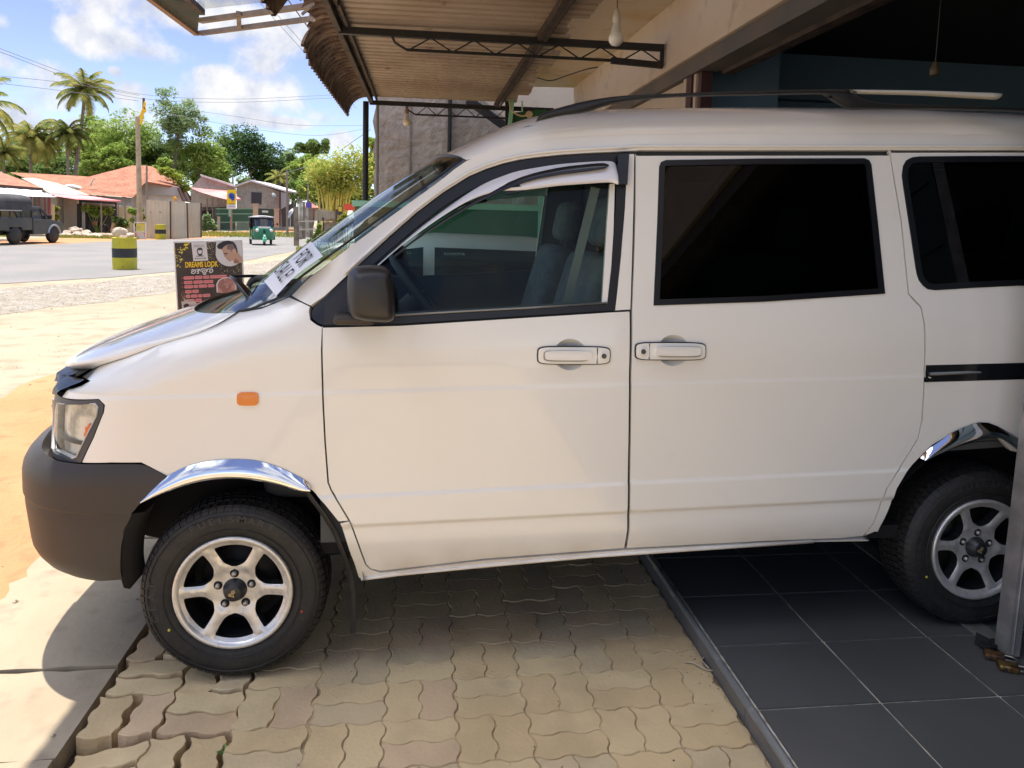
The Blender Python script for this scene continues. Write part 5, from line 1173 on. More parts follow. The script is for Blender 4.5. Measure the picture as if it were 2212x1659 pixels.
mb = MB(); fill(mb, [(305, 404), (317, 393), (385, 405), (396, 432), (396, 421), (304, 421)], 60.3, .1); mb = MB(); fill(mb, [(304, 403.5), (317, 392.5), (386, 404.5), (392, 423), (304, 421)], 60.3, .1); obj('upper_wall', mb, M('blue_grey_wall', (.38, .38, .38), .9), h)
mb = MB(); poly3(mb, PX([(385, 405.5, 60), (398, 403, 62), (413, 426, 62), (413, 436, 62), (396, 433, 60)], 0), .1); obj('eave_board', mb, m_brown, h)
mb = MB(); fill(mb, [(122, 424), (166, 430.5), (168, 500), (130, 500)], 52.2, .3); obj('block_wall', mb, m_beige, h)
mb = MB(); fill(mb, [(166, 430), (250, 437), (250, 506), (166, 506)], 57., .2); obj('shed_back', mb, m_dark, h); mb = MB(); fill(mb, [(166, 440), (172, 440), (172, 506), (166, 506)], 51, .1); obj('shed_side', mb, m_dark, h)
mb = MB(); fill(mb, [(177, 437), (247, 441), (247, 446), (177, 444)], 51.4, .08); fill(mb, [(177, 440), (182, 440), (183, 500), (177, 500)], 51.3, .1); obj('shed_beam', mb, m_wgrey, h)
mb = MB(); fill(mb, [(248, 444), (284, 446), (284, 503), (248, 503)], 58.0, .2); obj('yellow_wall', mb, M('pale_yellow_wall', (.50, .40, .26), .9), h)
for x0 in (218.5, 255, 270):
    mb = MB(); a = ony(x0, 438, 50.6); b = ony(x0+1, 503 if x0 < 260 else 480, 50.6); mb.tube([b, a], .045, 6); obj('shed_post', mb, m_cgrey, h)
mb = MB(); mb.tube([ony(195, 401, 58), ony(199, 392, 58), ony(204, 384, 58)], .05, 5); mb.sphere(ony(157, 404, 57.5), .42, 10, (1.5, .8, .5), .4); obj('roof_bundle', mb, M('white_sack', (.62, .60, .58), .9), h)
# -- grey house with the pink awning, and the gabled one
h = thing('grey_house', 'weathered grey house with pink sheet awning, left of the yellow sign', 'house', tuple(ony(450, 500, 74)*np.array([1, 1, 0])+np.array([0, 0, ZP])))
mb = MB(); fill(mb, [(412, 406), (436, 380), (501, 401), (508, 404), (508, 447), (410, 447)], 76, .25); obj('wall', mb, m_wgrey, h)
mb = MB(); poly3(mb, PX([(432, 376.5, 75.5), (436, 378, 75.5), (470, 388, 75.5), (503, 399, 75.5), (503, 403, 75.5), (470, 392, 75.5), (434, 381, 75.5)], 0), .5, up=(0, -1, 0)); obj('roof_edge', mb, m_wsheet, h)
mb = MB(); poly3(mb, PX([(411, 405, 75.6), (440, 407, 75.6), (489, 411, 75.6), (520, 429.5, 72), (517.5, 433, 72), (488, 430.5, 72), (459, 423, 72.6), (430, 414, 74)], 0), .08); obj('awning', mb, m_pink, h)
mb = MB(); fill(mb, [(410, 447), (508, 447), (508, 500), (410, 500)], 76.2, .2); obj('lower_wall', mb, M('dark_lower_wall', (.10, .095, .09), .9, n=(1, (.2, .19, .18), .5, .65)), h)  # lower wall much darker than the wall above, with paler patches
for x0 in (446, 458, 470):
    mb = MB(); fill(mb, [(x0, 428), (x0+2.2, 428), (x0+2.4, 492), (x0+.2, 492)], 74.5, .1); obj('house_post', mb, m_cgrey, h)
for (a, b, c, d) in ((436, 455, 444, 466), (448, 455, 458, 470)):
    mb = MB(); fill(mb, [(a, b), (c, b), (c, d), (a, d)], 76.0, .05); obj('window', mb, m_dark, h)
h = thing('gabled_house', 'grey upstairs house with white gable edge, one dark window and a dish', 'house', tuple(ony(555, 500, 78)*np.array([1, 1, 0])+np.array([0, 0, ZP])))
mb = MB(); poly3(mb, PX([(511, 402), (540, 390), (604, 414), (601, 500), (511, 500)], 80), 6., up=(0, -1, 0)); obj('wall', mb, m_wgrey, h)
mb = MB()
A1, A2, A3 = PX([(502, 402.5), (540, 388.3), (619, 411.5)], 79.4)
for a, b in ((A1, A2), (A2, A3)): poly3(mb, [a, b, b+np.array([.6, 7, 0]), a+np.array([.6, 7, 0])], .16)
obj('roof', mb, m_wsheet, h)
mb = MB(); fill(mb, [(543, 415), (565, 416), (564, 441.5), (543, 440)], 79.9, .1); obj('window', mb, M('dark_window', (.05, .05, .065), .3), h)
mb = MB(); mb.lathe([(.0, .09), (.18, .07), (.30, .0)], ony(592, 422, 79), nrm((.9, -.6, .5)), 14); mb.tube([ony(592, 422, 79), ony(592, 432, 79.8)], .03, 5); obj('satellite_dish', mb, M('dish_grey', (.28, .30, .32), .6), h)
mb = MB(); fill(mb, [(603, 412), (606.5, 412.5), (606, 488), (602.5, 488)], 79, .15); obj('red_post', mb, M('maroon_post', (.13, .035, .03), .8), h)
mb = MB(); fill(mb, [(607, 415), (619, 416), (619, 455), (607, 454)], 79.5, .08); obj('side_sheet', mb, M('blue_grey_sheet', (.34, .38, .40), .6), h)
# gate and pillars
g = thing('green_gate', 'green barred double gate below the gabled house', 'gate', tuple(ony(510, 498, 74)*np.array([1, 1, 0])+np.array([0, 0, ZP])))
m_ggate = M('green_mesh', (.07, .19, .13), .7); mb = MB()
for i in range(44):
    x0 = 467+i*1.9; mb.tube([ony(x0, 451, 73.6), ony(x0, 497, 73.6)], .022, 4)
obj('bars', mb, m_ggate, g)
mb = MB()
for y_ in (451, 462, 480, 497): mb.beam(ony(466, y_, 73.6), ony(549, y_, 73.6), .06, .10)
obj('rails', mb, M('pale_green_rail', (.20, .38, .28), .7), g)
mb = MB(); fill(mb, [(466, 452), (549, 452), (549, 478), (466, 478)], 75.6, .03); obj('netting', mb, M('dark_green_net', (.05, .11, .08), .9), g)
mb = MB(); fill(mb, [(557, 450), (596, 452), (596, 470), (557, 470)], 74.6, .1); obj('dark_sheet_panel', mb, M('dark_green_sheet', (.025, .06, .045), .6), g)
mb = MB(); fill(mb, [(566, 454.5), (579, 455), (579, 459.5), (566, 459)], 74.2, .05); obj('pale_notice', mb, M('notice_white', (.62, .62, .6), .6), g)
for (x0, t0, b0, w_, lab) in ((552.5, 442, 494, 9, 'beige concrete gate pillar behind the green three wheeler'), (597.5, 453, 491, 8.5, 'beige concrete gate pillar to the right of the green three wheeler'), (473, 470, 498, 4.5, 'short concrete stub post at the left end of the green gate')):
    p0, p1 = ony(x0, b0, 73), ony(x0, t0, 73); w2 = w_/1597*72; mb = MB(); mb.box((p0[0], 73, (p0[2]+p1[2])/2), (w2, w2, p1[2]-p0[2])); mb.box((p0[0], 73, p1[2]+.05), (w2*1.2, w2*1.2, .1)); solo('gate_pillar', mb, M('beige_pillar', (.46, .36, .28), .9), lab, 'pillar', 'pillars of the green gate')
# yellow sign on its pole
s = thing('yellow_sign', 'yellow and white roadside sign with a blue emblem on a post', 'sign', tuple(ony(499, 499, 66)*np.array([1, 1, 0])+np.array([0, 0, ZP])))
def card(lst, y, mat, nm, par, th=.03): mb = MB(); fill(mb, lst, y, th); return obj(nm, mb, mat, par)
card([(490.5, 410), (510, 409.5), (509, 451.5), (489.5, 451)], 66, M('sign_yellow', (.86, .62, .015), .5), 'sign_panel', s, .1)
card([(489.8, 442), (509.2, 442), (509, 451.5), (489.5, 451)], 65.95, M('sign_white', (.72, .74, .80), .5), 'sign_panel_foot', s, .02)
bl_ = M('sign_blue', (.015, .10, .55), .5)
for L_ in ([(494, 419), (499, 416.5), (505, 418), (507, 423), (506, 432), (501, 434), (499, 430), (495, 428), (494, 424)], ):
    card(L_, 65.93, bl_, 'blue_emblem', s, .02)
card([(497, 420), (499, 419.5), (500, 426), (504, 425), (505, 427), (499, 428.5), (497.5, 424)], 65.90, M('sign_darkblue', (.005, .03, .20), .5), 'emblem_stroke', s, .01)
q = text_mb('oooo', .22, .0, sx=.9); place(q, ony(500, 440, 65.9), (1, 0, 0), (0, 0, 1)); obj('small_lettering', q, M('sign_ink', (.05, .05, .15), .6), s)
q = text_mb('oooooo', .20, .0, sx=.9); place(q, ony(500, 446, 65.9), (1, 0, 0), (0, 0, 1)); obj('small_lettering', q, bl_, s)
mb = MB(); mb.tube([ony(499.5, 499, 66.1), ony(499.5, 452, 66.1)], .09, 8); obj('sign_post', mb, M('rusty_post', (.30, .22, .18), .8), s)
card([(493.5, 452), (499, 452), (498.5, 468), (494, 468)], 65.9, M('pale_green_box', (.25, .42, .34), .7), 'meter_box', s, .15)
# upright fence sheets by the road
for (q, lab) in (([(316, 431), (366.4, 434.7), (367, 517.5), (316, 519)], 'wide cream fence sheet with two small dents, leftmost of three'), ([(369.4, 435.5), (402, 437.7), (404, 515), (370, 517)], 'middle cream fence sheet of three standing by the road'), ([(405, 438), (432.6, 438.4), (432.6, 513), (406, 514.5)], 'rightmost cream fence sheet of three standing by the road')):
    mb = MB(); P = PX(q, 46.6 if q[0][0] < 400 else 47.6); n_ = 12; r = []
    for i in range(n_+1):
        t = i/n_; dy = .025*(i % 2); a = P[0]*(1-t)+P[1]*t+np.array([0, dy, 0]); b = P[3]*(1-t)+P[2]*t+np.array([0, dy, 0]); r += [b, a]
    mb.add(r, [(2*i, 2*i+2, 2*i+3, 2*i+1) for i in range(n_)]); mb.add([p+np.array([0, .01, 0]) for p in r], [(2*i+1, 2*i+3, 2*i+2, 2*i) for i in range(n_)])
    t_ = thing('fence_sheet', lab, 'fence panel', tuple((P[2]+P[3])/2), 0, 'cream fence sheets by the road'); obj('sheet', mb, M('cream_sheet', (.54, .47, .36), .75, n=(.8, (.46, .40, .31), .42, .62)), t_)
    mb = MB(); mb.beam(P[2]+np.array([.05, 0, 0]), P[1]+np.array([.05, 0, 0]), .07, .07); obj('sheet_post', mb, m_brown, t_)
    if q[0][0] < 320:
        for xx in (325, 346):
            mb = MB(); mb.sphere(ony(xx, 458.5, 46.55), .05, 8, (1, .4, 1)); obj('dent', mb, m_cgrey, t_)
mb = MB(); mb.sphere(ony(378, 429, 47), .11, 8, (1, .5, 1.3), .3); mb.tube([ony(378, 436, 47), ony(378, 430, 47)], .03, 5); solo('orange_lamp', mb, M('amber_plastic', (.75, .36, .05), .5), 'small orange lamp on top of the middle fence sheet', 'lamp')
# -- striped drums
def drum(base, R0, H, lab, grp, squash=1.):
    d = thing('striped_drum', lab, 'drum', tuple(base), 0, grp)
    ye = M('drum_yellow', (.50, .44, .025), .6, n=[(3, (.38, .36, .03), .45, .65), (9, (.15, .12, .05), .68, .74)], b=(8, .4, .02)); bk = M('drum_black', (.022, .024, .028), .6, n=(5, (.08, .08, .08), .6, .7), b=(8, .4, .02))
    def prof(z0, z1):
        zz = np.linspace(z0, z1, 7); return [(R0*(1+.03*math.sin(z/H*PI)+.018*math.exp(-((z/H-.34)/.02)**2)+.018*math.exp(-((z/H-.67)/.02)**2)), z) for z in zz]
    for nm, a, b, mt in (('drum_body', 0, .38, ye), ('black_band', .38, .68, bk), ('drum_top_band', .68, 1.0, ye)):
        mb = MB(); mb.lathe(prof(a*H, b*H), seg=30); obj(nm, mb, mt, d, local=True)
    mb = MB(); mb.lathe([(R0, H-.0), (R0+.012, H+.006), (R0+.006, H+.018), (R0-.02, H+.006), (R0-.04, H-.03), (0, H-.03)], seg=30); obj('rim', mb, ye, d, local=True); return d
b0 = onz(270, 581, ZP); drum(b0, .30, .84, 'nearer yellow and black striped oil drum topped with stones at the road edge', None)
b2 = onz(347, 516.5, ZP); b2[1] = 45.6; b2[0] = ony(347, 516, 45.6)[0]; drum(b2, .29, .84, 'distant yellow and black striped drum before the cream fence sheets', None)
m_rock = M('pale_rock', (.52, .43, .33), .9, n=[(6, (.40, .31, .24), .42, .6, 6), (20, (.60, .54, .46), .55, .7)], b=(14, .6, .03))
def rock(name, c, s, sc, lab, grp, seed, par=None):
    R = random.Random(seed); bm = bmesh.new(); bmesh.ops.create_icosphere(bm, subdivisions=2, radius=1)
    ns = [(Vector((R.gauss(0, 1), R.gauss(0, 1), R.gauss(0, 1))).normalized(), R.uniform(.6, .9)) for _ in range(9)]
    for v in bm.verts:
        for n, d in ns:
            k = v.co.dot(n)
            if k > d: v.co -= n*(k-d)
        v.co = Vector((v.co.x*sc[0], v.co.y*sc[1], v.co.z*sc[2]))*s
    mb = MB(); bm.verts.index_update(); mb.add([np.array(v.co)+np.array(c) for v in bm.verts], [[v.index for v in f.verts] for f in bm.faces]); bm.free()
    return solo(name, mb, m_rock, lab, 'stone', grp)
zt_ = ZP+.84
rock('stone', (b0[0]-.10, b0[1], zt_+.15), .19, (1.15, 1, .85), 'largest pale rounded stone on top of the nearer striped drum', 'stones on the nearer drum', 1)
rock('stone', (b0[0]+.17, b0[1]-.04, zt_+.07), .11, (1.2, 1, .8), 'lower stone on the right of the nearer drum top', 'stones on the nearer drum', 2)
rock('stone', (b0[0]+.04, b0[1]-.16, zt_+.04), .09, (1.3, .8, .5), 'flat brown stone at the front of the nearer drum top', 'stones on the nearer drum', 3)
# rubble heap by the shed
R = random.Random(12)
for i in range(34):
    px = R.uniform(124, 215); t = 1-abs(px-155)/70; py = R.uniform(514-20*max(.15, t), 514); y_ = 46.5+R.uniform(-.6, .6)+(514-py)*.08; p = ony(px, py, y_)
    rock('rubble_stone', (p[0], p[1], max(ZP+.06, p[2])), R.uniform(.14, .30), (1.2, 1, .8), 'broken stone block in the rubble heap beside the pickup', 'stones of the rubble heap beside the pickup', 50+i)
# barricade
bq = thing('road_barricade', 'low yellow and white framed barricade at the foot of the concrete pole', 'barricade', tuple(onz(302, 517, ZP)))
yb = 45.0
mb = MB(); 
for (a, b) in (((289.5, 480), (290.5, 518)), ((315, 480), (315, 518)), ((288, 481), (316, 480)), ((290, 501), (315, 500.5)), ((290, 516), (315, 515.5))): mb.beam(ony(*a, yb), ony(*b, yb), .05, .06, up=(0, 1, 0))
obj('frame', mb, M('white_metal', (.66, .66, .64), .6), bq)
card([(294, 483), (313.5, 482.5), (313.5, 500), (294, 500)], yb+.03, M('faded_yellow', (.58, .54, .10), .7, n=(3, (.42, .42, .16), .45, .6)), 'yellow_panel', bq)
card([(292, 502), (314, 502), (314, 515), (292, 515)], yb+.03, M('faded_white', (.60, .58, .56), .7), 'white_panel', bq)
card([(290.5, 503), (294, 503), (294, 512), (290.5, 512)], yb-.01, M('faded_red', (.60, .17, .12), .7), 'red_reflector', bq, .01); card([(312, 503), (315, 503), (315, 512), (312, 512)], yb-.01, M('faded_red', (.60, .17, .12), .7), 'red_reflector', bq, .01)
# poles
def pole(px0, py0, px1, py1, y, r0, r1, mat, lab, nm='utility_pole', cat='pole', extra=None):
    a = ony(px0, py0, y); b = ony(px1, py1, y); a[2] = min(a[2], ZP); t = thing(nm, lab, cat, tuple(a)); mb = MB(); mb.tube([a, b], [r0, r1], 10); obj('shaft', mb, mat, t); return t, b
t, top = pole(303, 510, 297, 252, 47.3, .17, .12, m_pole, 'tall tan concrete pole with yellow cloth tied at its top')
mb = MB(); mb.beam(ony(310, 240, 47), ony(310.5, 212, 47), .12, .10); obj('timber_top', mb, M('dark_timber', (.10, .065, .04), .8), t)
mb = MB()
for q in ([(303, 246), (308, 232), (314, 232), (316, 240), (310, 246), (308, 262), (305, 270), (301, 268), (303, 256), (300, 250)], [(308, 232), (311, 218), (315, 222), (313, 236)]): fill(mb, q, 46.9, .06)
obj('yellow_cloth', mb, M('yellow_cloth2', (.85, .52, .02), .8), t)
mb = MB(); mb.beam(ony(304, 460, 47.1), ony(318, 458, 47.1), .08, .08); obj('cross_bracket', mb, m_pole, t)
pole(317, 514, 317, 356, 47.1, .07, .05, m_cgrey, 'thin grey post standing just right of the tall tan pole', 'thin_post', 'post')
pole(504, 470, 503, 385, 82, .10, .08, m_cgrey, 'grey pole rising behind the yellow sign')
pole(621, 490, 619.5, 368, 60, .10, .08, m_cgrey, 'grey pole at the right end of the gabled house')
pole(665.5, 480, 665, 380, 62, .08, .06, m_cgrey, 'slim pole above the plank fence'); pole(707, 490, 706, 398, 55, .08, .06, m_cgrey, 'slim pole before the bamboo, above the rusty sheet')
pole(135, 506, 133, 428, 51, .09, .10, M('weathered_timber', (.11, .095, .08), .9), 'dark rough timber post in front of the block wall', 'timber_post', 'post')
pole(114, 498, 114, 441, 48.5, .10, .10, m_wood, 'pale upright plank leaning beside the red awning post', 'plank', 'plank')
# wires
def wire(pts, y, lab, r=.014):
    mb = MB(); mb.tube(crom([ony(p[0], p[1], p[2] if len(p) > 2 else y) for p in pts], 6), r, 4, caps=False); solo('overhead_wire', mb, M('wire_grey', (.16, .17, .20), .7), lab, 'wire', 'overhead wires')
wire([(-120, 65, 30), (0, 105, 38), (160, 164, 50), (300, 203, 55), (500, 214, 60), (720, 205, 60)], 0, 'upper of the wires sagging from the far left past the tall palm')
wire([(-120, 76, 30), (0, 112, 38), (160, 172, 50), (300, 212, 55), (500, 221, 60), (730, 211, 60)], 0, 'second wire just under the upper wire from the far left')
wire([(-120, 150, 40), (0, 164, 42), (150, 180, 50), (300, 206, 55)], 0, 'wire crossing the palm crown from the left edge to the tan pole')
wire([(-100, 170, 40), (0, 180, 42), (150, 198, 50), (300, 218, 55)], 0, 'lowest wire reaching the tan pole from the left')
wire([(317, 237), (450, 262), (600, 286), (700, 292), (800, 276)], 58, 'low sagging wire right of the tan pole to the black canopy post')
wire([(317, 225), (500, 250), (640, 270), (800, 271)], 60, 'middle sagging wire right of the tan pole')
wire([(540, -30, 9), (569, 14, 9.5), (664, 121, 12), (760, 235, 16)], 0, 'close wire slanting down behind the awning frame toward the canopy', .004)
wire([(548, -30, 9), (583, 14, 9.5), (675, 118, 12), (770, 235, 16)], 0, 'close wire running beside the first slanting one', .004)
wire([(600, -30, 8.6), (629, 9, 8.6), (672, 68, 9)], 0, 'thicker wire crossing the awning frame near the rusty edge', .007)
wire([(600, 380, 60), (700, 345, 55), (800, 280, 40)], 0, 'faint wire rising to the right above the bamboo', .02)
# right hand fence
f = thing('plank_fence', 'broken fence of grey planks and battens at the road bend', 'fence', tuple(onz(648, 529, ZP)))
R = random.Random(3)
yf0 = 30.0
for (x0, x1, t0, b0_, c) in ((634.5, 645, 447, 531, 0), (646, 652, 430, 517, 1), (653, 659, 436, 516, 0), (660, 666, 448, 512, 1), (668, 675, 448, 512, 0), (642.5, 644.5, 425, 500, 1)):
    mb = MB(); fill(mb, [(x0, t0), (x1, t0+R.uniform(-2, 2)), (x1+1, b0_), (x0, b0_)], yf0+(0 if x0 < 640 else .8), .04); obj('plank', mb, M('grey_plank_%s' % ('dark' if c == 0 else 'pale'), (.20, .175, .14) if c == 0 else (.36, .36, .35), .9, n=(4, (.11, .09, .07), .45, .65)), f)
for y0 in (478.5, 496): mb = MB(); mb.beam(ony(640, y0, 30.6), ony(680, y0-1, 30.6), .04, .05); obj('batten', mb, M('pale_batten', (.45, .42, .37), .9), f)
f = thing('rusty_sheet_fence', 'rust stained corrugated sheet fence next to the plank fence', 'fence', tuple(onz(705, 510, ZP)))
for q in ([(680, 451), (726, 457), (725, 478), (680, 477)], [(698, 480), (725, 479.5), (723, 503), (698, 499)]):
    mb = MB(); P = PX(q, 33.0); n_ = 26; r = []
    for i in range(n_+1): t = i/n_; dy = .03*(i % 2); r += [P[3]*(1-t)+P[2]*t+np.array([0, dy, 0]), P[0]*(1-t)+P[1]*t+np.array([0, dy, 0])]
    mb.add(r, [(2*i, 2*i+2, 2*i+3, 2*i+1) for i in range(n_)]); obj('sheet', mb, M('rust_stained_sheet', (.36, .32, .25), .8, n=[(3, (.22, .13, .08), .5, .64), (1, (.45, .41, .34), .5, .7)]), f)
mb = MB(); mb.beam(ony(727, 520, 33), ony(727, 452, 33), .08, .08); mb.beam(ony(698, 520, 33), ony(698, 470, 33), .06, .06); obj('sheet_fence_post', mb, m_brown, f)
card_s = lambda lst, y, mat, nm, lab, cat, th=.05: tag(card(lst, y, mat, nm, None, th), lab, cat)
s = thing('roadside_board', 'small yellow and black board in the grass beyond the rusty sheet fence', 'sign', tuple(ony(735, 485, 31)*np.array([1, 1, 0])+np.array([0, 0, ZP])))
card([(729.5, 444), (740, 445), (740, 465), (729, 464)], 31, M('board_black', (.04, .035, .03), .6), 'board', s); card([(731, 446), (738.5, 447), (738, 457), (731, 456)], 30.96, M('board_yellow', (.62, .42, .04), .6), 'yellow_face', s, .01)
mb = MB(); mb.tube([ony(733, 500, 31.05), ony(733, 464, 31.05)], .03, 6); mb.v[:] = mb.v; obj('board_post', mb, m_cgrey, s)
mb = MB(); a = PX([(742, 441), (767, 440), (767, 453), (745, 455)], 17.); poly3(mb, a, .5, up=(0, -1, 0)); rb = solo('red_stall_box', mb, M('red_plastic', (.62, .07, .035), .5), 'red plastic covered box next to the green stall end', 'box')
mb = MB(); poly3(mb, PX([(660, 437), (673, 436), (673, 449), (661, 450)], 52), .1, up=(0, -1, 0)); solo('blue_banner', mb, M('violet_blue', (.12, .08, .40), .7), 'small violet blue banner above the plank fence', 'banner')
mb = MB(); poly3(mb, PX([(652, 448, 56), (672, 437, 58), (690, 449, 56)], 0), .1); poly3(mb, PX([(654, 449), (688, 449), (688, 470), (654, 470)], 57), 2., up=(0, -1, 0)); solo('small_shed', mb, M('rust_roof', (.33, .12, .08), .8), 'small rust red shed peeping over the plank fence', 'shed')
mb = MB(); poly3(mb, PX([(607, 452, 70), (632, 438, 70), (632, 490, 70), (609, 490, 70)], 0), 2., up=(0, -1, 0)); solo('dark_shed', mb, M('dark_shed_timber', (.05, .045, .04), .9), 'dark open shed beyond the right end of the gabled house', 'shed')  # one even, very dark tone over the whole shed
mb = MB(); mb.lathe([(.0, .12), (.28, .09), (.45, .0)], ony(627, 461, 60), nrm((-.9, -.5, .5)), 16); mb.tube([ony(627, 461, 60.1), ony(627, 489, 60.1)], .05, 6); solo('satellite_dish', mb, M('dish_white', (.42, .43, .45), .6), 'large white dish on a stand before the dark shed', 'satellite dish')
# person and motorcycle in the shade of the shed
def person(base, h, lab):
    me = bpy.data.meshes.new('person'); k = h/1.72
    J = [(0, 0, .95), (0, 0, 1.18), (0, 0, 1.42), (0, 0, 1.50), (0, .0, 1.62), (-.10, 0, .90), (-.12, .02, .50), (-.13, 0, .07), (-.13, -.13, .03), (.10, 0, .90), (.13, .02, .50), (.15, 0, .07), (.15, -.13, .03), (-.19, 0, 1.40), (-.25, .02, 1.13), (-.23, -.08, .88), (.19, 0, 1.40), (.26, .02, 1.13), (.22, -.10, .90), (-.23, -.10, .80), (.21, -.13, .82)]
    E_ = [(0, 1), (1, 2), (2, 3), (3, 4), (0, 5), (5, 6), (6, 7), (7, 8), (0, 9), (9, 10), (10, 11), (11, 12), (2, 13), (13, 14), (14, 15), (2, 16), (16, 17), (17, 18), (15, 19), (18, 20)]
    r = [.15, .135, .15, .055, .10, .095, .065, .045, .035, .095, .065, .045, .035, .065, .045, .032, .065, .045, .032, .03, .03]
    me.from_pydata([(x*k, y*k, z*k) for x, y, z in J], E_, []); o = bpy.data.objects.new('person', me); COL.objects.link(o); o.location = base
    m_ = o.modifiers.new('s', 'SKIN'); 
    for i, q in enumerate(r): me.skin_vertices[0].data[i].radius = (q*k, q*k*.8)
    me.skin_vertices[0].data[0].use_root = True
    o.modifiers.new('u', 'SUBSURF').levels = 1; o.modifiers['u'].render_levels = 1; me.materials.append(M('dark_clothing', (.03, .03, .035), .9)); tag(o, lab, 'person'); return o
pb = ony(195, 502, 53.0); person((pb[0], 53.0, pb[2]), 1.7, 'person in dark clothes standing in the shade under the pink awning')
mc_ = thing('motorcycle', 'parked motorcycle with red tail in the shade under the pink awning', 'motorcycle', tuple(ony(214, 504, 52)))
b = ony(214, 504, 52.0)
for dy in (-.55, .55): mb = MB(); mb.lathe([(.20, -.04), (.29, -.05), (.30, 0), (.29, .05), (.20, .04)], b+np.array([dy*.35, dy, .30]), nrm((1, -.35, 0)), 18); obj('wheel', mb, tyre_m, mc_)
mb = MB(); mb.rbox(b+np.array([.05, .1, .68]), (.26, .75, .22), .08); mb.tube([b+np.array([-.3, -.35, 1.0]), b+np.array([.2, -.45, 1.02])], .02, 6); mb.rbox(b+np.array([0, 0, .45]), (.22, .5, .3), .05); obj('frame', mb, m_dark, mc_)
mb = MB(); mb.rbox(b+np.array([-.05, -.45, .66]), (.22, .2, .28), .06); obj('tail', mb, M('red_tail', (.35, .03, .03), .4), mc_)
mb = MB(); 
for a_, c_ in (((241, 500), (246, 474)), ((244, 501), (249, 476))): mb.beam(ony(*a_, 50.8), ony(*c_, 51.4), .16, .04)
solo('leaning_planks', mb, M('orange_plank', (.50, .28, .15), .8), 'orange brown planks leaning against the shed post', 'planks')
# ================================================================ POSTER BOARD
YP = 7.6
pb_ = thing('poster_board', 'black barber shop poster board standing on the sand beyond the bonnet', 'poster board', tuple(ony(450, 690, YP)*np.array([1, 1, 0])+np.array([0, 0, ZP])))
TLc, TRc = ony(374.5, 521.5, YP), ony(523.5, 518.5, YP+.25); hgt = TLc[2]-ZP-.04; ux = nrm(TRc-TLc); Wd = np.linalg.norm(TRc-TLc); dn = nrm(ony(383, 673, YP)-TLc); uy = -dn; nn_ = np.cross(ux, uy)
if nn_[1] > 0: nn_ = -nn_
def bp_(u, v, d=0.): return TLc+ux*Wd*u+dn*v*Wd+nn_*d       # u across, v down, in board widths
def flat(name, pts, mat, d, par=pb_):
    mb = MB(); P = [bp_(u, v, d) for u, v in pts]; n = len(P)
    r = delaunay_2d_cdt([Vector((u, v)) for u, v in pts], [], [list(range(n))], 1, 1e-7)
    mb.add([bp_(v[0], v[1], d) for v in r[0]], [list(t) for t in r[2]]); return obj(name, mb, mat, par)
HB = 1.95
m_pw = M('poster_white', (.66, .65, .66), .6); m_pb = M('poster_black', (.035, .026, .022), .5, n=(6, (.055, .04, .03), .4, .6))
mb = MB(); P = [bp_(0, 0, 0), bp_(1, 0, 0), bp_(1, HB, 0), bp_(0, HB, 0)]; mb.add(P+[p-nn_*.02 for p in P], [(0, 1, 2, 3), (7, 6, 5, 4), (0, 4, 5, 1), (1, 5, 6, 2), (2, 6, 7, 3), (3, 7, 4, 0)]); obj('board', mb, m_pw, pb_)
flat('poster', [(.016, .025), (.975, .02), (.975, HB-.03), (.016, HB-.03)], m_pb, .002)
circ = lambda cx, cy, r, a0=0, a1=2*PI, n=28, ry=None: [(cx+r*math.cos(a0+(a1-a0)*i/n), cy+(ry or r)*math.sin(a0+(a1-a0)*i/n)) for i in range(n+(0 if abs(a1-a0-2*PI) < 1e-6 else 1))]
# crop units: P px -> board units
def U(px, py): return ((px-374.5)/149., (py-521.)/149.)
K = lambda u, v: U(351.1+u*.1637, 493.7+v*.1637)
flat('white_round', [p for p in [K(700, 170), K(1035, 165), K(1040, 490), *[K(870+190*math.cos(a), 345+195*math.sin(a)) for a in np.linspace(.85, 3.0, 14)], K(690, 250)]], M('poster_pale', (.62, .62, .64), .6), .0035)
flat('portrait_skin', [K(*p) for p in [(765, 292), (785, 262), (860, 232), (900, 262), (935, 285), (955, 300), (985, 350), (1035, 415), (1035, 470), (1000, 498), (925, 500), (915, 480), (925, 458), (895, 455), (870, 475), (845, 462), (838, 440), (815, 432), (820, 415), (797, 405), (795, 385), (785, 360), (778, 330)]], M('skin_tone', (.50, .32, .24), .6), .005)
flat('portrait_neck_shade', [K(*p) for p in [(925, 458), (945, 430), (990, 470), (985, 500), (930, 500), (915, 480)]], M('skin_shade', (.30, .17, .12), .6), .0062)
flat('portrait_fade', [K(*p) for p in [(835, 240), (900, 210), (950, 240), (985, 345), (965, 350), (940, 290), (905, 300), (900, 340), (880, 300), (840, 300)]], M('hair_fade', (.20, .15, .15), .7), .0065)
flat('portrait_hair', [K(*p) for p in [(702, 250), (725, 215), (790, 180), (860, 168), (925, 190), (960, 235), (985, 345), (950, 285), (925, 225), (900, 215), (830, 235), (790, 262), (765, 292), (720, 285)]], M('hair_black', (.02, .02, .025), .5), .0075)
flat('portrait_ear', [K(935+22*math.cos(a), 325+38*math.sin(a)) for a in np.linspace(0, 2*PI, 14, endpoint=False)], M('ear_tone', (.56, .37, .28), .6), .0085)
flat('portrait_brow', [K(*p) for p in [(785, 350), (840, 345), (842, 358), (800, 362)]], M('hair_black', (.02, .02, .025), .5), .0085)
flat('portrait_eye', [K(*p) for p in [(800, 372), (825, 370), (825, 378), (802, 380)]], M('eye_dark', (.06, .04, .04), .5), .0085)
flat('portrait_mouth', [K(*p) for p in [(820, 428), (850, 432), (850, 438), (824, 436)]], M('mouth_tone', (.32, .15, .13), .6), .0085)
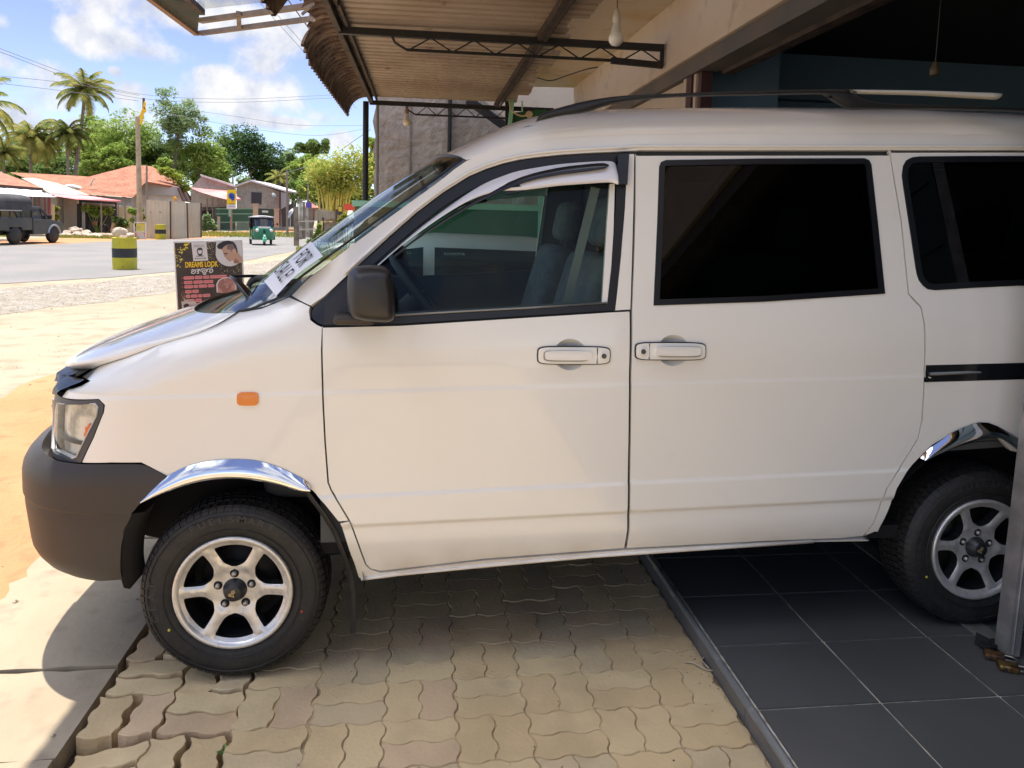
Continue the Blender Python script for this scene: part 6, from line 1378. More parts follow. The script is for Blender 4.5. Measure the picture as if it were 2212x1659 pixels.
flat('logo_card', [K(*p) for p in [(370, 185), (565, 180), (578, 445), (385, 448)]], m_pw, .0035)
ink = M('logo_ink', (.05, .05, .055), .6)
flat('logo_head', [K(*p) for p in [(440, 285), (460, 262), (500, 262), (512, 285), (510, 335), (500, 370), (470, 378), (448, 362), (436, 320)]], ink, .005)
flat('logo_face', [K(*p) for p in [(450, 298), (500, 298), (500, 340), (476, 350), (452, 340)]], m_pw, .006)
flat('logo_band', [K(*p) for p in [(425, 375), (525, 375), (522, 385), (428, 385)]], ink, .005); flat('logo_scroll', [K(*p) for p in [(405, 398), (415, 408), (535, 408), (548, 396), (548, 418), (405, 420)]], ink, .005)
def ptext(s_, cx, cy, w_, h_, mat, d=.005, bold=.0, nm='lettering'):
    q = text_mb(s_, 1, 0, bold=bold); V = np.array(q.v); lo, hi = V.min(0), V.max(0); c = K(cx, cy); sc = .1637/149.
    q.v = [tuple(bp_(c[0]+p[0]/(hi[0]-lo[0])*w_*sc, c[1]-p[1]/(hi[1]-lo[1])*h_*sc, d)) for p in q.v]; return obj(nm, q, mat, pb_)
ptext('DREAMS LOOK', 470, 238, 140, 34, M('logo_grey', (.20, .20, .2), .6)); ptext('BARBER', 476, 410, 110, 12, m_pw, .0062)
ptext('DREAMS LOOK', 494, 497, 436, 84, M('outline_orange', (.60, .30, .01), .5), .004, .05); ptext('DREAMS LOOK', 492, 496, 426, 76, M('letter_yellow', (.85, .66, .02), .5), .0055)
# Sinhala word and price list: rounded strokes
def stroke(pts, w_, mat, d, nm='lettering'):
    mb = MB(); L_ = crom([bp_(*K(*p), d) for p in pts], 5); mb.tube(L_, w_*.1637/149*Wd, 5); return mb
white_l = M('letter_white', (.75, .73, .75), .6); glyphs = [[(352, 575), (380, 568), (385, 590), (360, 592), (355, 615), (385, 620), (405, 600), (402, 570), (395, 575)], [(415, 572), (440, 566), (446, 585), (425, 592), (440, 600), (445, 618), (420, 618)], [(452, 590), (460, 560), (455, 585)], [(480, 600), (478, 570), (520, 560), (545, 580), (540, 612), (505, 618), (497, 595), (520, 585), (525, 600)], [(500, 632), (525, 640), (545, 630)], [(560, 600), (560, 572), (590, 566), (600, 590), (585, 600), (600, 618), (628, 605), (630, 575), (612, 572)], [(605, 560), (618, 540), (628, 552)]]
allm = MB()
for gph in glyphs: allm = merge(allm, stroke(gph, 6.5, white_l, .004))
obj('sinhala_word', allm, white_l, pb_)
pk = M('list_pink', (.72, .30, .32), .6); pd = M('list_red', (.52, .05, .07), .6)
rows = [(680, [(245, 385), (390, 492), (498, 583), (590, 820)]), (745, [(247, 360), (368, 495), (500, 632)]), (805, [(250, 362), (368, 428), (435, 550), (556, 645)]), (875, [(255, 342), (348, 435)]), (940, [(258, 320), (327, 415), (420, 480), (485, 585)]), (1003, [(270, 375), (385, 468)]), (1062, [(300, 365)]), (1130, [(265, 360), (370, 480)])]
R = random.Random(8); rd = MB()
for y0, ws in rows:
    for a, b in ws:
        rr_ = 20; n = 6; pts = [K(a+10+(-10)*math.cos(t), y0-22*math.sin(t)) for t in np.linspace(-PI/2, PI/2, n)]+[K(b-10+10*math.cos(t), y0+22*math.sin(t)) for t in np.linspace(-PI/2, PI/2, n)]
        flat('list_word', pts, pk, .004)
        x = a+9
        while x < b-9:
            q = []; w2 = R.uniform(10, 15); k_ = R.choice([0, 1, 2])
            q = [(x, y0+10), (x+1, y0-8), (x+w2*.6, y0-10), (x+w2*.7, y0+2), (x+w2*.3, y0+6)] if k_ == 0 else ([(x, y0-6), (x+w2*.4, y0+9), (x+w2*.8, y0-4), (x+w2*.5, y0-10)] if k_ == 1 else [(x, y0), (x+w2*.3, y0-10), (x+w2*.6, y0), (x+w2*.3, y0+10), (x+w2*.7, y0+9)])
            rd = merge(rd, stroke(q, 1.8, pd, .0055)); x += w2+3
    rd = merge(rd, stroke([(222, y0-9), (232, y0), (222, y0+9), (216, y0)], 3., pd, .0045))
tag(obj('list_lettering', rd, pd, pb_), kind='stuff')
flat('arched_photo_rim', [K(*p) for p in [(670, 905), (668, 790), (700, 730), (770, 695), (850, 695), (910, 725), (938, 790), (940, 950)]], m_pw, .0052)
flat('arched_photo', [K(*p) for p in [(684, 905), (684, 795), (712, 740), (775, 708), (845, 708), (900, 735), (925, 795), (925, 950)]], M('facial_photo', (.50, .27, .24), .6, n=[(9, (.30, .14, .12), .48, .6, 5), (20, (.60, .38, .34), .55, .7)]), .0062)
flat('lower_photo', [K(*p) for p in [(205, 1010), (260, 985), (330, 990), (390, 1020), (400, 1110), (400, 1300), (205, 1300)]], M('photo_grey', (.50, .47, .46), .6), .0052); flat('lower_photo_hair', [K(265+38*math.cos(a), 1080+42*math.sin(a)) for a in np.linspace(0, 2*PI, 16, endpoint=False)], M('hair_black', (.02, .02, .025), .5), .0065)
R = random.Random(31); gd = MB()
for _ in range(150):
    t = R.random(); u, v = (R.uniform(575, 700), R.uniform(175, 440)) if t < .4 else ((R.uniform(720, 1035), R.uniform(470, 640)) if t < .8 else (R.uniform(200, 320), R.uniform(900, 1060)))
    if (u-870)**2+(v-345)**2 < 215**2: continue
    c_ = K(u, v); s_ = R.uniform(.002, .006); gd.add([bp_(c_[0]-s_, c_[1], .0045), bp_(c_[0], c_[1]+s_*1.6, .0045), bp_(c_[0]+s_, c_[1], .0045), bp_(c_[0], c_[1]-s_*1.6, .0045)], [(0, 1, 2, 3)])
tag(obj('gold_glitter', gd, M('gold_dots', (.62, .55, .32), .5), pb_), kind='stuff')
yl = MB(); yl2 = MB()
for _ in range(46):
    t = R.random(); u = R.uniform(150, 340); v = R.uniform(175, 330) if u < 330 else 200
    if u > 250 and v > 290: continue
    if t > .75: u, v = R.uniform(150, 240), R.uniform(330, 540)
    c_ = K(u, v); s_ = R.uniform(.012, .032); a = R.uniform(0, 6.3)
    (yl if R.random() < .5 else yl2).add([bp_(c_[0]+s_*math.cos(a), c_[1]+s_*math.sin(a), .004+.00001*_), bp_(c_[0]+s_*.4*math.cos(a+1.57), c_[1]+s_*.4*math.sin(a+1.57), .004+.00001*_), bp_(c_[0]-s_*math.cos(a), c_[1]-s_*math.sin(a), .004+.00001*_), bp_(c_[0]-s_*.4*math.cos(a+1.57), c_[1]-s_*.4*math.sin(a+1.57), .004+.00001*_)], [(0, 1, 2, 3)])
tag(obj('printed_leaves', yl, M('leaf_gold', (.55, .50, .10), .6), pb_), kind='stuff'); tag(obj('printed_flowers', yl2, M('flower_yellow', (.78, .60, .06), .6), pb_), kind='stuff')
mb = MB(); 
for u_ in (.06, .94): mb.beam(bp_(u_, .1, -.03), bp_(u_, HB+.03, -.42), .03, .03)
obj('board_strut', mb, m_wood, pb_)
# ================================================================ TREES AND PLANTS
def leafmat(name, c1, c2, tr=.35):
    if name in MATS: return MATS[name]
    m = bpy.data.materials.new(name); m.use_nodes = True; MATS[name] = m; nt = m.node_tree; L = nt.links; nt.nodes.clear()
    o = nt.nodes.new('ShaderNodeOutputMaterial'); d = nt.nodes.new('ShaderNodeBsdfDiffuse'); t = nt.nodes.new('ShaderNodeBsdfTranslucent'); mx = nt.nodes.new('ShaderNodeMixShader'); mx.inputs[0].default_value = tr
    tc = nt.nodes.new('ShaderNodeTexCoord'); n = nt.nodes.new('ShaderNodeTexNoise'); n.inputs['Scale'].default_value = .9; n.inputs['Detail'].default_value = 6; n.inputs['Roughness'].default_value = .7; L.new(tc.outputs['Object'], n.inputs[0])
    r = nt.nodes.new('ShaderNodeMapRange'); r.inputs[1].default_value = .38; r.inputs[2].default_value = .62; L.new(n.outputs[0], r.inputs[0])
    c = nt.nodes.new('ShaderNodeMix'); c.data_type = 'RGBA'; c.inputs[6].default_value = (*c1, 1); c.inputs[7].default_value = (*c2, 1); L.new(r.outputs[0], c.inputs[0])
    L.new(c.outputs[2], d.inputs[0]); L.new(c.outputs[2], t.inputs[0]); L.new(d.outputs[0], mx.inputs[1]); L.new(t.outputs[0], mx.inputs[2]); L.new(mx.outputs[0], o.inputs[0]); return m
lf_light = leafmat('leaf_light', (.20, .31, .065), (.36, .45, .12)); lf_mid = leafmat('leaf_mid', (.12, .19, .06), (.23, .32, .11)); lf_dark = leafmat('leaf_dark', (.05, .10, .04), (.10, .17, .06), .2)
lf_airy = leafmat('leaf_airy', (.21, .30, .14), (.33, .43, .22)); lf_olive = leafmat('leaf_olive', (.20, .23, .045), (.33, .34, .08)); lf_palm = leafmat('leaf_palm', (.14, .20, .06), (.42, .38, .11)); lf_palm2 = leafmat('leaf_palm_dark', (.09, .14, .045), (.30, .30, .08))
m_bark = M('bark', (.13, .105, .08), .95, n=(3, (.20, .17, .14), .4, .65)); m_pbark = M('palm_bark', (.27, .24, .21), .9, n=(4, (.17, .15, .13), .4, .65))
def leaves(mb, c, rad, n, s, R, shell=.55):
    for _ in range(n):
        d = nrm([R.gauss(0, 1), R.gauss(0, 1), R.gauss(0, 1)]); k = R.uniform(shell, 1.)**.6
        p = np.array(c)+d*np.array(rad)*k; q = s*R.uniform(.6, 1.35); a = nrm([R.gauss(0, 1), R.gauss(0, 1), R.gauss(0, .6)]); b = nrm(np.cross(a, [R.gauss(0, .5), R.gauss(0, .5), 1.]))
        mb.add([p-a*q, p-b*q*.45, p+a*q, p+b*q*.45], [(0, 1, 2, 3)])
def tree(lab, crown, y, mat, name='broadleaf_tree', leaf=.19, dens=1., clump=.34, trunkpx=None, seed=1, nclump=36, group='trees behind the houses', shell=.4, trunk_r=.25, sky=False):
    """crown: (cx, cy, rx, ry) in picture units at distance y"""
    R = random.Random(seed); c = ony(crown[0], crown[1], y); rx = 1.10*crown[2]/FPX*y; rz = 1.10*crown[3]/FPX*y; base = np.array([ony(trunkpx or crown[0], 500, y)[0], y, ZP])
    t = thing(name, lab, 'tree', tuple(base), 0, group); tm = MB(); top = c-np.array([0, 0, rz*.35])
    tm.tube(crom([base, base*.5+top*.5+np.array([R.uniform(-.3, .3), 0, 0]), top], 4), list(np.linspace(trunk_r, trunk_r*.55, 9)), 7)
    lm = MB(); cl = []
    for i in range(nclump):
        d = nrm([R.gauss(0, 1), R.gauss(0, 1), R.gauss(0, 1)]); k = R.uniform(.15, .98); cc_ = c+d*np.array([rx, rx*.8, rz])*k; cl.append(cc_)
        r_ = clump*min(rx, rz)*R.uniform(.7, 1.35); leaves(lm, cc_, (r_*1.1, r_*1.1, r_*.8), int(200*dens), leaf*R.uniform(.85, 1.15), R, shell)
    for cc_ in cl[:10]: tm.tube([top-np.array([0, 0, .3]), (top+cc_)/2+np.array([0, 0, .15*rz]), cc_], [trunk_r*.4, trunk_r*.22, trunk_r*.08], 5)
    obj('trunk', tm, m_bark, t); obj('crown', lm, mat, t); return t
def palm(lab, cx, cy, y, rpx, trunkpts, mat, seed, n=22, group='coconut palms', tr=.17, droop=1.):
    R = random.Random(seed); c = ony(cx, cy, y); L_ = rpx/FPX*y; t = thing('coconut_palm', lab, 'palm tree', tuple(np.array([ony(trunkpts[-1][0], 500, y)[0], y, ZP])), 0, group)
    tm = MB(); P = [c]+[ony(px, py, y) for px, py in trunkpts]; P.append(np.array([P[-1][0], y, ZP])); tm.tube(crom(P[::-1], 5), list(np.linspace(tr*1.25, tr*.75, 5*(len(P)-1)+1)), 8); obj('trunk', tm, m_pbark, t)
    lm = MB()
    for i in range(n):
        az = i*2.399+R.uniform(-.2, .2); el = 1.35-1.75*(i/n)**.9+R.uniform(-.1, .1); Lk = L_*R.uniform(.85, 1.1); h = np.array([math.cos(az), math.sin(az), 0]); pts = []; p = c.copy(); e = el
        for k in range(9):
            pts.append(p.copy()); p = p+(h*math.cos(e)+np.array([0, 0, math.sin(e)]))*Lk/8; e -= .20*droop*(.6+k*.12)
        lm.tube(pts, [.035]*8+[.012], 4, caps=False)
        for k in range(1, 46):
            q = k/46*8; j = min(7, int(q)); f = q-j; a = pts[j]*(1-f)+pts[j+1]*f; d = nrm(pts[j+1]-pts[j]); sd = nrm(np.cross(d, [0, 0, 1])); w_ = Lk*.25*math.sin(PI*min(1, (k/46)*.85+.14))**.6
            for s_ in (-1, 1):
                e_ = a+(sd*s_*.75+d*.55-np.array([0, 0, .40+R.uniform(0, .3)]))*w_; b_ = d*.030*L_/2.5*1.5; lm.add([a-b_, e_, a+b_], [(0, 1, 2)])
    obj('fronds', lm, mat, t)
    if n > 15:
        nm = MB()
        for k in range(7): a = k*.9; nm.sphere(c+np.array([.22*math.cos(a), .22*math.sin(a), -.25]), .13, 8)
        obj('coconuts', nm, M('coconut', (.16, .13, .05), .7), t)
    return t
palm('tall slender coconut palm rising above all others on the left', 183, 196, 72, 66, [(180, 235), (173, 300), (163, 375), (161, 395)], lf_palm, 2, 32, tr=.17, droop=.95)
palm('large coconut palm with golden lower fronds standing second from the left edge', 68, 300, 70, 72, [(66, 345), (68, 400)], lf_palm, 5, 34, tr=.13, droop=1.35)
palm('coconut palm between the golden palm and the tall slender trunk', 146, 290, 70, 55, [(146, 340), (148, 400)], lf_palm2, 8, 32, tr=.13, droop=1.2)
palm('coconut palm cut by the left picture edge, one frond high against the sky', -52, 232, 40, 92, [(-50, 300), (-44, 420)], lf_palm, 11, 22, tr=.16, droop=1.1)
palm('coconut palm low at the far left behind the first palms', 8, 330, 62, 50, [(8, 380), (8, 420)], lf_palm2, 14, 26, tr=.13)
palm('small palm leaning beside the right end of the gabled house', 602, 385, 88, 34, [(606, 410), (610, 440)], lf_palm, 17, 18, tr=.18)
T_ = [
 ('round light green tree behind the long tiled roof', (268, 312, 62, 62), 84, lf_light, {}),
 ('bright green bushy tree leaning over the orange roof ridge', (225, 352, 55, 36), 76, lf_light, {}),
 ('dense green tree filling the gap right of the tan pole', (318, 340, 45, 50), 88, lf_mid, {}),
 ('tall airy tree with sky showing through its crown', (385, 260, 56, 60), 80, lf_airy, dict(dens=.6, clump=.26, nclump=52, trunkpx=378, shell=.1)),
 ('leafy lower limb tree hanging over the pink awning house', (432, 335, 60, 60), 82, lf_light, dict(nclump=34)),
 ('lower green tree under the airy crown', (385, 350, 45, 45), 86, lf_mid, {}),
 ('darkest broad tree behind the gabled house', (540, 345, 56, 62), 98, lf_dark, dict(nclump=40, dens=1.2)),
 ('dark rounded tree just left of the darkest one', (492, 325, 42, 48), 102, lf_mid, dict(nclump=30)),
 ('dark low tree touching the gabled roof', (575, 380, 40, 45), 100, lf_dark, {}),
 ('distant round topped tree standing alone above the others', (673, 320, 36, 23), 170, lf_mid, dict(leaf=.34, nclump=34, clump=.3, dens=1.2, trunk_r=.5)),
 ('pale green tree right of the gabled house', (632, 358, 30, 32), 110, lf_airy, {}),
 ('light green tree under the distant round tree', (668, 372, 42, 34), 105, lf_light, {}),
 ('shadowy green tree behind the plank fence', (672, 410, 40, 32), 92, lf_mid, {}),
 ('dark green tree low behind the slim poles', (705, 425, 38, 30), 88, lf_dark, {}),
 ('deep green tree behind the palms at the far left', (40, 372, 70, 36), 78, lf_mid, {}),
 ('dim green tree behind the golden palm', (120, 365, 55, 40), 86, lf_mid, {}),
 ('light tree tops behind the tall palm trunk', (190, 325, 40, 45), 92, lf_olive, dict(dens=.8)),
 ('green tree behind the sheet fence houses', (470, 395, 50, 30), 90, lf_mid, {}),
 ('tree crown beyond the black canopy post', (815, 360, 30, 60), 60, lf_light, {}),
 ('pale leafy tree filling the space behind the tall slender palm', (215, 300, 40, 50), 96, lf_light, {}),
 ('bright tree right behind the sheet fences and tan pole', (345, 385, 45, 32), 78, lf_light, {}),
 ('yellow green tree between the bamboo and the gabled house', (690, 395, 45, 40), 80, lf_light, {}),
 ('broad mid green tree behind the round roofed palm gap', (90, 345, 60, 45), 95, lf_light, {}),
 ('leafy tree directly behind the grey house ridge', (450, 380, 42, 36), 88, lf_light, {}),
 ('green tree under the round distant crown on its left', (612, 400, 36, 34), 100, lf_mid, {}),
 ('low green growth tree behind the red stall box', (770, 430, 40, 25), 60, lf_light, {}),
]
for i, (lab, cr_, y_, mt, kw) in enumerate(T_): tree(lab, cr_, y_, mt, seed=40+i, **kw)
# creeper on the roof
R = random.Random(70); mb = MB()
for (px, py, r_) in ((362, 372, .55), (372, 380, .6), (385, 388, .6), (395, 398, .5), (402, 408, .35), (350, 370, .4)): leaves(mb, ony(px, py, 61), (r_, r_*.6, r_*.8), 170, .13, R, .2)
mb.tube([ony(398, 500, 62), ony(398, 410, 61.5), ony(372, 380, 61)], .05, 5); solo('roof_creeper', mb, leafmat('leaf_lime', (.26, .34, .05), (.36, .42, .09)), 'lime green creeper spilling over the right slope of the orange roof', 'creeper')
# bamboo
R = random.Random(77); t = thing('bamboo_clump', 'yellow stemmed bamboo clump beside the black canopy post', 'bamboo', tuple(np.array([ony(725, 500, 48)[0], 48, ZP])))
sm = MB(); lm = MB()
for i in range(40):
    bx = R.uniform(695, 742); tx_ = bx+R.uniform(-35, 75); ty2 = R.uniform(335, 420); a = ony(bx, 478, 48+R.uniform(-1, 1)); b = ony((bx*.55+tx_*.45), 410, 48); c = ony(tx_, ty2, 48+R.uniform(-1, 1)); a[2] = ZP; q = crom([a, b, c, c+np.array([R.uniform(-.6, 1.), 0, -.2])], 5)
    sm.tube(q, list(np.linspace(.07, .02, len(q))), 5)
    for j in range(5, len(q)): leaves(lm, q[j]+np.array([R.uniform(-.3, .3), R.uniform(-.3, .3), .1]), (.85, .7, .75), 11, .13, R, .05)
obj('stems', sm, M('bamboo_stem', (.62, .50, .10), .6), t); obj('foliage', lm, leafmat('leaf_bamboo', (.30, .36, .07), (.46, .48, .13)), t)
# shrubs
def shrub(lab, pts, y, mat, s, seed, n=90, name='shrub'):
    R = random.Random(seed); mb = MB()
    for px, py, r_ in pts:
        c = ony(px, py, y); rr_ = r_/FPX*y; leaves(mb, c, (rr_, rr_*.7, rr_), n, s, R, .1)
    px0 = np.mean([p[0] for p in pts]); b = ony(px0, 500, y); b[2] = ZP
    for px, py, r_ in pts: mb.tube([b, ony(px, py, y)], .015, 4)
    solo(name, mb, mat, lab, 'plant')
shrub('green vine hanging in the shed opening under the pink awning', [(185, 450, 9), (197, 452, 10), (210, 454, 11), (225, 455, 10), (237, 456, 8), (205, 462, 7)], 51.2, lf_light, .16, 1, name='hanging_vine')
shrub('leafy bush by the shed post under the pink awning', [(250, 474, 8), (262, 478, 10), (272, 484, 9), (258, 490, 8)], 50.6, lf_mid, .15, 2)
shrub('climbing plant beside the tan pole on the white wall', [(283, 455, 7), (292, 458, 7), (305, 456, 6), (296, 485, 5), (312, 470, 6), (285, 475, 4)], 50., lf_light, .14, 3)
shrub('grassy growth in front of the block wall', [(120, 452, 6), (121, 470, 7), (124, 486, 8), (130, 492, 6)], 49.5, lf_olive, .15, 4)
shrub('silvery shrub at the foot of the green gate', [(440, 480, 8), (447, 470, 8), (455, 484, 10), (440, 492, 8), (463, 492, 6)], 70, lf_airy, .22, 5)
shrub('weedy bush between the plank fence and rusty sheets', [(688, 500, 8), (678, 512, 9), (697, 514, 7), (690, 488, 5), (668, 522, 6)], 31.5, lf_light, .08, 6, 140)
shrub('yellow green weeds beside the small yellow board', [(735, 478, 7), (745, 470, 9), (752, 484, 8), (738, 492, 8), (765, 478, 9)], 27, lf_olive, .07, 7, 140)
shrub('low leafy weeds beyond the rusty sheets', [(705, 508, 6), (718, 503, 6), (728, 500, 7)], 29, lf_light, .07, 8, 120)
# verge grass beyond the road
R = random.Random(5); mb = MB()
for _ in range(5200):
    k = R.random(); px = R.uniform(-10, 40) if k < .12 else (R.uniform(120, 300) if k < .35 else (R.uniform(434, 540) if k < .62 else R.uniform(594, 770))); 
    if px < 320: y_ = R.uniform(44.6, 46.2); py = None
    elif px < 560: y_ = R.uniform(53, 66)
    elif px < 640: y_ = R.uniform(55, 70)
    else: y_ = R.uniform(27, 37)
    b = ony(px, 500, y_); b[2] = ZP-.01; h = R.uniform(.06, .2); a = R.uniform(0, 6.3); w_ = .02+.012*y_/30; mb.add([b+np.array([w_*math.cos(a), w_*math.sin(a), 0]), b-np.array([w_*math.cos(a), w_*math.sin(a), 0]), b+np.array([R.uniform(-.08, .08), R.uniform(-.08, .08), h])], [(0, 1, 2)])
struct('verge_grass', mb, lf_olive, 'stuff')
# ================================================================ THREE WHEELER AND PICKUP
p = onz(566, 530, ZP); tk = thing('auto_rickshaw', 'green three wheeler taxi with grey roof coming down the road', 'three wheeler', (p[0]-.25, p[1]+1.2, ZP), .30); tk.scale = (.9, .9, .9)
tg = M('taxi_green', (.005, .17, .085), .3, coat=.5); tgl = glassy('taxi_glass', (.30, .38, .42), ior=2.2); tcv = M('canvas_grey', (.28, .28, .30), .7); tdk = M('taxi_dark', (.02, .02, .022), .7); lampm = M('lamp_clear', (.75, .75, .72), .1, .3)
# local: front towards -Y
def tz(z): return float(np.interp(z, [.35, .6, .95, 1.1], [.56, .62, .60, .55]))
mb = MB()
mb.grid(lambda a, z: np.array([tz(z)*math.sin(a)*1.0, -1.25+.38*(1-math.cos(a))**1.2-.10*math.sin((z-.35)/.75*PI), z]), np.linspace(-1.45, 1.45, 22), np.linspace(.34, 1.08, 9)); obj('front_shield', mb, tg, tk, local=True)
mb = MB()
for sx in (-1, 1):
    pts = [(-.95, .34), (-.80, .30), (1.05, .32), (1.15, .55), (1.12, .95), (.35, .95), (.25, .42), (-.5, .42), (-.62, .9), (-.93, .95)]
    mb.prism([(q[0], q[1]) for q in pts], (sx*.62-.02, 0, 0), (0, 1, 0), (0, 0, 1), .04)
mb.box((0, 1.12, .68), (1.26, .05, .7)); mb.box((0, .1, .33), (1.2, 2.1, .06)); obj('body_side', mb, tg, tk, local=True)
mb = MB()
mb.grid(lambda x, y: np.array([x, y, 1.62+.09*math.cos(x/.66*1.5)-.05*max(0, (-.8-y)/.3)**2-.10*max(0, (y-.9)/.3)**2]), np.linspace(-.66, .66, 12), np.linspace(-1.12, 1.2, 12)); mb.box((0, .05, 1.60), (1.34, 2.3, .05))
obj('roof', mb, tcv, tk, local=True)
mb = MB(); mb.box((0, 1.16, 1.28), (1.26, .03, .6)); mb.box((.64, .8, 1.3), (.03, .7, .6)); mb.box((-.64, .8, 1.3), (.03, .7, .6)); obj('canvas_hood', mb, tdk, tk, local=True)
mb = MB(); mb.grid(lambda a, z: np.array([.58*math.sin(a), -1.13+.30*(1-math.cos(a))+.16*(z-1.08)/.5, z]), np.linspace(-1.2, 1.2, 10), np.linspace(1.10, 1.56, 4)); obj('windscreen', mb, tgl, tk, local=True)
mb = MB()
for sx in (-1, 1): mb.tube([(sx*.56, -.95, 1.06), (sx*.56, -.80, 1.60)], .025, 6); mb.tube([(sx*.62, .30, .9), (sx*.62, .30, 1.6)], .022, 6)
mb.tube([(-.5, -1.12, 1.08), (0, -1.24, 1.08), (.5, -1.12, 1.08)], .022, 6); obj('frame', mb, tdk, tk, local=True)
mb = MB(); mb.grid(lambda x, z: np.array([x, -1.40+.25*x*x, z]), np.linspace(-.34, .34, 6), (.98, 1.08)); obj('white_visor', mb, M('white_strip', (.7, .7, .7), .5), tk, local=True)
for sx in (-1, 1):
    mb = MB(); mb.lathe([(0, -.07), (.06, -.06), (.095, -.02), (.10, .04), (.0, .08)], (sx*.38, -1.32, .86), (0, 1, 0), 14); obj('headlight', mb, lampm, tk, local=True)
    mb = MB(); mb.box((sx*.53, -1.18, .84), (.07, .05, .09)); obj('indicator', mb, amber, tk, local=True)
    mb = MB(); mb.tube([(sx*.58, -.98, 1.2), (sx*.74, -1.02, 1.24)], .01, 5); mb.rbox((sx*.76, -1.02, 1.22), (.10, .03, .14), .015); obj('mirror', mb, tdk, tk, local=True)
def whl(c, r, w, nm, par): 
    mb = MB(); mb.lathe([(0, -w*.3), (r*.5, -w*.4), (r*.55, -w*.5), (r*.9, -w*.5), (r, -w*.3), (r, w*.3), (r*.9, w*.5), (r*.55, w*.5), (r*.5, w*.4), (0, w*.3)], c, (1, 0, 0), 20); return obj(nm, mb, tyre_m, par, local=True)
whl((0, -1.30, .20), .21, .11, 'wheel', tk); whl((-.58, .75, .20), .21, .12, 'wheel', tk); whl((.58, .75, .20), .21, .12, 'wheel', tk)
mb = MB(); mb.grid(lambda a, x: np.array([x, -1.30-.27*math.cos(a), .24+.25*math.sin(a)]), np.linspace(-.1, 2.6, 12), np.linspace(-.10, .10, 4)); mb.tube([(0, -1.42, .45), (0, -1.30, .75)], .06, 8); obj('mudguard', mb, M('light_green', (.05, .42, .25), .35), tk, local=True)
mb = MB(); mb.lathe([(0, -.05), (.07, -.03), (.08, .03)], (0, -1.53, .52), (0, 1, 0), 12); obj('front_badge', mb, M('pale_green', (.35, .70, .55), .3), tk, local=True)
mb = MB(); mb.box((0, -1.36, .78), (.10, .06, .26)); obj('grille', mb, tdk, tk, local=True)
mb = MB(); mb.rbox((0, .75, .62), (1.1, .5, .3), .06); mb.rbox((0, 1.0, .95), (1.1, .12, .5), .05); mb.rbox((0, -.25, .62), (.5, .35, .14), .04); obj('seat', mb, tdk, tk, local=True)
me_o = person((0, 0, 0), 1.3, 'x'); 
for k_ in ('label', 'category'): del me_o[k_]
bpy.data.objects.remove(me_o)
# pickup: local x forward, y to its left
a = onz(32, 528, ZP); pk_ = thing('pickup_truck', 'dark grey pickup with canvas topped load bed parked across the road', 'pickup truck', tuple(a+np.array([-.72, .10, 0])), math.radians(83))
pbm = M('pickup_grey', (.020, .026, .032), .45, n=(2, (.035, .037, .036), .45, .65), coat=.2); psv = M('pickup_silver', (.34, .35, .38), .35, .4)
Wd2 = .80
def sideprof(nm, pts, mat, w=Wd2, z=0, bev=.04):
    mb = MB(); mb.prism([(q[0], q[1]) for q in pts], (0, w, 0), (1, 0, 0), (0, 0, 1), 2*w); return obj(nm, mb, mat, pk_, local=True, bevel=bev)
sideprof('bed', [(-1.15, .62), (-.42, .62), (-.38, .75), (.38, .75), (.42, .62), (1.15, .62), (1.15, 1.18), (-1.15, 1.18)], pbm)
sideprof('cab_body', [(1.18, .42), (2.25, .42), (2.28, .66), (2.46, .80), (2.94, .80), (3.10, .62), (3.16, .42), (3.42, .45), (3.45, .78), (3.36, .98), (2.55, 1.10), (2.45, 1.12), (1.18, 1.12)], pbm)
sideprof('cab_roof', [(1.20, 1.55), (1.85, 1.57), (1.95, 1.64), (1.9, 1.70), (1.24, 1.70), (1.18, 1.64)], pbm, .70)
mb = MB()
for sy in (-1, 1):
    mb.beam((2.50, sy*.76, 1.10), (1.90, sy*.68, 1.62), .05, .05); mb.beam((1.22, sy*.76, 1.10), (1.22, sy*.69, 1.6), .06, .05); mb.beam((1.9, sy*.76, 1.1), (1.88, sy*.69, 1.6), .03, .03)
obj('cab_pillar', mb, pbm, pk_, local=True)
for sy in (-1, 1): mb = MB(); mb.add([(1.25, sy*.755, 1.12), (2.45, sy*.755, 1.12), (1.90, sy*.68, 1.58), (1.25, sy*.685, 1.58)], [(0, 1, 2, 3)]); obj('side_glass', mb, glassy('pickup_glass', (.45, .42, .3)), pk_, local=True)
mb = MB(); mb.add([(2.50, -.74, 1.12), (2.50, .74, 1.12), (1.93, .67, 1.62), (1.93, -.67, 1.62)], [(0, 1, 2, 3)]); obj('windscreen', mb, tgl, pk_, local=True)
mb = MB(); mb.grid(lambda x, a: np.array([x, .80*math.cos(a), 1.80+.42*math.sin(a)**.6]), np.linspace(-1.15, 1.16, 6), np.linspace(0, PI, 16)); 
for sy in (-1, 1): mb.box((0, sy*.79, 1.70), (2.3, .02, .38))
mb.box((-1.15, 0, 1.85), (.03, 1.55, .3)); obj('canvas_top', mb, M('canvas_dark', (.045, .045, .05), .9, n=(2, (.08, .08, .08), .45, .65)), pk_, local=True)
for x in (-1.12, -.35, .4, 1.12):
    for sy in (-1, 1): mb = MB(); mb.box((x, sy*.78, 1.38), (.05, .04, .48)); obj('top_frame_post', mb, tdk, pk_, local=True)
mb = MB(); mb.box((-.4, -.80, 1.49), (1.6, .05, .05), ry=.0); obj('rolled_flap', mb, M('flap_tan', (.36, .33, .30), .9), pk_, local=True)
mb = MB()
for sy in (-1, 1): mb.tube([(2.70+.46*math.cos(t), sy*.79, .38+.46*math.sin(t)) for t in np.linspace(.1, PI-.2, 12)], .06, 6)
mb.rbox((3.42, 0, .82), (.12, 1.5, .26), .04); obj('front_fender', mb, psv, pk_, local=True)
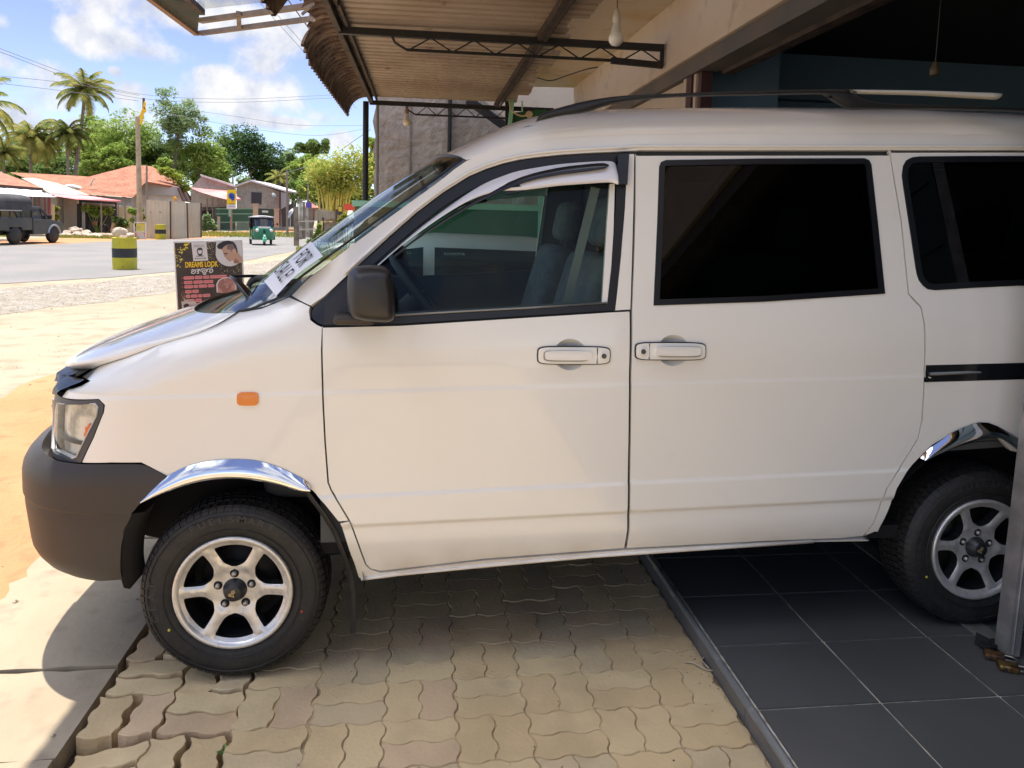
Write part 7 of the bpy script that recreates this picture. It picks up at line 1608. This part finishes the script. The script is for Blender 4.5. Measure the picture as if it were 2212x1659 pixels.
for x in (0, 2.70):
    for sy in (-1, 1):
        mb = MB(); mb.lathe([(0, -.06), (.20, -.07), (.22, -.11), (.35, -.11), (.385, -.07), (.385, .07), (.35, .11), (.0, .11)], (x, sy*.70, .385), (0, sy*-1.*-1, 0), 26); w_ = obj('wheel', mb, tyre_m, pk_, local=True)
        mb = MB(); mb.lathe([(0, -.075), (.10, -.085), (.19, -.075)], (x, sy*.70+(-.0), .385), (0, 1, 0) if sy < 0 else (0, -1, 0), 20); obj('hub', mb, M('dusty_hub', (.17, .13, .11), .8), w_, local=True)
for sy in (-1, 1): mb = MB(); mb.box((-1.17, sy*.70, .85), (.04, .12, .22)); obj('tail_light', mb, M('tail_red', (.40, .03, .03), .3), pk_, local=True)
mb = MB(); mb.box((1.0, 0, .5), (3.9, .9, .18)); mb.box((-.1, -.62, .62), (.9, .3, .1)); obj('chassis', mb, tdk, pk_, local=True)
mb = MB(); mb.rbox((2.25, -.90, 1.22), (.10, .16, .20), .03); mb.tube([(2.3, -.78, 1.15), (2.27, -.86, 1.2)], .015, 5); obj('mirror', mb, tdk, pk_, local=True)
mb = MB(); mb.tube([(1.35, -.81, .98), (1.50, -.81, .98)], .012, 5); obj('door_handle', mb, tdk, pk_, local=True)
# ================================================================ LIGHT
FILL_GLOW, SKYSAT, SKYVAL = 6.0, .92, .40
SUN = nrm([-.12, .10, 1.0])
sd = bpy.data.lights.new('sun', 'SUN'); sd.energy = 2.0; sd.angle = math.radians(.6); sd.color = (1, .925, .82)
so = bpy.data.objects.new('sun', sd); COL.objects.link(so); so.rotation_euler = Vector(SUN).to_track_quat('Z', 'Y').to_euler()
w = bpy.data.worlds.new('World'); SC.world = w; w.use_nodes = True; nt = w.node_tree; L = nt.links
bg = nt.nodes['Background']; bg.inputs[1].default_value = .15
sky = nt.nodes.new('ShaderNodeTexSky'); sky.sky_type = 'NISHITA'; sky.sun_disc = False; sky.sun_elevation = math.asin(SUN[2]); sky.sun_rotation = math.atan2(SUN[0], SUN[1]); sky.air_density = .7; sky.dust_density = 0.; sky.ozone_density = 2.
tc = nt.nodes.new('ShaderNodeTexCoord')
def nd(t, **k):
    n = nt.nodes.new(t)
    for a_, v in k.items(): setattr(n, a_, v)
    return n
def math_(op, a, b=None, c=None):
    n = nd('ShaderNodeMath', operation=op)
    for i, q in enumerate((a, b, c)):
        if q is None: continue
        if isinstance(q, (int, float)): n.inputs[i].default_value = q
        else: L.new(q, n.inputs[i])
    return n.outputs[0]
DIR = tc.outputs['Generated']
def noise(scale, detail, rough=.55, vec=None, dist=0.):
    n = nd('ShaderNodeTexNoise'); n.inputs['Scale'].default_value = scale; n.inputs['Detail'].default_value = detail; n.inputs['Roughness'].default_value = rough; n.inputs['Distortion'].default_value = dist; L.new(vec or DIR, n.inputs['Vector']); return n
# cumulus banks standing in given directions of the sky, their edges broken up by noise
CL = [(245, 85, 100, 34), (330, 112, 66, 22), (180, 70, 48, 30), (330, 22, 150, 36), (470, 45, 130, 34), (250, -10, 160, 30), (610, 70, 60, 42), (455, 165, 34, 20), (520, 205, 110, 46), (620, 205, 62, 38), (450, 210, 66, 34), (560, 130, 50, 42), (95, 165, 44, 30), (100, 215, 50, 26), (8, 130, 26, 22), (5, 48, 14, 14), (285, 205, 46, 26), (300, 260, 60, 34), (590, 262, 90, 16), (250, 155, 14, 10), (730, 300, 40, 24), (700, 250, 40, 20), (20, 240, 60, 30), (180, 280, 120, 20)]
acc = None
for (px, py, rx, ry) in CL:
    d = nrm(ray(px, py)); r_ = nrm(np.cross(d, [0, 0, 1.])); u_ = np.cross(r_, d); f = 1/FPX
    dx = nd('ShaderNodeVectorMath', operation='DOT_PRODUCT'); L.new(DIR, dx.inputs[0]); dx.inputs[1].default_value = tuple(r_/(rx*f)); dy = nd('ShaderNodeVectorMath', operation='DOT_PRODUCT'); L.new(DIR, dy.inputs[0]); dy.inputs[1].default_value = tuple(u_/(ry*f))
    oy = float(d@(u_/(ry*f))); yy = math_('SUBTRACT', dy.outputs['Value'], oy)
    # flat base, domed top
    q = math_('ADD', math_('POWER', math_('ABSOLUTE', dx.outputs['Value']), 2.), math_('MULTIPLY', math_('POWER', math_('ABSOLUTE', yy), 2.), 1.))
    v = math_('SUBTRACT', 1., q); acc = v if acc is None else math_('SMOOTH_MAX', acc, v, .5)
front = nd('ShaderNodeVectorMath', operation='DOT_PRODUCT'); L.new(DIR, front.inputs[0]); front.inputs[1].default_value = tuple(nrm(ray(350, 250)))
infront = nd('ShaderNodeMapRange'); infront.inputs[1].default_value = .80; infront.inputs[2].default_value = .88; L.new(front.outputs['Value'], infront.inputs[0])
n1 = noise(14, 9, .62, dist=.3); n2 = noise(3.2, 8, .55)
place_ = math_('ADD', acc, math_('MULTIPLY', math_('SUBTRACT', n1.outputs[0], .5), 5.2))
m1 = nd('ShaderNodeMapRange', interpolation_type='SMOOTHSTEP'); m1.inputs[1].default_value = -.55; m1.inputs[2].default_value = 1.0; L.new(place_, m1.inputs[0])
m2 = nd('ShaderNodeMapRange', interpolation_type='SMOOTHSTEP'); m2.inputs[1].default_value = .44; m2.inputs[2].default_value = .60; L.new(n2.outputs[0], m2.inputs[0])
mk = nd('ShaderNodeMix', data_type='FLOAT'); L.new(infront.outputs[0], mk.inputs[0]); L.new(m2.outputs[0], mk.inputs[2]); L.new(m1.outputs[0], mk.inputs[3])
# overhead clouds out of view, brightened toward the sun as added shade fill
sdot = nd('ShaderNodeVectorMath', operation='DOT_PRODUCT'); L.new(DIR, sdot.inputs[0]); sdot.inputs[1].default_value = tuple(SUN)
glow = nd('ShaderNodeMapRange'); glow.inputs[1].default_value = .58; glow.inputs[2].default_value = .95; glow.inputs[3].default_value = 1.; glow.inputs[4].default_value = FILL_GLOW; L.new(sdot.outputs['Value'], glow.inputs[0])
n3 = noise(22, 6); shade = nd('ShaderNodeMapRange'); shade.inputs[1].default_value = .36; shade.inputs[2].default_value = .60; L.new(math_('ADD', n3.outputs[0], math_('MULTIPLY', math_('SUBTRACT', n1.outputs[0], .5), .5)), shade.inputs[0])
cc_ = nd('ShaderNodeMix', data_type='RGBA'); L.new(shade.outputs[0], cc_.inputs[0]); cc_.inputs[6].default_value = (1.18, 1.28, 1.54, 1); cc_.inputs[7].default_value = (1.82, 1.82, 1.87, 1)
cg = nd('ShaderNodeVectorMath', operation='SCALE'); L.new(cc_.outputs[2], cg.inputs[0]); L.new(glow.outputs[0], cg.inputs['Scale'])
hs = nd('ShaderNodeHueSaturation'); hs.inputs['Saturation'].default_value = SKYSAT; hs.inputs['Hue'].default_value = .518; hs.inputs['Value'].default_value = SKYVAL; L.new(sky.outputs[0], hs.inputs['Color'])
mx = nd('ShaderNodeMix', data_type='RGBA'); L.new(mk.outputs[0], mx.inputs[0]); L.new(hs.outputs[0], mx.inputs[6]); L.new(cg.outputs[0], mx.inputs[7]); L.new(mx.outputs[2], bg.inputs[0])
vs = SC.view_settings; vs.view_transform = 'Standard'; vs.look = 'None'; vs.exposure = 1.88; vs.gamma = 1
SC.cycles.max_bounces = 8; SC.cycles.transparent_max_bounces = 16; SC.cycles.caustics_reflective = False; SC.cycles.caustics_refractive = False
SC.cycles.sample_clamp_indirect = 6
try: SC.cycles.use_denoising = True
except Exception: pass
